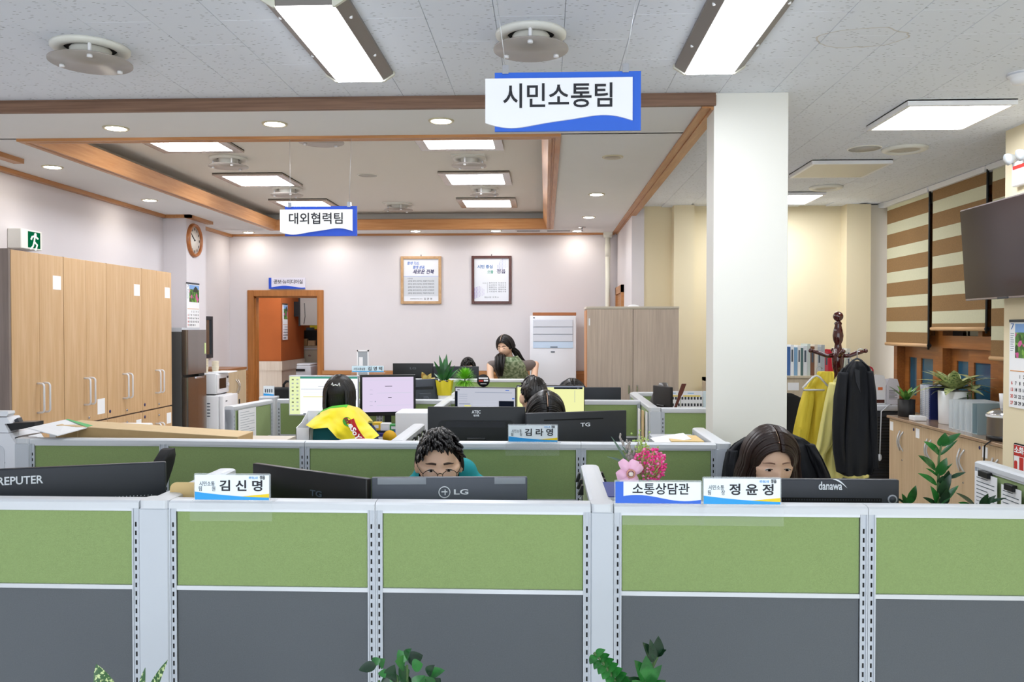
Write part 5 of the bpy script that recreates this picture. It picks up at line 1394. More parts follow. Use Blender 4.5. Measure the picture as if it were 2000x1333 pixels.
for (xa, xb, yt, lab, mm, nm) in ((1704, 1731, 734, 'open white carton with an orange label on the air purifier', M_wplast, 'carton_open'), (1731, 1757, 741, 'white carton with dark print beside the open carton', mat('carton_lilac', '#dcdbe2', .6), 'carton_tall')):
    a, c = PY(xa, yt, 7.06), PY(xb, yt, 7.06)
    e = thing('gift_carton', lab, 'box', ((a.x + c.x) / 2, 7.06, zc), 0); w = c.x - a.x - .004; h = a.z - zc - .05
    MB().box(-w / 2, w / 2, 0, .12, 0, h).build('body', mm, e)
    MB().prism([(-w / 2, h), (w / 2, h), (w * .35, h + .05), (-w * .3, h + .06)], 0, .003, 'xz').build('flap', mm, e)
    MB().prism([(-w / 2, h), (w / 2, h), (w * .4, h + .05), (-w * .45, h + .04)], .117, .12, 'xz').build('flap', mm, e)
    if nm == 'carton_open':
        MB().box(-w * .1, w * .25, -.001, 0, h * .62, h * .75).build('orange_label', mat('label_orange', '#e2733a', .5), e); MB().box(-w * .3, w * .4, -.001, 0, .01, h * .2).build('dark_print', M_fr2, e)
    else: prints(None, -w * .3, w * .35, h * .25, h * .75, 8, -.0005, e, M_cgrey)
# ------------------------------------------------------------------ low bookcase with books behind the coat stand
yK = 7.55; zk = PY(1600, 735, yK).z
xa, xb = PY(1475, 735, yK).x, PY(1713, 735, yK).x
e = thing('bookcase', 'low beige bookcase holding the row of books behind the column', 'bookcase', ((xa + xb) / 2, yK, 0)); w = xb - xa
M_bk = mat('bookcase_beige', '#cbbda5', .5, grain=((40, 40, 2), '#bfb098'))
MB().box(-w / 2, w / 2, .02, .34, 0, zk - .022).build('body', M_bk, e); MB().box(-w / 2 - .01, w / 2 + .01, 0, .345, zk - .022, zk, bev=.002).build('top', M_bk, e)
for k in range(4):
    d = MB().box(-w / 2 + w * k / 4 + .002, -w / 2 + w * (k + 1) / 4 - .002, .004, .02, .05, zk - .03).build('door', M_bk, e)
    if k in (1, 3): MB().box(-w / 2 + w * k / 4 + .02, -w / 2 + w * k / 4 + .12, .0025, .004, zk - .13, zk - .06).build('label_sheet', M_paper, d)
cols = [('#e7e3da', 8), ('#c9d6e4', 8), ('#2b3f6e', 5), ('#3d69a8', 11), ('#e9eef2', 7), ('#7fa7c9', 7), ('#eceae4', 6), ('#4c6a6a', 5), ('#d9dde0', 8), ('#bfc9c4', 6), ('#7a5138', 8), ('#d8cfc0', 6), ('#b9bec2', 7), ('#a8adb2', 7), ('#c44a55', 7), ('#c2182f', 10), ('#f0ece8', 6), ('#8aa08f', 6), ('#e3e3df', 8), ('#cdd4c6', 6), ('#dedbd0', 7)]
px = 1512.0
nm = ['cream', 'pale blue', 'navy', 'mid blue', 'white', 'sky blue', 'ivory', 'dark teal', 'light grey', 'grey green', 'brown', 'beige', 'grey', 'slate grey', 'rose', 'bright red', 'off-white', 'sage', 'pale grey', 'pale sage', 'sand']
for i, (c, t) in enumerate(cols):
    a = PY(px, 700, yK + .05).x; b_ = PY(px + t - .3, 700, yK + .05).x; px += t
    hb = PY(1580, 672 + (i * 5) % 9 + (8 if px > 1612 else 0), yK + .05).z - zk - .002
    e = thing('book', '%s book standing in the row on the beige bookcase' % nm[i], 'book', ((a + b_) / 2, yK + .05, zk + .001), 0, 'books on the low bookcase'); w_ = b_ - a
    mm = mat('book' + c, c, .5)
    MB().box(-w_ / 2, w_ / 2, 0, .004, 0, hb).box(-w_ / 2, -w_ / 2 + .003, .004, .2, 0, hb).box(w_ / 2 - .003, w_ / 2, .004, .2, 0, hb).build('cover', mm, e)
    MB().box(-w_ / 2 + .003, w_ / 2 - .003, .004, .195, .004, hb - .005).build('pages', M_paper, e)
    if i % 2 == 0: MB().box(-w_ / 4, w_ / 4, -.0006, 0, hb * .45, hb * .85).build('spine_title', M_cgrey, e)
a = PY(1698, 734, yK + .05)
tag(MB().tube([(a.x - .035, yK + .06, zk + .002)] + [(a.x + .035 * math.cos(math.pi - t), yK + .06, zk + .04 + .04 * math.sin(t)) for t in [k * math.pi / 10 for k in range(11)]] + [(a.x + .035, yK + .06, zk + .002)], .008, 8).build('red_handle', mat('red_rubber', '#b3263a', .4)), 'red curved handle standing on the bookcase end', 'handle')
# ------------------------------------------------------------------ television, calendar and signs on the pillar
TX = 2.60
ta, tb = PX(1880, 411, TX - .03), PX(1897, 588, TX + .02)
e = thing('wall_television', 'large dark television on the cream pillar', 'television', (TX, ta.y, tb.z)); W = 1.05; H = ta.z - tb.z
tilt = .07
Rm = Matrix.Rotation(-tilt, 4, 'Y')
MB().box(-.008, .03, -W, 0, 0, H, bev=.004, M=Rm).build('case', mat('tv_bezel', '#b5aeb2', .25, metal=.8), e)
MB().box(-.0105, -.007, -W + .008, -.008, .012, H - .008, M=Rm).build('screen', mat('tv_screen', '#2a2222', .12, spec=.6), e)
MB().box(-.012, -.006, -W * .45, -W * .35, -.001, .011, M=Rm).build('logo', M_dgrey, e)
MB().box(.02, .11, -W * .6, -W * .42, .2, .4).build('bracket', M_black, e)
ca = PX(1973, 626, PILX - .002); cb = PX(1973, 795, PILX - .002)
wall_calendar('wall_calendar', (PILX - .001, ca.y - .15, ca.z), .30, ca.z - cb.z, -math.pi / 2, 'wall calendar with flower photo on the cream pillar under the television', '7')
ca, cb = PX(1982, 865, PILX), PX(1982, 940, PILX)
e = thing('extinguisher_sign', 'red and white fire extinguisher sign on the cream pillar', 'sign', (PILX, ca.y, cb.z), -math.pi / 2); h = ca.z - cb.z; w = h * .75
MB().prism(rrect(0, w, 0, h, .012), -.006, 0, 'xz').build('plate', M_black, e)
MB().box(.008, w - .008, -.008, -.006, .008, h - .008).build('white_field', M_paper, e)
MB().box(.01, w - .01, -.009, -.008, h * .68, h - .01).build('red_header', M_red, e)
text('소화기', h * .2, M_sw, e, (w / 2, -.0096, h * .82), bold=.03, width=w * .82)
MB().prism([(w * .38, h * .66), (w * .38, h * .34), (w * .28, h * .34), (w * .5, h * .12), (w * .72, h * .34), (w * .62, h * .34), (w * .62, h * .66)][::-1], -.009, -.008, 'xz').build('arrow', M_red, e)
for s in (.16, .84): MB().prism(rrect(w * s - .015, w * s + .015, h * .25, h * .55, .01), -.009, -.008, 'xz').build('extinguisher_icon', M_red, e)
ca = PX(1990, 325, PILX)
e = thing('emergency_light', 'white twin-lamp emergency light on the cream pillar above the television', 'emergency light', (PILX - .001, ca.y - .06, ca.z - .12), -math.pi / 2)
MB().box(-.06, .12, -.04, 0, 0, .14, bev=.006).build('box', M_wplast, e); MB().box(-.045, .1, -.042, -.04, .095, .115).build('red_stripe', M_red, e)
for s in (-.04, .08):
    MB().lathe([(.012, 0), (.03, .03), (.034, .05), (.001, .05)], n=18, cap=False, M=Matrix.Translation((s, -.03, .17)) @ Matrix.Rotation(1.9, 4, 'X')).build('lamp_head', mat('lamp_clear', '#cfd6dc', .15), e)
    MB().tube([(s, -.02, .14), (s, -.02, .17)], .008).build('lamp_neck', M_wplast, e)
# ================================================================== people
M_skin = mat('skin', '#ecc3a6', .5, noise=.03, nscale=30, subs=.06); M_lip = mat('lip', '#b5665c', .45)
M_hair = mat('hair_black', '#120f0e', .38, spec=.5, noise=.25, nscale=90); M_hairb = mat('hair_brown', '#2a1a15', .4, noise=.3, nscale=90)
M_eyew = mat('eye_white', '#e9e4df', .25); M_iris = mat('iris', '#1a110c', .15); M_brow = mat('brow', '#2a201b', .7)
def remesh(mb, name, voxel, smooth=2):
    me = mb.mesh(name); o = bpy.data.objects.new(name, me); COL.objects.link(o)
    m = o.modifiers.new('r', 'REMESH'); m.mode = 'VOXEL'; m.voxel_size = voxel; m.use_smooth_shade = True
    if smooth:
        s = o.modifiers.new('s', 'SMOOTH'); s.iterations = smooth; s.factor = .5
    dg = bpy.context.evaluated_depsgraph_get()
    r = bpy.data.meshes.new_from_object(o.evaluated_get(dg))
    bpy.data.objects.remove(o); bpy.data.meshes.remove(me)
    r.polygons.foreach_set('use_smooth', [True] * len(r.polygons))
    return r
def capsule(mb, p0, p1, r0, r1=None):
    r1 = r0 if r1 is None else r1
    p0, p1 = Vector(p0), Vector(p1)
    d = (p1 - p0); L = d.length; d = d.normalized() if L > 1e-6 else Vector((0, 0, 1))
    pts, rs = [], []
    for k in range(5):
        a = math.pi / 2 * (1 - k / 4); pts.append(p0 - d * r0 * math.sin(a)); rs.append(max(1e-4, r0 * math.cos(a)))
    for k in range(5):
        a = math.pi / 2 * k / 4; pts.append(p1 + d * r1 * math.sin(a)); rs.append(max(1e-4, r1 * math.cos(a)))
    mb.tube(pts, rs, 14)
def chain(mb, pts):
    for (a, ra), (b_, rb) in zip(pts[:-1], pts[1:]): capsule(mb, a, b_, ra, rb)
def gs(x, s): return math.exp(-(x / s) ** 2)
def head_pt(az, el, k=1.0):
    """point on the head surface; az 0 = face (-Y), el = elevation; origin at eye level between the ears"""
    ce, se = math.cos(el), math.sin(el)
    x = .076 * ce * math.sin(az); y = -.094 * ce * math.cos(az); z = .112 * se
    if z < 0:
        t = -z / .112
        x *= 1 - .30 * t ** 1.6
        if y > 0: y *= 1 - .45 * t
        else: y *= 1 - .10 * t
    y += .012 if z > 0 else .0
    fr = 1 if math.cos(az) > 0 else 0
    if fr:
        n = gs(x, .013) * (gs(z + .034, .016) * .021 + gs(z + .012, .022) * .009)
        y -= n + gs(x, .017) * gs(z + .098, .02) * .008 + gs(x, .024) * gs(z + .068, .010) * .006
        for s in (-1, 1):
            y += gs(x - s * .031, .017) * gs(z - .0, .012) * .009
            y -= gs(x - s * .03, .022) * gs(z - .026, .009) * .003 + gs(x - s * .042, .02) * gs(z + .035, .02) * .004
    return Vector((x * k, y * k, z * k))
def head_shape(mb, M):
    nu, nv = 72, 56
    mb.grid(lambda u, v: M @ head_pt(2 * math.pi * u, -math.pi / 2 + math.pi * v), nu, nv, closeu=True)
    for s in (-1, 1):
        mb.ell((0, 0, 0), .011, .020, .032, 12, 8, M=M @ Matrix.Translation((s * .078, .012, -.008)) @ Matrix.Rotation(s * .25, 4, 'Z'))
def face(parent, M, gaze=0.0, lips=True, closed=.55, brow=None, bt=1.0):
    for s in (-1, 1):
        c = Vector((s * .031, 0, .0)); y = head_pt(math.asin(max(-1, min(1, c.x / .076))), 0.0).y - .0005
        T = M @ Matrix.Translation((c.x, y, 0))
        q = MB(); n = 14
        up = [(-.0135 + .027 * i / n, .0065 * closed * math.sin(math.pi * i / n) ** .8) for i in range(n + 1)]
        lo = [(-.0135 + .027 * i / n, -.0045 * closed * math.sin(math.pi * i / n)) for i in range(n + 1)]
        vs = [(x, -.003 + abs(x) * .14, z) for x, z in up] + [(x, -.003 + abs(x) * .14, z) for x, z in lo[::-1]]
        vs += [(x, .006, z) for x, _, z in vs]
        m_ = len(vs) // 2
        fs = [tuple(range(m_))] + [(i, (i + 1) % m_, m_ + (i + 1) % m_, m_ + i) for i in range(m_)]
        eo = q.add(vs, fs, 0, False, T).build('eye', M_eyew, parent)
        r = .0052
        ic = [(gaze + r * math.cos(t * math.pi / 8), max(-.0042 * closed, min(.0058 * closed, r * math.sin(t * math.pi / 8) - .0006))) for t in range(16)]
        MB().prism(ic, -.0042, -.002, 'xz', M=T).build('iris', M_iris, eo)
        MB().tube([(x * 1.05, -.0046 + abs(x) * .15, z + .0006) for x, z in up], .0011, 6, M=T).build('lash_line', M_brow, eo)
        bp = []
        for i in range(9):
            t = i / 8; x = s * (.013 + .036 * t); z = .0235 + .0032 * math.sin(math.pi * min(1, t * 1.1)) - .0035 * t
            yy = head_pt(math.asin(max(-1, min(1, x / .076))), math.asin(z / .112)).y
            bp.append(M @ Vector((x, yy - .0005, z)))
        MB().tube(bp, [bt * .0012 + bt * .0022 * math.sin(math.pi * min(1, .25 + i / 10)) for i in range(9)], 6).build('eyebrow', brow or M_brow, parent)
    if lips:
        q = MB()
        for dz, rr in ((.0022, .003), (-.0028, .0036)):
            pts = [M @ Vector((x, head_pt(math.asin(x / .076), math.asin(-.068 / .112)).y - .001, -.068 + dz - .6 * x * x / .02 * .1)) for x in [(-.02 + .04 * k / 8) for k in range(9)]]
            q.tube(pts, [rr * (.25 + .75 * math.sin(math.pi * k / 8)) for k in range(9)], 6)
        q.build('lips', M_lip, parent)
def hand(mb, wrist, fwd, up, s=1.0):
    """palm with five separate bent fingers, joined to the wrist; up = back of the hand"""
    f = Vector(fwd).normalized(); u = Vector(up); u = (u - f * u.dot(f)).normalized(); sd = f.cross(u) * s
    w_ = Vector(wrist)
    for k in (-1, 0, 1): capsule(mb, w_ + f * .015 + sd * k * .016, w_ + f * .075 + sd * k * .022, .015, .013)
    for k, L in ((-1.5, .062), (-.5, .075), (.5, .080), (1.5, .070)):
        b0 = w_ + f * .08 + sd * (k * .0185); b1 = b0 + f * L * .5 - u * .004; b2 = b1 + f * L * .3 - u * L * .22; b3 = b2 + f * L * .15 - u * L * .25
        chain(mb, [(b0, .0088), (b1, .0082), (b2, .0075), (b3, .0068)])
    t0 = w_ + f * .025 + sd * .032; t1 = t0 + f * .03 + sd * .022 - u * .008; t2_ = t1 + f * .026 + sd * .004 - u * .008
    chain(mb, [(w_ + f * .02 + sd * .02, .013), (t0, .0115), (t1, .0098), (t2_, .0082)])
class Person: pass
def parting(p, y0=-.08, y1=.0, r=.0016):
    pts = []
    for k in range(9):
        y = y0 + (y1 - y0) * k / 8
        pts.append((0, y, .112 * 1.10 * math.sqrt(max(.02, 1 - ((y - .004) / .104) ** 2)) + .0075))
    MB().tube(pts, r, 6, M=p.MH).build('parting', M_skin, p.e)
def person(label, H, face_yaw, pitch, body_yaw, lean=.12, roll=0.0, seat=.50, standing=False, voxel=.0065, lips=False, closed=.55, gaze=0.0, show_face=True, arms=None, pelvis=None, shirt=None, shirt_mat=None, trousers='#2c2f38', sleeve=.55, hs=1.0, hand_z=.755, reach=.30, extra=None, brow=None, bt=1.0):
    """H: head centre; yaw 0 looks at -Y (towards the camera)"""
    H = Vector(H)
    MH = Matrix.Translation(H) @ Matrix.Rotation(face_yaw, 4, 'Z') @ Matrix.Rotation(pitch, 4, 'X') @ Matrix.Rotation(roll, 4, 'Y') @ Matrix.Scale(hs, 4)
    fw = Vector((math.sin(body_yaw), -math.cos(body_yaw), 0)); sd = Vector((math.cos(body_yaw), math.sin(body_yaw), 0)); up = Vector((0, 0, 1))
    P = Vector(pelvis) if pelvis is not None else Vector((H.x, H.y, seat + .08)) - fw * (lean + .02)
    N = MH @ Vector((0, .035, -.155))
    chest = P.lerp(N, .62)
    base = Vector((P.x, P.y, 0))
    e = thing('person', label, 'person', base)
    T0 = Matrix.Translation(-base)
    b = MB(); c = MB(); tr = MB()
    head_shape(b, T0 @ MH)
    L = lambda v: v - base
    Nb = N - up * .03 - fw * .01
    chain(b, [(L(MH @ Vector((0, .02, -.06))), .052), (L(N), .048), (L(Nb - up * .03), .055)])
    sh = {}; el = {}; wr = {}
    for s in (-1, 1):
        sh[s] = Nb + sd * (s * .158) - up * .045
        if arms and s in arms: el[s], wr[s] = Vector(arms[s][0]), Vector(arms[s][1])
        else:
            el[s] = sh[s] + sd * (s * .05) - up * .24 + fw * .09
            wr[s] = Vector((P.x, P.y, 0)) + fw * (reach + .16) + sd * (s * .13) + up * hand_z
        hip = P + sd * (s * .075)
        for (q, g) in ((b, 0), (c, .010)):
            chain(q, [(L(hip), .105 + g), (L(chest + sd * s * .07), .088 + g), (L(sh[s] - sd * s * .045), .055 + g)])
            chain(q, [(L(Nb - up * .02), .05 + g * .6), (L(sh[s]), .05 + g)])
        chain(b, [(L(sh[s]), .048), (L(sh[s].lerp(el[s], .5)), .043), (L(el[s]), .036), (L(el[s].lerp(wr[s], .35)), .036), (L(wr[s]), .024)])
        chain(c, [(L(sh[s]), .060), (L(sh[s].lerp(el[s], sleeve)), .056)])
        hand(b, L(wr[s]), (wr[s] - el[s]) * Vector((1, 1, .25)) if not standing else (wr[s] - el[s]) + fw * .12, up, -s)
        if standing:
            kn = hip - up * (P.z * .48) + fw * .03; an = Vector((hip.x, hip.y, .08))
        else:
            kn = hip + fw * .40 + sd * s * .04; kn.z = seat + .04; an = Vector((kn.x, kn.y, .08)) + fw * -.03
        chain(b, [(L(hip), .085), (L(kn), .055), (L(an), .038), (L(an + fw * .14 - up * .04), .034)])
        chain(tr, [(L(hip), .1), (L(kn), .066), (L(an + up * .04), .055)])
        capsule(tr, L(an - up * .03), L(an + fw * .15 - up * .045), .043, .036)
    capsule(b, L(P), L(chest), .11, .10); capsule(c, L(P), L(chest), .125, .112)
    capsule(c, L(P - up * .03), L(P + up * .05), .13, .13)
    for (x0_, x1_, r_) in (extra or []): capsule(c, L(x0_), L(x1_), r_)
    me = remesh(b, 'body', voxel); me.materials.append(M_skin); link('body', me, e)
    me = remesh(c, 'shirt', .009); me.materials.append(shirt_mat or mat('shirt' + str(shirt), shirt, .9, noise=.04, nscale=60)); link('shirt', me, e)
    me = remesh(tr, 'trousers', .012); me.materials.append(mat('trousers' + trousers, trousers, .9)); link('trousers', me, e)
    if show_face: face(e, T0 @ MH, gaze, lips, closed, brow, bt)
    p = Person(); p.e = e; p.MH = T0 @ MH; p.base = base; p.N = Nb - base; p.sh = {k: v - base for k, v in sh.items()}; p.fw, p.sd = fw, sd; p.P = P - base
    return p
# ------------------------------------------------------------------ hair
def scalp(az, el, k=1.06): 
    v = head_pt(az, el); 
    return Vector((v.x * k, v.y * k + .004, v.z * k + .003))
def hair_shell(q, M, line, k=1.085, rg=None, amp=.004):
    """cap of hair: for each azimuth from hairline elevation line(az) to the crown"""
    nu, nv = 72, 18
    def fn(u, v):
        az = 2 * math.pi * u; e0 = line(az if az <= math.pi else az - 2 * math.pi); el = e0 + (math.pi / 2 - e0) * v
        t = min(1, v * 4)
        kk = 1.0 + (k - 1.0) * t ** .6
        p = head_pt(az, el); n = mnoise.noise(Vector((az * 9, el * 3, 1.7))) * amp * t
        return M @ (Vector((p.x * kk, p.y * kk + .003 * t, p.z * kk)) * (1 + n / .1))
    q.grid(fn, nu, nv, closeu=True)
def strand(q, M, pts, r0, n=5):
    K = len(pts)
    q.tube([M @ Vector(p) for p in pts], [r0 * (.55 + .45 * math.sin(math.pi * min(1, .25 + .6 * i / (K - 1)))) * (1 if i < K - 1 else .25) for i in range(K)], n)
def part_hair(q, M, zend, part=0.0, n=60, rng=None, back=True, y0=-.085, y1=.09, front_lift=.0, wide=.0, k=1.09, curl=.01):
    """centre-parted straight hair: strands run from the parting over the sides and hang down"""
    rng = rng or random.Random(5)
    for i in range(n):
        t = (i + .5) / n
        y = y0 + (y1 - y0) * t
        for s in (-1, 1):
            yy = y + rng.uniform(-.003, .003)
            a = math.sqrt(max(0.02, 1 - ((yy - .004) / .104) ** 2))
            hw, hh = .082 * (a ** .8) * k, .112 * a * k
            zb = -.02
            pts = []
            jx = rng.uniform(0, .007)
            for j in range(9):
                ph = math.radians(2 + 92 * j / 8)
                x = part + s * (hw + jx) * math.sin(ph); z = hh * math.cos(ph)
                # front strands sweep backward off the forehead
                dy = (.040 * (j / 8) ** 1.2 if yy < -.03 else .008 * j / 8) * (1 - front_lift)
                pts.append((x, yy + dy, z + .004))
            x, ye, z = pts[-1]
            m_ = 5
            for j in range(1, m_ + 1):
                f = j / m_
                pts.append((x + s * (wide * math.sin(f * 2.6) - curl * f * f) + rng.uniform(-.002, .002), ye + .012 * f + rng.uniform(-.002, .002), z + (zend - z) * f + rng.uniform(-.006, .006)))
            strand(q, M, pts, .0075)
    if back:
        for i in range(int(n * .9)):
            az = math.pi + (i / (n * .9) - .5) * 2.6
            pts = [scalp(az, math.radians(88 - 88 * j / 7), k * .985) for j in range(8)]
            x, y, z = pts[-1]
            for j in range(1, 6):
                f = j / 5; pts.append((x * (1 - .05 * f) + rng.uniform(-.002, .002), y - .012 * f, z + (zend - z) * f + rng.uniform(-.008, .008)))
            strand(q, M, pts, .008)
def short_hair(q, M, rng, line, n=220, L=.045, k=1.07, fringe=True):
    for i in range(n):
        az = rng.uniform(-math.pi, math.pi); e0 = line(az); el = rng.uniform(e0 + .02, math.pi / 2)
        p0 = scalp(az, el, k); 
        # combed forward and a little sideways from the crown
        d = Vector((.35 * math.sin(az * 2) + .3 + rng.uniform(-.3, .3), -1, .12 + rng.uniform(-.1, .25)))
        if abs(az) > 1.2: d = Vector((math.sin(az) * .1, -.25 + rng.uniform(-.2, .2), -1))
        pts = []; p = Vector(p0)
        for j in range(6):
            pts.append(p.copy()); st = d.normalized() * (L / 5); p = p + st; d.z -= .16
            # stay outside the skull
            rr = Vector((p.x / .082, (p.y - .006) / .104, p.z / .121)).length
            if rr < 1.0: p = Vector((p.x / rr, (p.y - .006) / rr + .006, p.z / rr))
        strand(q, M, pts, rng.uniform(.004, .0075), 5)
rng = random.Random(11)
def mline(front, side, back):
    def f(az):
        a = abs(az)
        if a < .62: return math.radians(front)
        if a < 1.25: return math.radians(front + (side - front) * ((a - .62) / .63) ** .8)
        if a < 1.75: return math.radians(side - 6 * math.sin((a - 1.25) / .5 * math.pi))
        return math.radians(side + (back - side) * min(1, (a - 1.75) / .8))
    return f
# 1 man with glasses in the front row
Hm = PY(857, 921, 2.95); Hm = Vector((Hm.x, 2.96, PY(857, 921, 2.87).z + .012))
ln = mline(38, 5, -38)
p1_ = person('man with round glasses and teal shirt peering over the slate grey monitor', Hm, .16, .16, 0, lean=.20, shirt='#1f8f95', voxel=.0048, closed=.8, brow=mat('brow_soft', '#4a3a33', .8), bt=1.15, pelvis=(Hm.x + .03, 3.20, .58), hand_z=.76, reach=.26, extra=[(PY(838, 930, 3.16), PY(902, 925, 3.16), .062), (PY(818, 955, 3.16), PY(925, 955, 3.16), .062), (PY(820, 990, 3.16), PY(925, 990, 3.16), .075)])
q = MB(); hair_shell(q, p1_.MH, ln, 1.12, amp=.008); short_hair(q, p1_.MH, rng, ln, 420, .045, 1.09)
for i in range(34):
    az = -.75 + 1.5 * i / 33; p0 = scalp(az, math.radians(58 + rng.uniform(-6, 6)), 1.11); L_ = .052 + rng.uniform(-.008, .012) - .014 * gs(az - .15, .18)
    dirx = .35 + rng.uniform(-.25, .25)
    pts = [p0 + Vector((dirx * .03 * t, -.030 * t * (1 - .35 * t), -L_ * t * (.55 + .45 * t))) for t in [k / 5 for k in range(6)]]
    strand(q, p1_.MH, pts, .0065)
q.build('hair', M_hair, p1_.e)
# his glasses: thin dark wire, oval lenses
gl = bpy.data.objects.new('eyeglasses', None); COL.objects.link(gl); gl.parent = p1_.e
M_wirebk = mat('glasses_wire', '#26221f', .3, metal=.7)
for s in (-1, 1):
    pts = []
    for k in range(28):
        t = 2 * math.pi * k / 28
        x = s * .034 + .0245 * math.cos(t) * (1 + .04 * math.cos(4 * t)); z = -.009 + .0185 * math.sin(t)
        pts.append((x, -.103 + (abs(x) - .02) ** 2 * 6 + .0, z))
    MB().tube(pts, .0012, 6, closed=True, M=p1_.MH).build('rim', M_wirebk, gl)
    MB().add([p for p in pts], [tuple(range(28))], M=p1_.MH).build('lens', mat('lens_clear', '#f4f8fa', .03, alpha=.08), gl)
    MB().tube([(s * .059, -.096, -.004), (s * .066, -.085, .0), (s * .078, -.03, .002), (s * .080, .015, -.002)], .0012, 6, M=p1_.MH).build('temple', M_wirebk, gl)
MB().tube([(-.0095, -.1035, -.004), (0, -.107, .0), (.0095, -.1035, -.004)], .0012, 6, M=p1_.MH).build('bridge', M_wirebk, gl)
# 2 woman in the front row, centre parting
Hw = PY(1505, 917, 2.95); Hw = Vector((Hw.x, 2.96, PY(1505, 917, 2.87).z + .010))
p2_ = person('woman with parted brown hair behind the nameplates, black jacket behind her', Hw, .10, .20, 0, lean=.12, shirt='#3a3f46', voxel=.0048, closed=.75, brow=mat('brow_faint', '#8a6654', .8), bt=.7, pelvis=(Hw.x, 3.13, .58))
ln2 = lambda az: math.radians(34 + 14 * gs(az, .35) - 44 * min(1, max(0, (abs(az) - .55) / .8)) - (12 if abs(az) > 1.7 else 0))
q = MB(); hair_shell(q, p2_.MH, ln2, 1.08); part_hair(q, p2_.MH, -.15, .004, 64, random.Random(2), wide=.016, k=1.10, curl=.0)
q.build('hair', M_hairb, p2_.e)
parting(p2_)
# 3 woman with towel, seen from behind
Hy = PY(662, 772, 4.62); Hy = Vector((Hy.x, 4.64, Hy.z))
p3_ = person('dark-haired woman seen from behind with yellow towel over her shoulders', Hy, math.pi, .0, math.pi, lean=.06, shirt='#24315a', show_face=False, seat=.56, hand_z=.76, hs=.88)
q = MB(); hair_shell(q, p3_.MH, mline(40, -5, -50), 1.09); part_hair(q, p3_.MH, -.115, 0, 46, random.Random(4), wide=.004, k=1.09)
q.build('hair', M_hair, p3_.e)
q = MB(); ck = [(-.028, .110, .062), (-.022, .108, .082), (-.016, .112, .066), (.0, .114, .072), (.014, .113, .066), (.02, .109, .084), (.026, .112, .070)]
q.tube(ck, .0036, 6, M=p3_.MH); q.build('hair_clip', M_wplast, p3_.e)
# 4 man seen from behind in the middle
Hb = PY(1042, 776, 4.84); Hb = Vector((Hb.x, 4.84, Hb.z))
p4_ = person('short-haired man seen from behind facing the yellow tinted monitor', Hb, math.pi + .35, .05, math.pi, lean=.05, shirt='#3c4148', show_face=False, seat=.55, reach=.10)
ln4 = mline(40, 8, -30); q = MB(); hair_shell(q, p4_.MH, ln4, 1.09); short_hair(q, p4_.MH, random.Random(6), ln4, 170, .02, 1.07)
q.build('hair', M_hair, p4_.e)
# 5 woman bending her head behind the charcoal monitor
Hc_ = Vector((PY(1066, 790, 4.22).x, 4.22, PY(1066, 765, 4.22).z - .125))
p5_ = person('woman with straight parted black hair bowing behind the charcoal monitor', Hc_, .1, .55, 0, lean=.10, shirt='#4a4650', seat=.50, voxel=.006, pelvis=(Hc_.x + .02, 4.34, .58), reach=.06)
q = MB(); hair_shell(q, p5_.MH, ln2, 1.08); part_hair(q, p5_.MH, -.13, 0, 60, random.Random(8), wide=.012, k=1.10)
q.build('hair', M_hair, p5_.e); parting(p5_, -.06, .04)
# 6 person beyond the third row in front of a dark chair
Hd = Vector((PY(1119, 745, 6.60).x, 6.60, PY(1119, 741, 6.6).z - .125))
p6_ = person('person barely showing above the yellow tinted monitor, dark chair behind', Hd, 0, .25, 0, lean=.08, shirt='#5a5f66', voxel=.008)
q = MB(); hair_shell(q, p6_.MH, ln2, 1.08); part_hair(q, p6_.MH, -.10, 0, 40, random.Random(9), k=1.09); q.build('hair', M_hair, p6_.e)
# 7 man at the rear desk
He = Vector((PY(914, 705, 8.75).x, 8.75, PY(914, 697, 8.75).z - .13))
p7_ = person('man with black hair half hidden by the far dark monitor', He, .1, .35, 0, lean=.1, shirt='#5f7f93', voxel=.008)
ln7 = mline(34, 5, -35); q = MB(); hair_shell(q, p7_.MH, ln7, 1.10); short_hair(q, p7_.MH, random.Random(10), ln7, 160, .05, 1.08); q.build('hair', M_hair, p7_.e)
# 8 standing woman bending over the rear desk
Hf = PY(986, 677, 8.72)
M_dress = leaf_mat('dress_print', '#5f7350', '#a4b290', 38, .9, (.4, .62)); M_tee = mat('tee_taupe', '#746a66', .9, noise=.05, nscale=50)
shl = PY(961, 692, 8.80)
arms = {-1: (PY(957, 714, 8.78), Vector((PY(962, 740, 8.5).x, 8.42, .765))), 1: (PY(1046, 712, 8.85), Vector((PY(1034, 745, 8.5).x, 8.44, .765)))}
p8_ = person('standing woman in taupe top and green print dress leaning over the rear desk', Hf, -.42, .28, -.12, standing=True, pelvis=(Hf.x + .14, 9.02, .86), lips=True, closed=.35, shirt_mat=M_tee, sleeve=.62, voxel=.0055, arms=arms, trousers='#5d6f52', roll=-.08, hs=.98)
q = MB(); T = p8_.base
top = PY(1000, 700, 8.68) - T; 
secs = [(PY(997, 697, 8.70) - T, .085, .07), (PY(998, 706, 8.71) - T, .125, .10), (PY(1000, 716, 8.74) - T, .150, .115), (PY(1003, 730, 8.82) - T, .155, .135), (PY(1004, 745, 8.92) - T, .175, .16), (PY(1004, 775, 8.98) - T, .20, .185), (PY(1004, 830, 9.0) - T, .24, .22), (PY(1004, 880, 9.02) - T, .27, .24)]
n = 32
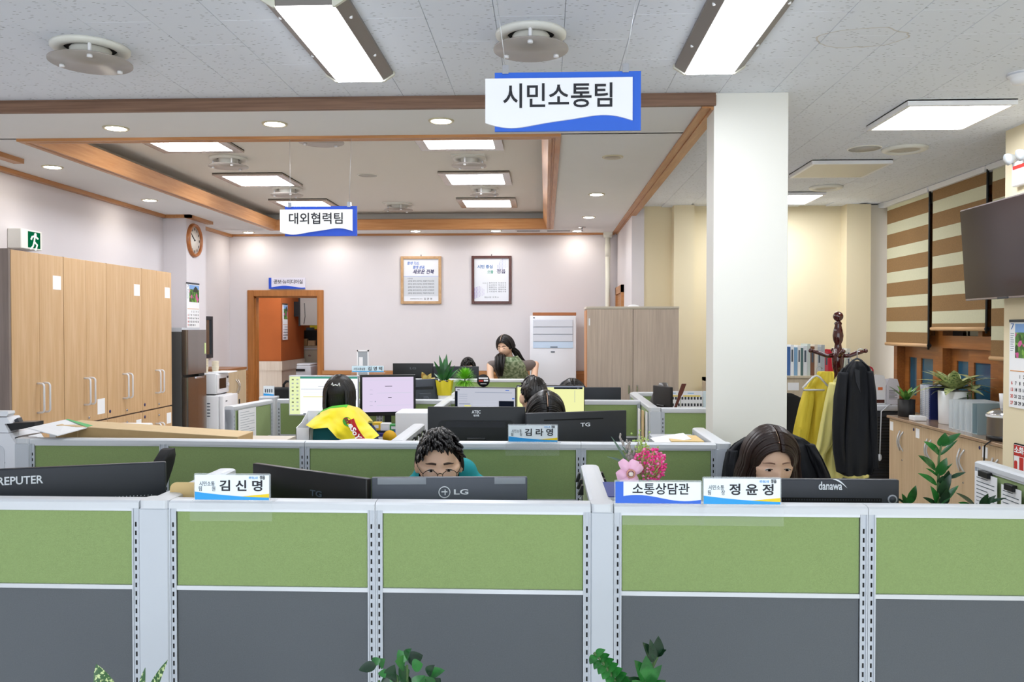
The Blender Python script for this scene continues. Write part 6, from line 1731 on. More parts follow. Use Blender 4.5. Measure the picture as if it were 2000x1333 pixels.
def dress(u, v):
    f = v * (len(secs) - 1); i = min(int(f), len(secs) - 2); t = f - i
    c = secs[i][0].lerp(secs[i + 1][0], t); a = secs[i][1] + (secs[i + 1][1] - secs[i][1]) * t; b_ = secs[i][2] + (secs[i + 1][2] - secs[i][2]) * t
    th = 2 * math.pi * u; w_ = 1 + .035 * math.sin(th * 9) * v
    return (c.x + a * w_ * math.cos(th), c.y + b_ * w_ * math.sin(th), c.z)
q.grid(dress, n * 2, 24, closeu=True); q.build('dress', M_dress, p8_.e)
for s in (-1, 1):
    a = p8_.sh[s] - p8_.sd * s * .05 + Vector((0, 0, .062)); b_ = secs[0][0] + Vector((s * .06, -.06, .0))
    q = MB(); q.tube([a + Vector((0, .03, -.01)), a + Vector((0, -.03, .004)), a.lerp(b_, .5) + Vector((0, -.035, .02)), b_], .012, 6); q.build('dress_strap', M_dress, p8_.e)
q = MB(); hair_shell(q, p8_.MH, lambda az: math.radians(36 - 52 * min(1, max(0, (abs(az) - .5) / .7)) - (15 if abs(az) > 1.7 else 0)), 1.075)
r8 = random.Random(12)
part_hair(q, p8_.MH, -.03, 0, 44, r8, wide=.0, k=1.075, curl=.0)
# long hair: one bundle falling in front of her near shoulder, one behind
h0 = p8_.MH @ Vector((-.058, .02, -.085)); h1 = PY(976, 697, 8.60) - T; h2 = PY(975, 715, 8.56) - T; h3 = PY(978, 731, 8.55) - T
for i in range(70):
    o = Vector((r8.gauss(0, .018), r8.gauss(0, .012), r8.gauss(0, .006)))
    q.tube([h0 + o * .8, h1 + o * 1.2, h2 + o * 1.1, h3 + o * .6 + Vector((0, 0, r8.uniform(-.03, .02)))], [.007, .008, .007, .002], 5)
g0 = p8_.MH @ Vector((.055, .05, -.04)); g1 = p8_.sh[1] + Vector((-.04, .02, .08)); g2 = g1 + Vector((.05, .06, -.06))
for i in range(50):
    o = Vector((r8.gauss(0, .012), r8.gauss(0, .012), r8.gauss(0, .006)))
    q.tube([g0 + o, (g0 + g1) / 2 + Vector((0, 0, .02)) + o, g1 + o, g2 + o], [.007, .008, .007, .003], 5)
q.build('hair', M_hair, p8_.e)
parting(p8_, -.08, .02)
# ------------------------------------------------------------------ yellow towel with print over the third person's shoulders and chair
M_tow = mat('towel_yellow', '#f0dc22', .95, bump=.5, bscale=260, sheen=.4); M_twg = mat('towel_green', '#5cc23a', .9)
# ================================================================== chairs
def chair(loc, yaw, label, back_m, top=1.02, wide=.42, arms=True, seat=.47, curve=.05, head=False):
    """five-star office chair; the sitter faces local -Y at yaw 0"""
    e = thing('office_chair', label, 'chair', (loc[0], loc[1], 0), yaw, 'office chairs')
    for k in range(5):
        t = k * 2 * math.pi / 5 + .3
        d = Vector((math.cos(t), math.sin(t), 0))
        s = MB().tube([d * .03 + Vector((0, 0, .10)), d * .24 + Vector((0, 0, .075))], [.022, .014], 8).build('spoke', M_black, e)
        MB().tube([d * .24 + Vector((-.012 * d.y, .012 * d.x, .028)), d * .24 + Vector((.012 * d.y, -.012 * d.x, .028))], .028, 12).build('caster', M_dgrey, s)
    MB().tube([(0, 0, .09), (0, 0, seat - .05)], .024, 12).build('gas_lift', M_dgrey, e)
    MB().box(-.22, .22, -.22, .2, seat - .06, seat, bev=.03, seg=3).build('seat', back_m, e)
    zb = seat + .10; H = top - zb
    def back(u, v):
        th = 2 * math.pi * u
        f = 1 - .10 * (2 * v - 1) ** 2 if v < .7 else (1 - .10 * .16) * math.sqrt(max(.0, 1 - ((v - .7) / .3) ** 2 * .97))
        w = wide / 2 * f
        y = .21 + .05 * v + curve * math.sin(math.pi * v * 1.2)
        cx, sy = math.cos(th), math.sin(th)
        x = w * (abs(cx) ** .35) * (1 if cx > 0 else -1)
        yy = y - .02 * (x / .2) ** 2 * .8 + .022 * (abs(sy) ** .6) * (1 if sy > 0 else -1)
        return (x, yy, zb + H * v)
    q = MB().grid(back, 40, 20, closeu=True)
    n = 40; q.f.append([20 * n + i for i in range(n)]); q.m.append(0); q.sm.append(False); q.f.append([i for i in range(n)][::-1]); q.m.append(0); q.sm.append(False)
    q.build('backrest', back_m, e)
    MB().tube([(0, .05, seat - .05), (0, .24, seat - .02), (0, .27, zb + .05), (0, .285, zb + H * .35)], .02, 8).build('back_support', M_black, e)
    if arms:
        for s in (-1, 1):
            a = MB().tube([(s * .20, .02, seat - .04), (s * .27, .02, seat), (s * .275, .03, seat + .19)], .014, 8).build('arm_post', M_black, e)
            MB().box(s * .275 - .03, s * .275 + .03, -.14, .12, seat + .19, seat + .215, bev=.01, seg=2).build('arm_pad', M_dgrey, a)
    return e
M_chb = mat('chair_black', '#121316', .8, bump=.4, bscale=700); M_cht = mat('chair_teal', '#1d6a70', .9, bump=.3, bscale=700); M_chg = mat('chair_charcoal', '#2c2e33', .7)
chair((Hm.x + .05, 3.22), 0, 'office chair of the man with glasses, hidden behind the desk', M_cht, .98)
chair((.92, 3.22), 0, 'office chair carrying the black jacket behind the woman', M_chb, 1.18, .40)
def stool(x, y, label, h=.47):
    e = thing('stool', label, 'stool', (x, y, 0))
    MB().lathe([(.17, h - .05), (.18, h - .04), (.18, h - .01), (.165, h), (.001, h)], n=28).build('seat', M_chb, e); MB().tube([(0, 0, .03), (0, 0, h - .05)], .025, 12).build('pole', M_dgrey, e)
    MB().lathe([(.17, 0), (.17, .015), (.03, .04)], n=28).build('base', M_dgrey, e)
stool(Hb.x, 4.78, 'stool under the short-haired man facing the yellow tinted monitor'); stool(Hc_.x + .02, 4.36, 'stool under the woman bowing behind the charcoal monitor')
c3 = PY(312, 915, 3.16)
chair((c3.x + .27, 3.12), 1.72, 'empty black office chair in front of the second-row screens', M_chb, PY(312, 874, 3.13).z, .30, True, .47, .09)
chair((Hy.x + .02, 4.60), math.pi, 'teal office chair under the yellow towel', M_cht, PY(620, 832, 4.35).z, .44, True, .5)
chair((Hd.x, 6.62), 0, 'dark office chair behind the yellow tinted monitor', M_chg, PY(1112, 738, 6.9).z, .30)
stool(He.x, 8.86, 'stool of the man at the rear desk', .46)
pc_ = PY(1550, 800, 5.9)
chair((pc_.x, 5.75), .1, 'black office chair half hidden between column and yellow jacket', M_chb, PY(1550, 768, 6.0).z, .36)
pc_ = PY(1270, 770, 5.75)
chair((1.03, 5.95), math.pi - 1.15, 'dark leather chair turned towards the screen by the column', mat('chair_leather', '#4a4645', .35), PY(1268, 749, 5.8).z, .24, False, .47, .07)
# black jacket over the woman's chair
M_jk = mat('jacket_black', '#0f1117', .85, bump=.2, bscale=300)
def loft(secs, Y, depth, m, parent, name, nseg=48, fold=.006, nf=7, base=None, seed=1.0, close=True):
    """garment from sections (px left, px right, py, depth scale) hanging in the plane Y, rounded in depth with folds"""
    S = [(PY(a, y, Y + dy).x, PY(b_, y, Y + dy).x, PY((a + b_) / 2, y, Y + dy).z, d, dy) for (a, b_, y, d, dy) in secs]
    b0 = base or Vector((0, 0, 0))
    def fn(u, v):
        f = v * (len(S) - 1); i = min(int(f), len(S) - 2); t = f - i; t = t * t * (3 - 2 * t) * .5 + t * .5
        g = [S[i][k] + (S[i + 1][k] - S[i][k]) * t for k in range(5)]
        th = 2 * math.pi * u; cx, hw = (g[0] + g[1]) / 2, (g[1] - g[0]) / 2
        c, s_ = math.cos(th), math.sin(th)
        w = (mnoise.noise(Vector((math.cos(th) * nf * .6, math.sin(th) * nf * .6 + v * .8, seed + v * 1.2))) + .5 * mnoise.noise(Vector((math.cos(th) * nf * 1.4, math.sin(th) * nf * 1.4, seed * 2 + v * 2.5)))) * fold * 1.7 * min(1, v * 3 + .2)
        x = cx + hw * (abs(c) ** .8) * (1 if c > 0 else -1) + w
        y = Y + g[4] + depth * g[3] * (abs(s_) ** .75) * (1 if s_ > 0 else -1) + w * 1.6 * (1 + abs(s_))
        return (x - b0.x, y - b0.y, g[2] - b0.z)
    q = MB().grid(fn, nseg, len(S) * 5, closeu=True)
    if close:
        W = nseg; K = len(S) * 5
        q.f.append(list(range(W))); q.m.append(0); q.sm.append(True); q.f.append([K * W + i for i in range(W)]); q.m.append(0); q.sm.append(True)
    return q.build(name, m, parent)
bj = Vector((.92, 3.45, .75))
e = thing('black_jacket', 'black jacket draped over the office chair behind the woman', 'jacket', bj)
loft([(1478, 1548, 848, .5, 0), (1455, 1568, 856, .8, 0), (1436, 1584, 868, 1, 0), (1421, 1594, 886, 1.1, 0), (1416, 1600, 912, 1.2, 0), (1414, 1612, 945, 1.3, 0), (1418, 1606, 1000, 1.3, 0), (1425, 1600, 1045, 1.3, 0)], 3.47, .085, M_jk, e, 'body', 56, .010, 5, bj)
loft([(1572, 1590, 868, .6, -.04), (1584, 1604, 895, .8, -.05), (1592, 1618, 925, .9, -.05), (1596, 1628, 960, 1, -.05)], 3.47, .05, M_jk, e, 'sleeve', 24, .006, 4, bj, 3.0)
loft([(1421, 1440, 880, .6, -.04), (1414, 1436, 905, .8, -.05), (1410, 1436, 940, .9, -.05), (1408, 1436, 980, 1, -.05)], 3.47, .05, M_jk, e, 'sleeve', 24, .006, 4, bj, 5.0)
# ================================================================== yellow towel
tb = Vector((Hy.x, 4.40, .9))
e = thing('towel', 'yellow printed towel draped over the shoulders of the dark-haired woman', 'towel', tb)
topc = [(618, 812), (628, 804), (645, 797), (672, 794), (692, 799), (706, 812), (718, 826)]
botc = [(597, 831), (612, 838), (640, 836), (658, 856), (688, 868), (715, 866), (741, 851)]
def lerpc(C, u):
    f = u * (len(C) - 1); i = min(int(f), len(C) - 2); t = f - i
    return (C[i][0] + (C[i + 1][0] - C[i][0]) * t, C[i][1] + (C[i + 1][1] - C[i][1]) * t)
def towel_s(u, v, off=0.0):
    if v < .22:
        # over the shoulders, coming up from the front
        k = v / .22; t = lerpc(topc, u); Yy = 4.62 - .14 * k
        p = PY(t[0], t[1] + 7 * (1 - k) ** 2, 4.46); 
        return Vector((p.x, Yy, p.z - .0 + off)) - tb
    k = (v - .22) / .78; t, b_ = lerpc(topc, u), lerpc(botc, u)
    x, y = t[0] + (b_[0] - t[0]) * k, t[1] + (b_[1] - t[1]) * k
    wv = .020 * math.sin(u * 17 + k * 3.5) * (.25 + k) + .026 * math.sin(u * 8 - k * 2.6) * (.3 + k) + .012 * mnoise.noise(Vector((u * 9, k * 5, .3)))
    Yy = 4.48 - .20 * k ** .7 + wv - off
    p = PY(x, y, Yy)
    return p - tb
q = MB(); q.grid(lambda u, v: towel_s(u, v, .004), 60, 40); q.grid(lambda u, v: towel_s(u, v, -.004), 60, 40)
q.build('cloth', M_tow, e)
q = MB(); q.grid(lambda u, v: towel_s(.02 + .52 * u, .10 + .14 * v, .006), 20, 4); q.build('green_edge', M_twg, e)
q = MB(); q.grid(lambda u, v: towel_s(.03 + .10 * u, .16 + .14 * v, .0075), 8, 4); q.build('navy_edge', mat('towel_navy', '#1d2a52', .9), e)
def towel_print(body, size, u0, v0, ang, m, name, bold=.03, su=1 / .42, sv=1 / .27, off=.0085, width=None):
    me = text_mesh(body, size, bold, 0, 'LEFT')
    ca, sa = math.cos(ang), math.sin(ang)
    vs = [towel_s(min(1, max(0, u0 + (v.co.x * ca - v.co.y * sa) * su)), min(1, max(0, v0 - (v.co.x * sa + v.co.y * ca) * sv)), off) for v in me.vertices]
    MB().add(vs, [list(p.vertices) for p in me.polygons]).build(name, m, e)
n = 20
q = MB(); q.grid(lambda u, v: towel_s(.585 + .17 * u + .085 * v - .0, .52 + .46 * u - .09 * v, .0065), 16, 6); q.build('red_band', mat('towel_red', '#a81722', .9), e)
q = MB(); vs = [towel_s(.585 + .062 * math.cos(2 * math.pi * k / n), .55 + .105 * math.sin(2 * math.pi * k / n), .0072) for k in range(n)]; q.add(vs, [tuple(range(n))]).build('green_disc', mat('towel_disc', '#3f9a35', .9), e)
towel_print('eSoYo', .052, .625, .575, -1.02, M_sw, 'brand_lettering', su=2.2, sv=3.3)
towel_print('m', .05, .555, .47, -.9, mat('towel_letter', '#7d2030', .9), 'brand_lettering', su=2.2, sv=3.3)
# ================================================================== coat stand with three garments
M_mah = mat('mahogany_gloss', '#3f0f0d', .12, coat=.6, noise=.15, nscale=15)
yR = 4.85; cr = PY(1637, 620, yR)
e = thing('coat_stand', 'turned dark red wooden coat stand with round knob top', 'coat stand', (cr.x, yR, 0))
Zp = lambda py: PY(1637, py, yR).z
prof = [(.10, .0), (.03, .06), (.022, .12), (.03, .2), (.02, .3), (.02, .8), (.028, .86), (.02, .92), (.02, Zp(790)), (.024, Zp(760)), (.02, Zp(730)), (.03, Zp(718)), (.034, Zp(700)), (.03, Zp(690)), (.022, Zp(682)), (.018, Zp(672)), (.026, Zp(666)), (.030, Zp(656)), (.025, Zp(645)), (.018, Zp(636)), (.022, Zp(632)), (.013, Zp(628)), (.013, Zp(626))]
MB().lathe(prof, n=24).build('pole', M_mah, e)
MB().ell((0, 0, Zp(618.5)), .0285, .0285, .0285, 20, 12).build('knob', M_mah, e)
for k in range(4):
    t = math.pi * .5 * k - .15; d = Vector((math.cos(t), math.sin(t), 0))
    MB().tube([d * .02 + Vector((0, 0, Zp(694))), d * .06 + Vector((0, 0, Zp(696))), d * .10 + Vector((0, 0, Zp(690))), d * .145 + Vector((0, 0, Zp(686)))], [.014, .011, .013, .009], 10).build('peg', M_mah, e)
    MB().ell(tuple(d * .15 + Vector((0, 0, Zp(685.5)))), .013, .013, .013, 12, 8).build('peg_knob', M_mah, e)
for t in (2.6, 5.0):
    d = Vector((math.cos(t), math.sin(t) * -1, 0))
    MB().tube([d * .015 + Vector((0, 0, Zp(803))), d * .05 + Vector((0, 0, Zp(799))), d * .09 + Vector((0, 0, Zp(791)))], [.012, .010, .013], 10).build('lower_peg', M_mah, e)
for k in range(4):
    t = math.pi / 2 * k + .5; d = Vector((math.cos(t), math.sin(t), 0))
    MB().tube([Vector((0, 0, .22)) + d * .02, d * .12 + Vector((0, 0, .16)), d * .24 + Vector((0, 0, .02))], [.02, .018, .014], 8).build('foot', M_mah, e)
def hanger(e, x0, x1, zb, zt, Y, m, b0):
    mx = (x0 + x1) / 2
    pts = [(x0, Y, zb), (x1, Y, zb), (x1 + .005, Y, zb + .012), (mx + .02, Y, zt - .045), (mx, Y, zt - .035), (mx - .02, Y, zt - .045), (x0 - .005, Y, zb + .012)]
    q = MB().tube([Vector(p) - b0 for p in pts], .006, 8, closed=True)
    o = q.build('hanger', m, e)
    hk = [(mx, Y, zt - .035), (mx, Y, zt)] + [(mx + .018 - .018 * math.cos(t), Y, zt + .018 * math.sin(t)) for t in (.5, 1.0, 1.57, 2.2, 2.8)]
    MB().tube([Vector(p) - b0 for p in hk], .0025, 6).build('hook', M_alu, o)
M_yel = mat('jacket_yellow', '#e6cf45', .8, bump=.2, bscale=120); M_pal = mat('jacket_pale_yellow', '#e6dc8c', .8, bump=.2, bscale=120)
b0 = Vector((PY(1600, 800, 4.95).x, 4.95, 1.0))
e = thing('yellow_jacket', 'bright yellow work jacket on a white hanger, next to the column', 'jacket', b0)
loft([(1598, 1632, 726, .35, 0), (1582, 1640, 745, .7, 0), (1572, 1640, 762, .9, 0), (1568, 1638, 800, 1, 0), (1563, 1638, 850, 1, 0), (1560, 1640, 900, 1, 0), (1558, 1644, 955, 1, 0)], 4.97, .055, M_yel, e, 'body', 44, .014, 6, b0, 2.0)
loft([(1572, 1590, 757, .7, -.02), (1562, 1588, 790, .9, -.03), (1553, 1582, 830, .9, -.03), (1545, 1574, 872, .9, -.02), (1542, 1570, 900, .8, -.02)], 4.97, .045, M_yel, e, 'sleeve', 24, .006, 4, b0, 4.0)
loft([(1618, 1640, 770, .7, -.03), (1616, 1640, 830, .9, -.03), (1612, 1640, 900, .8, -.02)], 4.97, .04, M_yel, e, 'sleeve', 24, .006, 4, b0, 6.0)
MB().box(PY(1552, 835, 4.9).x - b0.x, PY(1566, 835, 4.9).x - b0.x, -.082, -.078, PY(1552, 838, 4.9).z - 1, PY(1552, 834, 4.9).z - 1).build('pocket_flap', M_yel, e)
hanger(e, PY(1568, 762, 4.90).x, PY(1617, 762, 4.90).x, PY(1590, 762, 4.90).z, PY(1628, 722, 4.90).z, 4.885, M_wplast, b0)
b0 = Vector((PY(1640, 800, 4.82).x, 4.78, 1.0))
e = thing('pale_jacket', 'pale yellow work jacket hanging in the middle of the coat stand', 'jacket', b0)
loft([(1640, 1664, 728, .4, 0), (1628, 1668, 745, .7, 0), (1622, 1675, 775, .9, 0), (1616, 1685, 830, 1, 0), (1610, 1692, 880, 1, 0), (1604, 1696, 932, 1.1, 0)], 4.76, .055, M_pal, e, 'body', 44, .014, 6, b0, 7.0)
loft([(1620, 1640, 748, .7, -.05), (1612, 1638, 785, .9, -.06), (1603, 1632, 830, .9, -.06), (1596, 1624, 868, .9, -.05), (1592, 1610, 888, .8, -.05), (1590, 1607, 900, .8, -.05)], 4.76, .045, M_pal, e, 'sleeve', 24, .007, 4, b0, 9.0)
hanger(e, PY(1632, 745, 4.76).x, PY(1672, 745, 4.76).x, PY(1650, 750, 4.76).z, PY(1652, 706, 4.76).z, 4.76, M_dgrey, b0)
b0 = Vector((PY(1672, 800, 4.60).x, 4.58, 1.0))
e = thing('dark_blazer', 'black blazer hanging at the front of the coat stand', 'jacket', b0)
loft([(1664, 1682, 706, .5, 0), (1653, 1696, 716, .8, 0), (1642, 1702, 735, 1, 0), (1638, 1706, 765, 1.1, 0), (1632, 1708, 810, 1.1, 0), (1628, 1709, 860, 1.1, 0), (1634, 1706, 905, 1.1, 0), (1638, 1702, 925, 1.0, 0)], 4.58, .07, M_jk, e, 'body', 48, .012, 5, b0, 11.0)
loft([(1690, 1704, 725, .7, -.03), (1693, 1709, 765, .9, -.04), (1696, 1711, 815, .9, -.05), (1698, 1712, 865, .9, -.05), (1699, 1714, 915, .8, -.04)], 4.58, .045, M_jk, e, 'sleeve', 20, .005, 4, b0, 13.0)
loft([(1638, 1656, 728, .7, -.03), (1630, 1652, 775, .9, -.05), (1627, 1649, 830, .9, -.06), (1628, 1648, 880, .9, -.06), (1634, 1654, 922, .8, -.05)], 4.58, .045, M_jk, e, 'sleeve', 20, .005, 4, b0, 15.0)
z0_, z1_ = PY(1680, 745, 4.5).z - 1, PY(1680, 720, 4.5).z - 1
MB().prism([(PY(1672, 0, 4.5).x - b0.x, z1_), (PY(1682, 0, 4.5).x - b0.x, z1_ - .01), (PY(1684, 0, 4.5).x - b0.x, z0_ - .06), (PY(1675, 0, 4.5).x - b0.x, z0_)], -.092, -.086, 'xz').build('lapel', mat('lapel_black', '#1b1e27', .6), e)
hanger(e, PY(1652, 722, 4.58).x, PY(1696, 722, 4.58).x, PY(1672, 724, 4.58).z, PY(1673, 688, 4.58).z, 4.58, M_dgrey, b0)
# ================================================================== plants by the camera
def leaf_px(e, b, t, W, Y, m, dy=-.03, bend=.2, fold=.25, n=8, by=0.0):
    base = Vector(e.location)
    p0 = PY(b[0], b[1], Y + by) - base; p1 = PY(t[0], t[1], Y + dy) - base
    d = p1 - p0; L = d.length
    up = Vector((0, -.75, .65))
    q = MB(); leaf(q, p0 + Vector((0, 0, 0)), d + (up - d.normalized() * up.dot(d.normalized())).normalized() * L * bend * .75, up, L * 1.04, W, bend, 0, n, fold); q.build('leaf', m, e)
def stem_px(e, pts, Y, r=.004, m=None):
    base = Vector(e.location)
    MB().tube([PY(x, y, Y + d) - base for x, y, d in pts], [r * (1.3 - .6 * i / (len(pts) - 1)) for i in range(len(pts))], 7).build('stem', m or M_stem, e)
# glossy plant on the desk at the end of the front row
Yz = 2.58; pz = PY(1832, 990, Yz)
e = thing('glossy_plant', 'glossy green zamioculcas plant rising behind the end of the front screens', 'plant', (pz.x, Yz, DH + .0005))
pot(e, .085, .10, .17, mat('pot_grey', '#b9bcc0', .4))
stem_px(e, [(1838, 1180, .02), (1832, 985, 0), (1833, 930, 0), (1834, 895, 0), (1838, 872, 0), (1841, 860, 0)], Yz)
for b_, t, W, m in (((1838, 873), (1846, 846), .036, M_zz), ((1838, 872), (1876, 847), .024, M_zz), ((1836, 889), (1805, 863), .030, M_zz), ((1836, 890), (1870, 860), .012, M_zz), ((1828, 919), (1794, 890), .030, M_zz), ((1831, 930), (1849, 895), .030, M_zz),
                    ((1831, 931), (1809, 915), .012, M_zz), ((1835, 928), (1860, 906), .010, M_zz), ((1830, 948), (1794, 925), .024, M_zz), ((1833, 972), (1858, 926), .030, M_zzd), ((1845, 942), (1853, 920), .024, M_zzd), ((1855, 935), (1886, 923), .014, M_zzd), ((1834, 945), (1842, 930), .02, M_zzd),
                    ((1830, 985), (1818, 950), .026, M_zz), ((1834, 985), (1872, 949), .022, M_zz), ((1832, 990), (1803, 972), .02, M_zzd), ((1840, 988), (1850, 955), .03, M_zzd)):
    leaf_px(e, b_, t, W, Yz, m, dy=-.02)
stem_px(e, [(1826, 1180, .05), (1790, 1040, .06), (1776, 985, .07)], Yz, .0035)
for b_, t, W, m in (((1775, 985), (1789, 949), .026, M_zz), ((1776, 984), (1790, 958), .018, M_zz), ((1776, 990), (1740, 968), .010, M_zzd), ((1770, 992), (1762, 965), .022, M_zz)): leaf_px(e, b_, t, W, Yz, m, dy=.06, by=.07)
stem_px(e, [(1842, 1180, .0), (1905, 1040, -.02), (1915, 985, -.02)], Yz, .0035)
for b_, t, W, m in (((1905, 990), (1868, 963), .018, M_zzd), ((1915, 990), (1930, 965), .02, M_zzd), ((1918, 985), (1966, 973), .012, M_zzd), ((1900, 992), (1872, 982), .018, M_zz), ((1920, 990), (1945, 968), .016, M_zzd)): leaf_px(e, b_, t, W, Yz, m, dy=-.04, by=-.02)
# three floor planters in front of the screens
M_plt = mat('planter_grey', '#8a8d90', .5)
def planter(name, label, px, Y):
    p = PY(px, 1300, Y)
    e = thing(name, label, 'plant', (p.x, Y, 0))
    pot(e, .12, .16, .52, M_plt, .012)
    return e
Yp = 1.93
leaf_dief = leaf_mat('leaf_speckled', '#2c5a2a', '#c9d99a', 130, .3, (.52, .60))
e = planter('speckled_plant', 'speckled dieffenbachia leaves rising at the lower edge, under the copier side', 262, Yp)
for pts in ([(262, 1700, 0), (240, 1480, 0), (228, 1392, 0)], [(264, 1700, 0), (275, 1480, 0), (283, 1400, 0)], [(266, 1700, 0), (258, 1480, .02), (250, 1420, .02)]): stem_px(e, pts, Yp, .005)
for b_, t, W, dy in (((230, 1395), (188, 1299), .055, -.02), ((283, 1392), (326, 1291), .028, -.03), ((272, 1395), (283, 1306), .022, .0), ((250, 1420), (205, 1345), .05, .05), ((262, 1420), (300, 1350), .05, .05)): leaf_px(e, b_, t, W, Yp, leaf_dief, dy=dy, bend=.15)
e = planter('bushy_plant', 'bushy dark green shrub at the lower edge below the man with glasses', 800, Yp)
for pts in ([(800, 1700, 0), (798, 1450, 0), (795, 1300, 0)], [(798, 1500, .0), (760, 1400, .01), (740, 1330, .01)], [(800, 1500, 0), (830, 1390, .02), (845, 1330, .02)], [(799, 1450, -.02), (780, 1350, -.03), (770, 1310, -.03)]): stem_px(e, pts, Yp, .004)
rb = random.Random(21)
spec = [((735, 1302), (700, 1309), .018), ((738, 1300), (728, 1285), .016), ((742, 1302), (752, 1288), .018), ((745, 1310), (752, 1325), .014), ((790, 1295), (778, 1270), .018), ((795, 1290), (802, 1268), .018), ((798, 1295), (826, 1280), .026), ((790, 1300), (772, 1292), .026), ((800, 1310), (780, 1330), .030), ((805, 1305), (826, 1298), .022),
        ((835, 1318), (848, 1300), .016), ((838, 1320), (868, 1310), .018), ((832, 1322), (838, 1345), .026), ((765, 1330), (770, 1300), .026), ((760, 1345), (752, 1318), .024), ((790, 1350), (800, 1322), .03), ((812, 1345), (830, 1320), .026), ((845, 1345), (860, 1325), .02), ((775, 1318), (765, 1338), .02)]
for b_, t, W in spec: leaf_px(e, b_, t, W * 1.5, Yp + rb.uniform(-.03, .05), M_zz if rb.random() < .55 else M_zzd, dy=rb.uniform(-.04, .02), bend=.35, fold=.3)
e = planter('zamioculcas_plant', 'zamioculcas with pointed leaflets at the lower edge below the counsellor sign', 1225, Yp)
stem_px(e, [(1225, 1700, 0), (1222, 1420, 0), (1200, 1330, 0), (1175, 1290, 0), (1160, 1276, 0)], Yp, .005)
for k in range(8):
    t = k / 7; x, y = 1160 + 55 * t, 1278 + 66 * t
    for s, dx, dy_ in ((1, 22, -8), (-1, -8, 20)): leaf_px(e, (x + 3, y + 3), (x + dx + 4 * t, y + dy_ * (1 + .2 * t)), .020 + .006 * t, Yp, M_zz, dy=-.02, bend=.2)
stem_px(e, [(1228, 1700, .02), (1240, 1450, .02), (1262, 1330, .02), (1280, 1290, .02), (1290, 1270, .02)], Yp, .005)
for b_, t, W, m in (((1283, 1285), (1286, 1244), .030, M_zzd), ((1285, 1282), (1301, 1270), .014, M_zzd), ((1278, 1292), (1256, 1256), .028, M_zzd), ((1276, 1294), (1270, 1250), .022, M_zzd), ((1262, 1330), (1240, 1291), .034, M_zz), ((1262, 1332), (1262, 1282), .036, M_zz), ((1264, 1340), (1292, 1300), .026, M_zz), ((1258, 1340), (1226, 1325), .022, M_zzd), ((1268, 1350), (1300, 1330), .024, M_zz), ((1255, 1360), (1235, 1330), .04, M_zz)):
    leaf_px(e, b_, t, W, Yp, m, dy=-.03)
# ================================================================== bouquet behind the counsellor sign
Yb = 2.46; pb_ = PY(1250, 940, Yb)
e = thing('bouquet', 'bouquet of pink gypsophila with a pink satin bow', 'flowers', (pb_.x, Yb, DH + .0005))
base = Vector(e.location)
MB().lathe([(.04, 0), (.045, .02), (.035, .2), (.05, .36), (.046, .36), (.03, .2), (.001, .1)], n=24, cap=False).build('vase', M_wplast, e)
M_pk = mat('petal_pink', '#ef3f8f', .7); M_pk2 = mat('petal_rose', '#f78fbd', .7); M_gr = mat('sprig_green', '#a9c46a', .7); M_dry = mat('dry_grey', '#a29a93', .8)
rf = random.Random(31)
st = MB(); fl = MB(); fl2 = MB()
c0 = PY(1245, 985, Yb) - base
for i in range(640):
    a = rf.uniform(0, 1); x = 1238 + 70 * rf.random(); y = 868 + 76 * rf.random()
    if (x - 1270) ** 2 / 38 ** 2 + (y - 908) ** 2 / 36 ** 2 > .75 + .5 * mnoise.noise(Vector((x * .07, y * .07, 2.0))): continue
    p = PY(x, y, Yb + rf.uniform(-.05, .05)) - base
    (fl if rf.random() < .72 else fl2).ell(p, .0034 + .0012 * rf.random(), .0034, .0034, 6, 4)
    if i % 3 == 0: st.tube([c0, c0.lerp(p, .6) + Vector((0, 0, .01)), p], .0008, 4)
o = fl.build('blossoms', M_pk, e); o['kind'] = 'stuff'; o = fl2.build('pale_blossoms', M_pk2, e); o['kind'] = 'stuff'; o = st.build('stalks', M_gr, e); o['kind'] = 'stuff'
q = MB()
for i in range(60):
    x, y = rf.gauss(1252, 12), rf.gauss(872, 10)
    p = PY(x, y, Yb + rf.uniform(-.03, .04)) - base; q.ell(p, .0032, .0032, .003, 6, 4)
    if i % 3 == 0: q.tube([PY(1245, 905, Yb) - base, p], .0007, 4)
o = q.build('green_buds', M_gr, e); o['kind'] = 'stuff'
q = MB()
for (x0, y0, x1, y1) in ((1232, 900, 1210, 850), (1238, 898, 1224, 862), (1240, 895, 1246, 868)):
    for i in range(12):
        t = i / 11; p = PY(x0 + (x1 - x0) * t + rf.uniform(-5, 5), y0 + (y1 - y0) * t, Yb + rf.uniform(-.01, .01)) - base; q.ell(p, .006 - .003 * t, .005, .006, 7, 5)
    q.tube([PY(x0, y0, Yb) - base, PY(x1, y1, Yb) - base], .0012, 5)
o = q.build('dried_sprigs', M_dry, e); o['kind'] = 'stuff'
for (b_, t) in (((1225, 905), (1194, 853)), ((1222, 905), (1186, 892)), ((1230, 890), (1215, 872))): leaf_px(e, b_, t, .008, Yb, mat('leaf_dusty', '#5f7566', .6), dy=0)
M_rib = mat('ribbon_pink', '#f2bcd6', .35, sheen=.3)
bow = PY(1231, 924, Yb - .06) - base
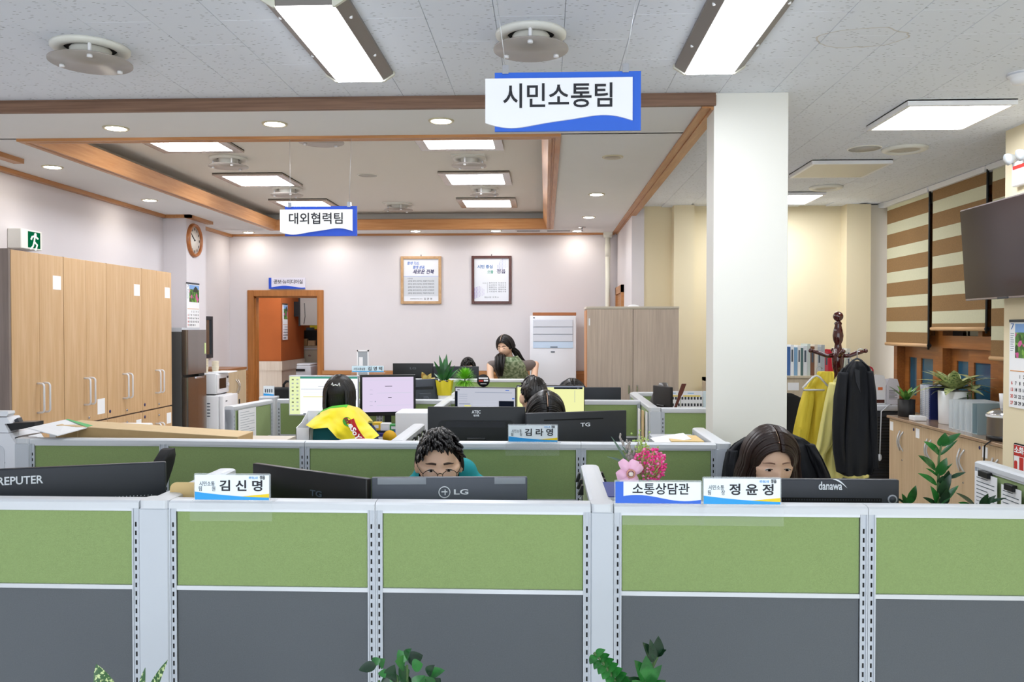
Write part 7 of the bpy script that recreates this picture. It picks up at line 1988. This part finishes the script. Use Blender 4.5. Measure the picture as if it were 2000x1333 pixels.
for k, (tx, ty, w) in enumerate(((1207, 930, .034), (1214, 902, .030), (1240, 902, .034), (1252, 912, .026), (1238, 946, .034), (1216, 946, .03))):
    tip = PY(tx, ty, Yb - .06) - base; d = tip - bow; sd = Vector((d.z, 0, -d.x)).normalized()
    def pet(u, v, d=d, sd=sd, w=w):
        t = u; ww = w * (.25 + .75 * math.sin(math.pi * min(1, .12 + .72 * t))) * (v - .5)
        return bow + d * (1.12 * t) + sd * ww + Vector((0, -.018 * math.sin(math.pi * t) * (1 - (2 * v - 1) ** 2 * .6) - .002, 0))
    q = MB().grid(pet, 8, 6); q.grid(lambda u, v, pet=pet: Vector(pet(u, v)) + Vector((0, .012 * math.sin(math.pi * u), 0)), 8, 6); q.build('bow_loop', M_rib, e)
MB().ell(bow + Vector((0, -.022, 0)), .007, .006, .007, 12, 8).build('pearl', mat('pearl', '#efe0d4', .2), e)
MB().tube([bow + Vector((.011 * math.cos(t * .52), -.018, .011 * math.sin(t * .52))) for t in range(12)], .0022, 6, closed=True).build('bow_ring', mat('bow_gold', '#d9a184', .3, metal=.4), e)
# ================================================================== plants and papers between the rows
Yc = 5.92; pcv = PY(868, 780, Yc)
tag(MB().box(-.10, .14, -.09, .09, 0, .38, bev=.004).build('desk_organizer', M_wplast, None, (pcv.x, Yc, DH + .0005)), 'white desk organiser box carrying the yellow wrapped plant', 'box')
zo = DH + .382
e = thing('wrapped_plant', 'long-leaved clivia in a yellow wrapped pot', 'plant', (pcv.x, Yc, zo))
MB().lathe([(.034, 0), (.038, .0), (.046, .10), (.044, .10), (.001, .09)], n=24, cap=False).build('pot', M_wplast, e)
M_wrap = mat('wrap_yellow', '#e8d531', .5)
zz = PY(868, 764, Yc).z - zo; z2 = PY(868, 744, Yc).z - zo
q = MB().grid(lambda u, v: ((.050 + .012 * v + .005 * math.sin(u * 2 * math.pi * 9) * v) * math.cos(2 * math.pi * u), (.050 + .012 * v + .005 * math.sin(u * 2 * math.pi * 9) * v) * math.sin(2 * math.pi * u), zz - .03 + v * (z2 - zz + .03) + .006 * math.sin(u * 2 * math.pi * 7) * v), 54, 6, closeu=True)
q.build('wrapping', M_wrap, e)
MB().cyl((0, 0, z2 - .012), .05, .008, 24).build('moss', M_soil, e)
for k, (tx, ty, W) in enumerate(((848, 706, .03), (858, 694, .03), (872, 692, .032), (868, 700, .03), (882, 704, .03), (894, 722, .028), (848, 730, .026), (860, 704, .028), (888, 714, .026), (878, 712, .028))):
    leaf_px(e, (868 + (k % 3 - 1) * 3, 744), (tx, ty), W, Yc, M_clivia, dy=(k % 4 - 1.5) * .04, bend=.15)
pf = PY(908, 756, 5.96)
tag(MB().box(-.06, .06, -.06, .06, 0, .36, bev=.004).build('file_tray', M_lgrey, None, (pf.x, 5.96, DH + .0005)), 'grey file tray under the bright green fern', 'tray')
e = thing('fern_plant', 'bright green feathery fern ball beside the yellow wrapped plant', 'plant', (pf.x, 5.96, DH + .362))
pot(e, .035, .045, .10, M_wplast)
q = MB(); rr = random.Random(41); cz = PY(908, 738, 5.96).z - DH - .362
for i in range(420):
    th = rr.uniform(0, 6.28); el = rr.uniform(-.5, 1.5); d = Vector((math.cos(th) * math.cos(el), math.sin(th) * math.cos(el), math.sin(el)))
    L = rr.uniform(.065, .088); leaf(q, Vector((0, 0, cz - .02)) + d * .02, d, (0, 0, 1), L, .007, .25, 0, 3)
o = q.build('fronds', M_fern, e); o['kind'] = 'stuff'
q = MB().tube([(0, 0, .08), (0, 0, cz)], .006); q.build('stem', M_stem, e)
pk = PY(833, 742, 5.92)
e = thing('croton_plant', 'yellow and orange croton leaves on top of the small dark monitor', 'plant', (pk.x + .0, 5.99, DH + .0005))
pot(e, .04, .05, .40, M_lgrey)
for b_, t, W in (((832, 746), (824, 727), .045), ((836, 746), (842, 730), .045), ((834, 748), (850, 738), .03), ((830, 748), (818, 742), .03), ((838, 748), (846, 744), .03), ((828, 748), (834, 736), .03)): leaf_px(e, b_, t, W, 5.99, M_crot, dy=-.02)
# round black sign on top of the middle monitor
ps = PY(944, 744, 5.29); r = 12.5 * 5.29 / FPX
e = thing('round_sign', 'round black sign with white and red print on the middle monitor', 'sign', (ps.x, 5.29, ps.z - r - .002))
MB().cyl((0, 0, r + .002), r, .006, 32, axis='y').build('disc', M_black, e)
MB().box(-r * .72, r * .72, -.001, 0, r * 1.3, r * 1.55).build('white_line', M_sw, e); MB().box(-r * .7, -.02 * r, -.001, 0, r * .9, r * 1.15).build('red_bar', M_red, e); MB().box(.08 * r, r * .75, -.001, 0, r * .92, r * 1.2).build('white_line', M_sw, e); MB().box(-r * .45, r * .5, -.001, 0, r * .52, r * .6).build('white_line', M_sw, e)
# papers and folders
def sheet(name, label, p0, ux, uz, w, h, m, t=.0008, cat='paper'):
    """thin rectangular sheet: p0 lower left corner, ux/uz direction of width and height"""
    ux, uz = Vector(ux).normalized(), Vector(uz).normalized(); n = ux.cross(uz)
    e = thing(name, label, cat, p0)
    vs = [Vector((0, 0, 0)), ux * w, ux * w + uz * h, uz * h]; vs += [v + n * t for v in vs]
    MB().add(vs, [(0, 1, 2, 3), (7, 6, 5, 4), (0, 1, 5, 4), (1, 2, 6, 5), (2, 3, 7, 6), (3, 0, 4, 7)]).build('sheet', m, e)
    return e, ux, uz, n
def print_lines(e, ux, uz, n, w, h, rows, m, off):
    q = MB()
    for i in range(rows):
        z = h * (.9 - .8 * i / rows); x1 = w * (.9 if i % 3 else .6)
        a = ux * (w * .1) + uz * z + n * off; b_ = ux * x1 + uz * z + n * off
        q.add([a, b_, b_ + uz * (h * .012), a + uz * (h * .012)], [(0, 1, 2, 3)])
    o = q.build('print', m, e); o['kind'] = 'stuff'
# clipped sheets on the side screen beside the pillar (facing the woman)
xs = 1.567
for k, (ya, w, h, z, lab) in enumerate(((3.08, .15, .21, .955, 'printed form hanging by a black clip on the end side screen'), (2.90, .12, .20, .95, 'second printed form hanging nearer on the end side screen'))):
    e, ux, uz, n = sheet('clipped_form', lab, (xs - .002 - .002 * k, ya, z), (0, -1, 0), (0, 0, 1), w, h, M_paper)
    print_lines(e, ux, uz, n, w, h, 12, M_cgrey, -.001); print_lines(e, ux, uz, n, w, h, 12, M_cgrey, .002)
    MB().box(-.012, .006, -w * .72, -w * .28, h - .012, h + .010, bev=.002).build('clip', M_black, e)
# binder clips on the middle side screen
for k, (sx, yy) in enumerate(((-1, 2.86), (-1, 2.74), (-1, 2.64), (1, 2.88), (1, 2.76))):
    x = .1575 + sx * .036
    lab = ['black binder clip on the man side of the middle divider, farthest', 'black binder clip on the man side of the middle divider, second', 'black binder clip on the man side of the middle divider, nearest', 'black binder clip on the bouquet side of the middle divider, far', 'black binder clip on the bouquet side of the middle divider, near'][k]
    e = thing('binder_clip', lab, 'clip', (x, yy, 1.155), 0, 'binder clips on the middle divider')
    MB().prism([(0, 0), (sx * .018, .0), (sx * .006, .03), (0, .03)] if sx > 0 else [(0, 0), (0, .03), (sx * .006, .03), (sx * .018, 0)], -.012, .012, 'xz').build('body', M_black, e)
    MB().tube([(sx * .006, -.006, .0), (sx * .014, -.006, -.022), (sx * .014, .006, -.022), (sx * .006, .006, .0)], .0012, 5).build('lever', M_chrome, e)
# notebooks beside the counsellor sign
for k, (c, lab) in enumerate((('#c98445', 'brown notebook leaning left of the counsellor sign'), ('#e9ecef', 'white notebook leaning left of the counsellor sign'), ('#2c3f86', 'navy notebook on top of the pile left of the counsellor sign'))):
    a = PY(1183 + k * 3, 985, 2.52)
    e = thing('notebook', lab, 'notebook', (a.x + .01, 2.5, DH + .001 + .0), 0); z0 = .40 + .022 * k
    e.location.z = 1.13 + .024 * k
    MB().box(-.02, .16, -.1, .12, .002, .018).build('pages', M_paper, e); MB().box(-.022, .162, -.102, .122, .018, .021).box(-.022, .162, -.102, .122, 0, .002).box(-.022, -.02, -.102, .122, .002, .018).build('cover', mat('nb' + c, c, .5), e)
tag(MB().box(-.03, .17, -.1, .12, 0, 1.129 - DH - .001, bev=.003).build('desk_riser', M_lgrey, None, (PY(1183, 985, 2.52).x + .01, 2.5, DH + .0005)), 'grey desk riser under the notebooks by the bouquet', 'riser')
# manila folder behind the first nameplate
a = PY(338, 976, 2.42)
e = thing('manila_folder', 'manila folder standing behind the first nameplate', 'folder', (a.x, 2.40, DH + .001))
MB().prism(rrect(0, .20, 0, PY(360, 941, 2.42).z - DH, .02), 0, .003, 'xz').build('cover', mat('manila', '#dcbd84', .7), e); MB().prism(rrect(0, .195, 0, PY(360, 941, 2.42).z - DH - .01, .02), .004, .010, 'xz').build('sheets', M_paper, e)
# loose white sheets behind the second row by the column
e, ux, uz, n = sheet('white_sheet', 'white sheets sticking up behind the second-row screen by the column', PY(1284, 869, 3.66), (1, 0, .16), (-.1, .5, .07), .15, .10, M_paper, .003)
e, ux, uz, n = sheet('manila_envelope', 'manila envelope lying flat behind the second-row screen', PY(1312, 864, 3.62), (1, 0, 0), (0, 1, 0), .14, .2, mat('manila', '#dcbd84', .7), .004)
tag(MB().box(.50, .70, 3.60, 4.0, DH + .0005, 1.175, bev=.003).build('document_box', M_lgrey), 'grey document box under the manila envelope', 'box')
# hanging files on the side screen by the column
for k, (yy, c, lab) in enumerate(((4.98, '#e8e8ea', 'white hanging file beside the charcoal monitor'), (5.16, '#d8b98a', 'manila hanging file between the white files'), (5.30, '#f0f0f2', 'second white hanging file by the grey corner post'))):
    e, ux, uz, n = sheet('hanging_file', lab, (.628 - .012 * k, 5.14 + .10 * k, .86), (0, 1, 0), (0, 0, 1), .09, .30, mat('file' + c, c, .6), .006, 'file')
# photo sheets pinned to the rear screen by the column
yS = 6.28 - t2 - .003
for k, (xa, xb, lab) in enumerate(((1306, 1329, 'narrow photo sheet beside the dark angled monitor'), (1330, 1372, 'wide organisation photo sheet pinned by the column'), (1373, 1392, 'pale blue sheet pinned next to the column'))):
    a, c = PY(xa, 764, yS), PY(xb, 798, yS); w = c.x - a.x; h = a.z - c.z
    e, ux, uz, n = sheet('photo_sheet', lab, (a.x, yS - .002 * k, c.z), (1, 0, 0), (0, 0, 1), w, h, M_paper if k < 2 else mat('sheet_blue', '#dcebf2', .7))
    if k < 2:
        q = MB(); cols = 4 if k == 0 else 7
        for r_ in (0, 1):
            for i in range(cols): 
                x0 = w * (i + .15) / cols; z0 = h * (.12 if r_ else .50)
                q.box(x0, x0 + w * .6 / cols, -.0016, -.0008, z0, z0 + h * .16)
        o = q.build('portrait_print', M_dgrey, e); o['kind'] = 'stuff'
        MB().box(w * .1, w * .9, -.0014, -.0008, h * .68, h * .74).build('yellow_bar', M_cyel, e); MB().box(w * .3, w * .6, -.0014, -.0008, h * .86, h * .89).build('title_bar', M_cblue, e)
# brown wooden stick leaning by the dark monitor
a, c = PY(1318, 800, 5.16), PY(1336, 750, 5.16); b_ = Vector((a.x - .10, 5.16, DH + .001))
d = c - a
e = thing('wooden_ruler', 'brown wooden paddle standing beside the dark angled monitor', 'paddle', (a.x - .0, 5.16, DH + .0005))
L0 = Vector((0, 0, 0)); k0 = (a.z - DH)
pts = [Vector((-d.x / d.z * k0, 0, 0)), Vector((0, 0, k0)), Vector((d.x * .5, 0, k0 + d.z * .5)), Vector((d.x * .62, 0, k0 + d.z * .62)), Vector((d.x, 0, k0 + d.z))]
ws = [.006, .007, .010, .014, .014]
vs = []; 
for p, w in zip(pts, ws): vs += [p + Vector((-w, -.004, 0)), p + Vector((w, -.004, 0)), p + Vector((w, .004, 0)), p + Vector((-w, .004, 0))]
fs = [(0, 1, 2, 3), tuple(range(16, 20))[::-1]] + [(i * 4 + j, i * 4 + (j + 1) % 4, i * 4 + 4 + (j + 1) % 4, i * 4 + 4 + j) for i in range(4) for j in range(4)]
MB().add(vs, fs).build('blade', mat('paddle_wood', '#5a2a1c', .4, noise=.1, nscale=40), e)
# picture frame leaning on the bookcase wall beside the column
a, c = PY(1366, 735, 7.95), PY(1400, 765, 7.95)
e = thing('shadow_box_frame', 'beige box frame standing behind the column', 'frame', (a.x, 7.70, 0)); h = a.z
MB().box(0, .25, .0, .15, 0, h - .22).build('stand', M_bk, e)
for (p, q, z0, z1) in ((0, .03, h - .22, h), (.22, .25, h - .22, h), (0, .25, h - .03, h), (0, .25, h - .22, h - .19)): MB().box(p, q, 0, .12, z0, z1).build('frame_side', M_bk, e)
MB().box(.03, .22, .1, .11, h - .19, h - .03).build('picture', M_paper, e)
# schedule sheet on the slanting side screen end, nameplate and bag on the third row
sx0 = Vector((-1.955, 5.05, 0)); sx1 = Vector((-1.875, Y3 - .04, 0)); dd = (sx1 - sx0).normalized(); nn = Vector((dd.y, -dd.x, 0))
p = sx0 + dd * .05 + nn * (t2 + .003); p.z = .97
e, ux, uz, n = sheet('schedule_sheet', 'printed schedule sheet on the slanting side screen', p, dd, (0, 0, 1), .22, .2, M_paper, .001)
print_lines(e, ux, uz, n, .22, .2, 10, M_pline, .0016)
yp = 5.75
npx(514, 536, 757, yp, '', '', 'small white nameplate at the corner of the third row', False, 3, PY(520, 778, yp).z)
bpy.data.objects[[o.name for o in bpy.data.objects if o.get('label') == 'small white nameplate at the corner of the third row'][0]].location.z = HS + .003
tag(MB().box(PY(510, 760, 5.75).x, PY(540, 760, 5.75).x, 5.70, 5.82, DH + .0005, HS + .002, bev=.004).build('file_cabinet_box', M_lgrey), 'grey file box under the small white nameplate', 'box')
a = PY(546, 778, 5.86)
e = thing('black_bag', 'black bag with looped handle behind the third row', 'bag', (a.x + .03, 5.86, DH + .0005)); zt = PY(546, 757, 5.86).z - DH
MB().box(-.09, .09, -.05, .05, 0, zt, bev=.02, seg=2).build('body', M_chb, e)
zh = PY(550, 744, 5.86).z - DH
MB().tube([(-.0, 0, zt - .02), (.0, 0, zt + .02), (.02, 0, zh - .005), (.045, 0, zh - .006), (.06, 0, zt + .01), (.06, 0, zt - .02)], .009, 8).build('handle', M_chb, e)
# white file box and paper pile left and right of the towel
a = PY(580, 860, 4.30)
e = thing('magazine_file', 'white open magazine file left of the yellow towel', 'file', (a.x, 4.28, DH + .0005)); w = PY(607, 860, 4.3).x - a.x; z1 = PY(580, 836, 4.3).z - DH; z2 = PY(580, 829, 4.3).z - DH
MB().box(0, w, 0, .004, 0, z1).build('front', M_wplast, e)
for x in (0, w - .003): MB().prism([(0, 0), (.22, 0), (.22, z2 + .05), (.1, z2), (0, z1)], x, x + .003, 'yz').build('side', M_wplast, e)
MB().box(0, w, .216, .22, 0, z2 + .05).build('back', M_wplast, e)
e = thing('side_shelf', 'low grey shelf behind the long second-row screen', 'shelf', (-.97, 3.86, 0)); MB().box(-.30, .30, -.26, .24, 1.06, 1.085).build('top', M_desk, e)
for x in (-.29, .27): MB().box(x, x + .02, -.25, .23, 0, 1.06).build('side_panel', M_lgrey, e)
q = MB().grid(lambda u, v: (-.28 + .62 * u, -.24 + .4 * v, 1.087 + .075 * math.sin(math.pi * (u * .9 + .05)) * (1 - .3 * v)), 20, 6)
q2 = MB().grid(lambda u, v: (-.28 + .62 * u, -.24 + .4 * v, 1.090 + .075 * math.sin(math.pi * (u * .9 + .05)) * (1 - .3 * v)), 20, 6)
ps_ = tag(q.build('curled_sheet', M_paper, None, (-.92, 3.86, 0)), 'large curled white sheet behind the long second-row screen', 'paper'); q2.build('upper_face', M_paper, ps_)
# small goods on the towel desk
bx = [((735, 826), '#e8c23a', 'yellow snack box on the desk right of the towel', .05, .05), ((752, 828), '#efefef', 'white snack box on the desk right of the towel', .06, .045), ((768, 830), '#4aa35a', 'green snack box under the lilac monitor', .05, .04), ((782, 840), '#2a5fc0', 'blue snack box under the lilac monitor', .07, .06), ((748, 846), '#2b2a7a', 'navy carton with pale panel behind the towel edge', .09, .07), ((795, 832), '#b9413a', 'red patterned box beside the white paper pile', .05, .06)]
for (pp, c, lab, w, h) in bx:
    a = PY(pp[0], pp[1], 4.98)
    e = thing('snack_box', lab, 'box', (a.x, 4.99 if pp[1] < 838 else 4.96, DH + .0005), 0, 'small boxes on the towel desk'); zt = a.z - DH
    MB().box(-w / 2, w / 2, -.0, .05, 0, zt - h).build('holder', M_dgrey, e); MB().box(-w / 2, w / 2, -.005, .05, zt - h, zt, bev=.003).build('carton', mat('snack' + c, c, .5), e)
    MB().box(-w / 4, w / 4, -.0065, -.005, zt - h * .7, zt - h * .3).build('label', M_paper, e)
a = PY(757, 848, 4.60)
e = thing('hand_fan', 'round orange yellow hand fan right of the towel', 'fan', (a.x, 4.66, DH + .0005)); r = 14 * 4.66 / FPX
MB().cyl((0, 0, PY(757, 855, 4.66).z - DH), r, .004, 28, axis='y').build('blade', mat('fan_yellow', '#f0b81f', .5), e); MB().box(-.008, .008, 0, .006, 0, PY(757, 855, 4.66).z - DH - r * .9).build('handle', mat('fan_stick', '#d9c9a0', .6), e)
a = PY(815, 840, 4.3)
for k in range(3):
    e, ux, uz, n = sheet('clipboard_sheet', ['white clipboard sheet on the divider right of the towel', 'second clipboard sheet on the divider right of the towel', 'nearest clipboard sheet on the divider right of the towel'][k], (-.64 + t2 + .004 + .003 * k, 3.78 + .12 * k, .93), (0, 1, 0), (0, 0, 1), .11, .24, M_paper, .001)
    MB().box(-.004, .008, .03, .07, .232, .25, bev=.002).build('clip', M_black, e)
tag(MB().box(-.11, .11, -.12, .12, 0, PY(800, 808, 4.9).z - DH, bev=.004).build('paper_pile', M_paper, None, (PY(812, 808, 4.9).x - .02, 4.99 + .07, DH + .0005)), 'tall pile of white paper right of the lilac monitor', 'paper')
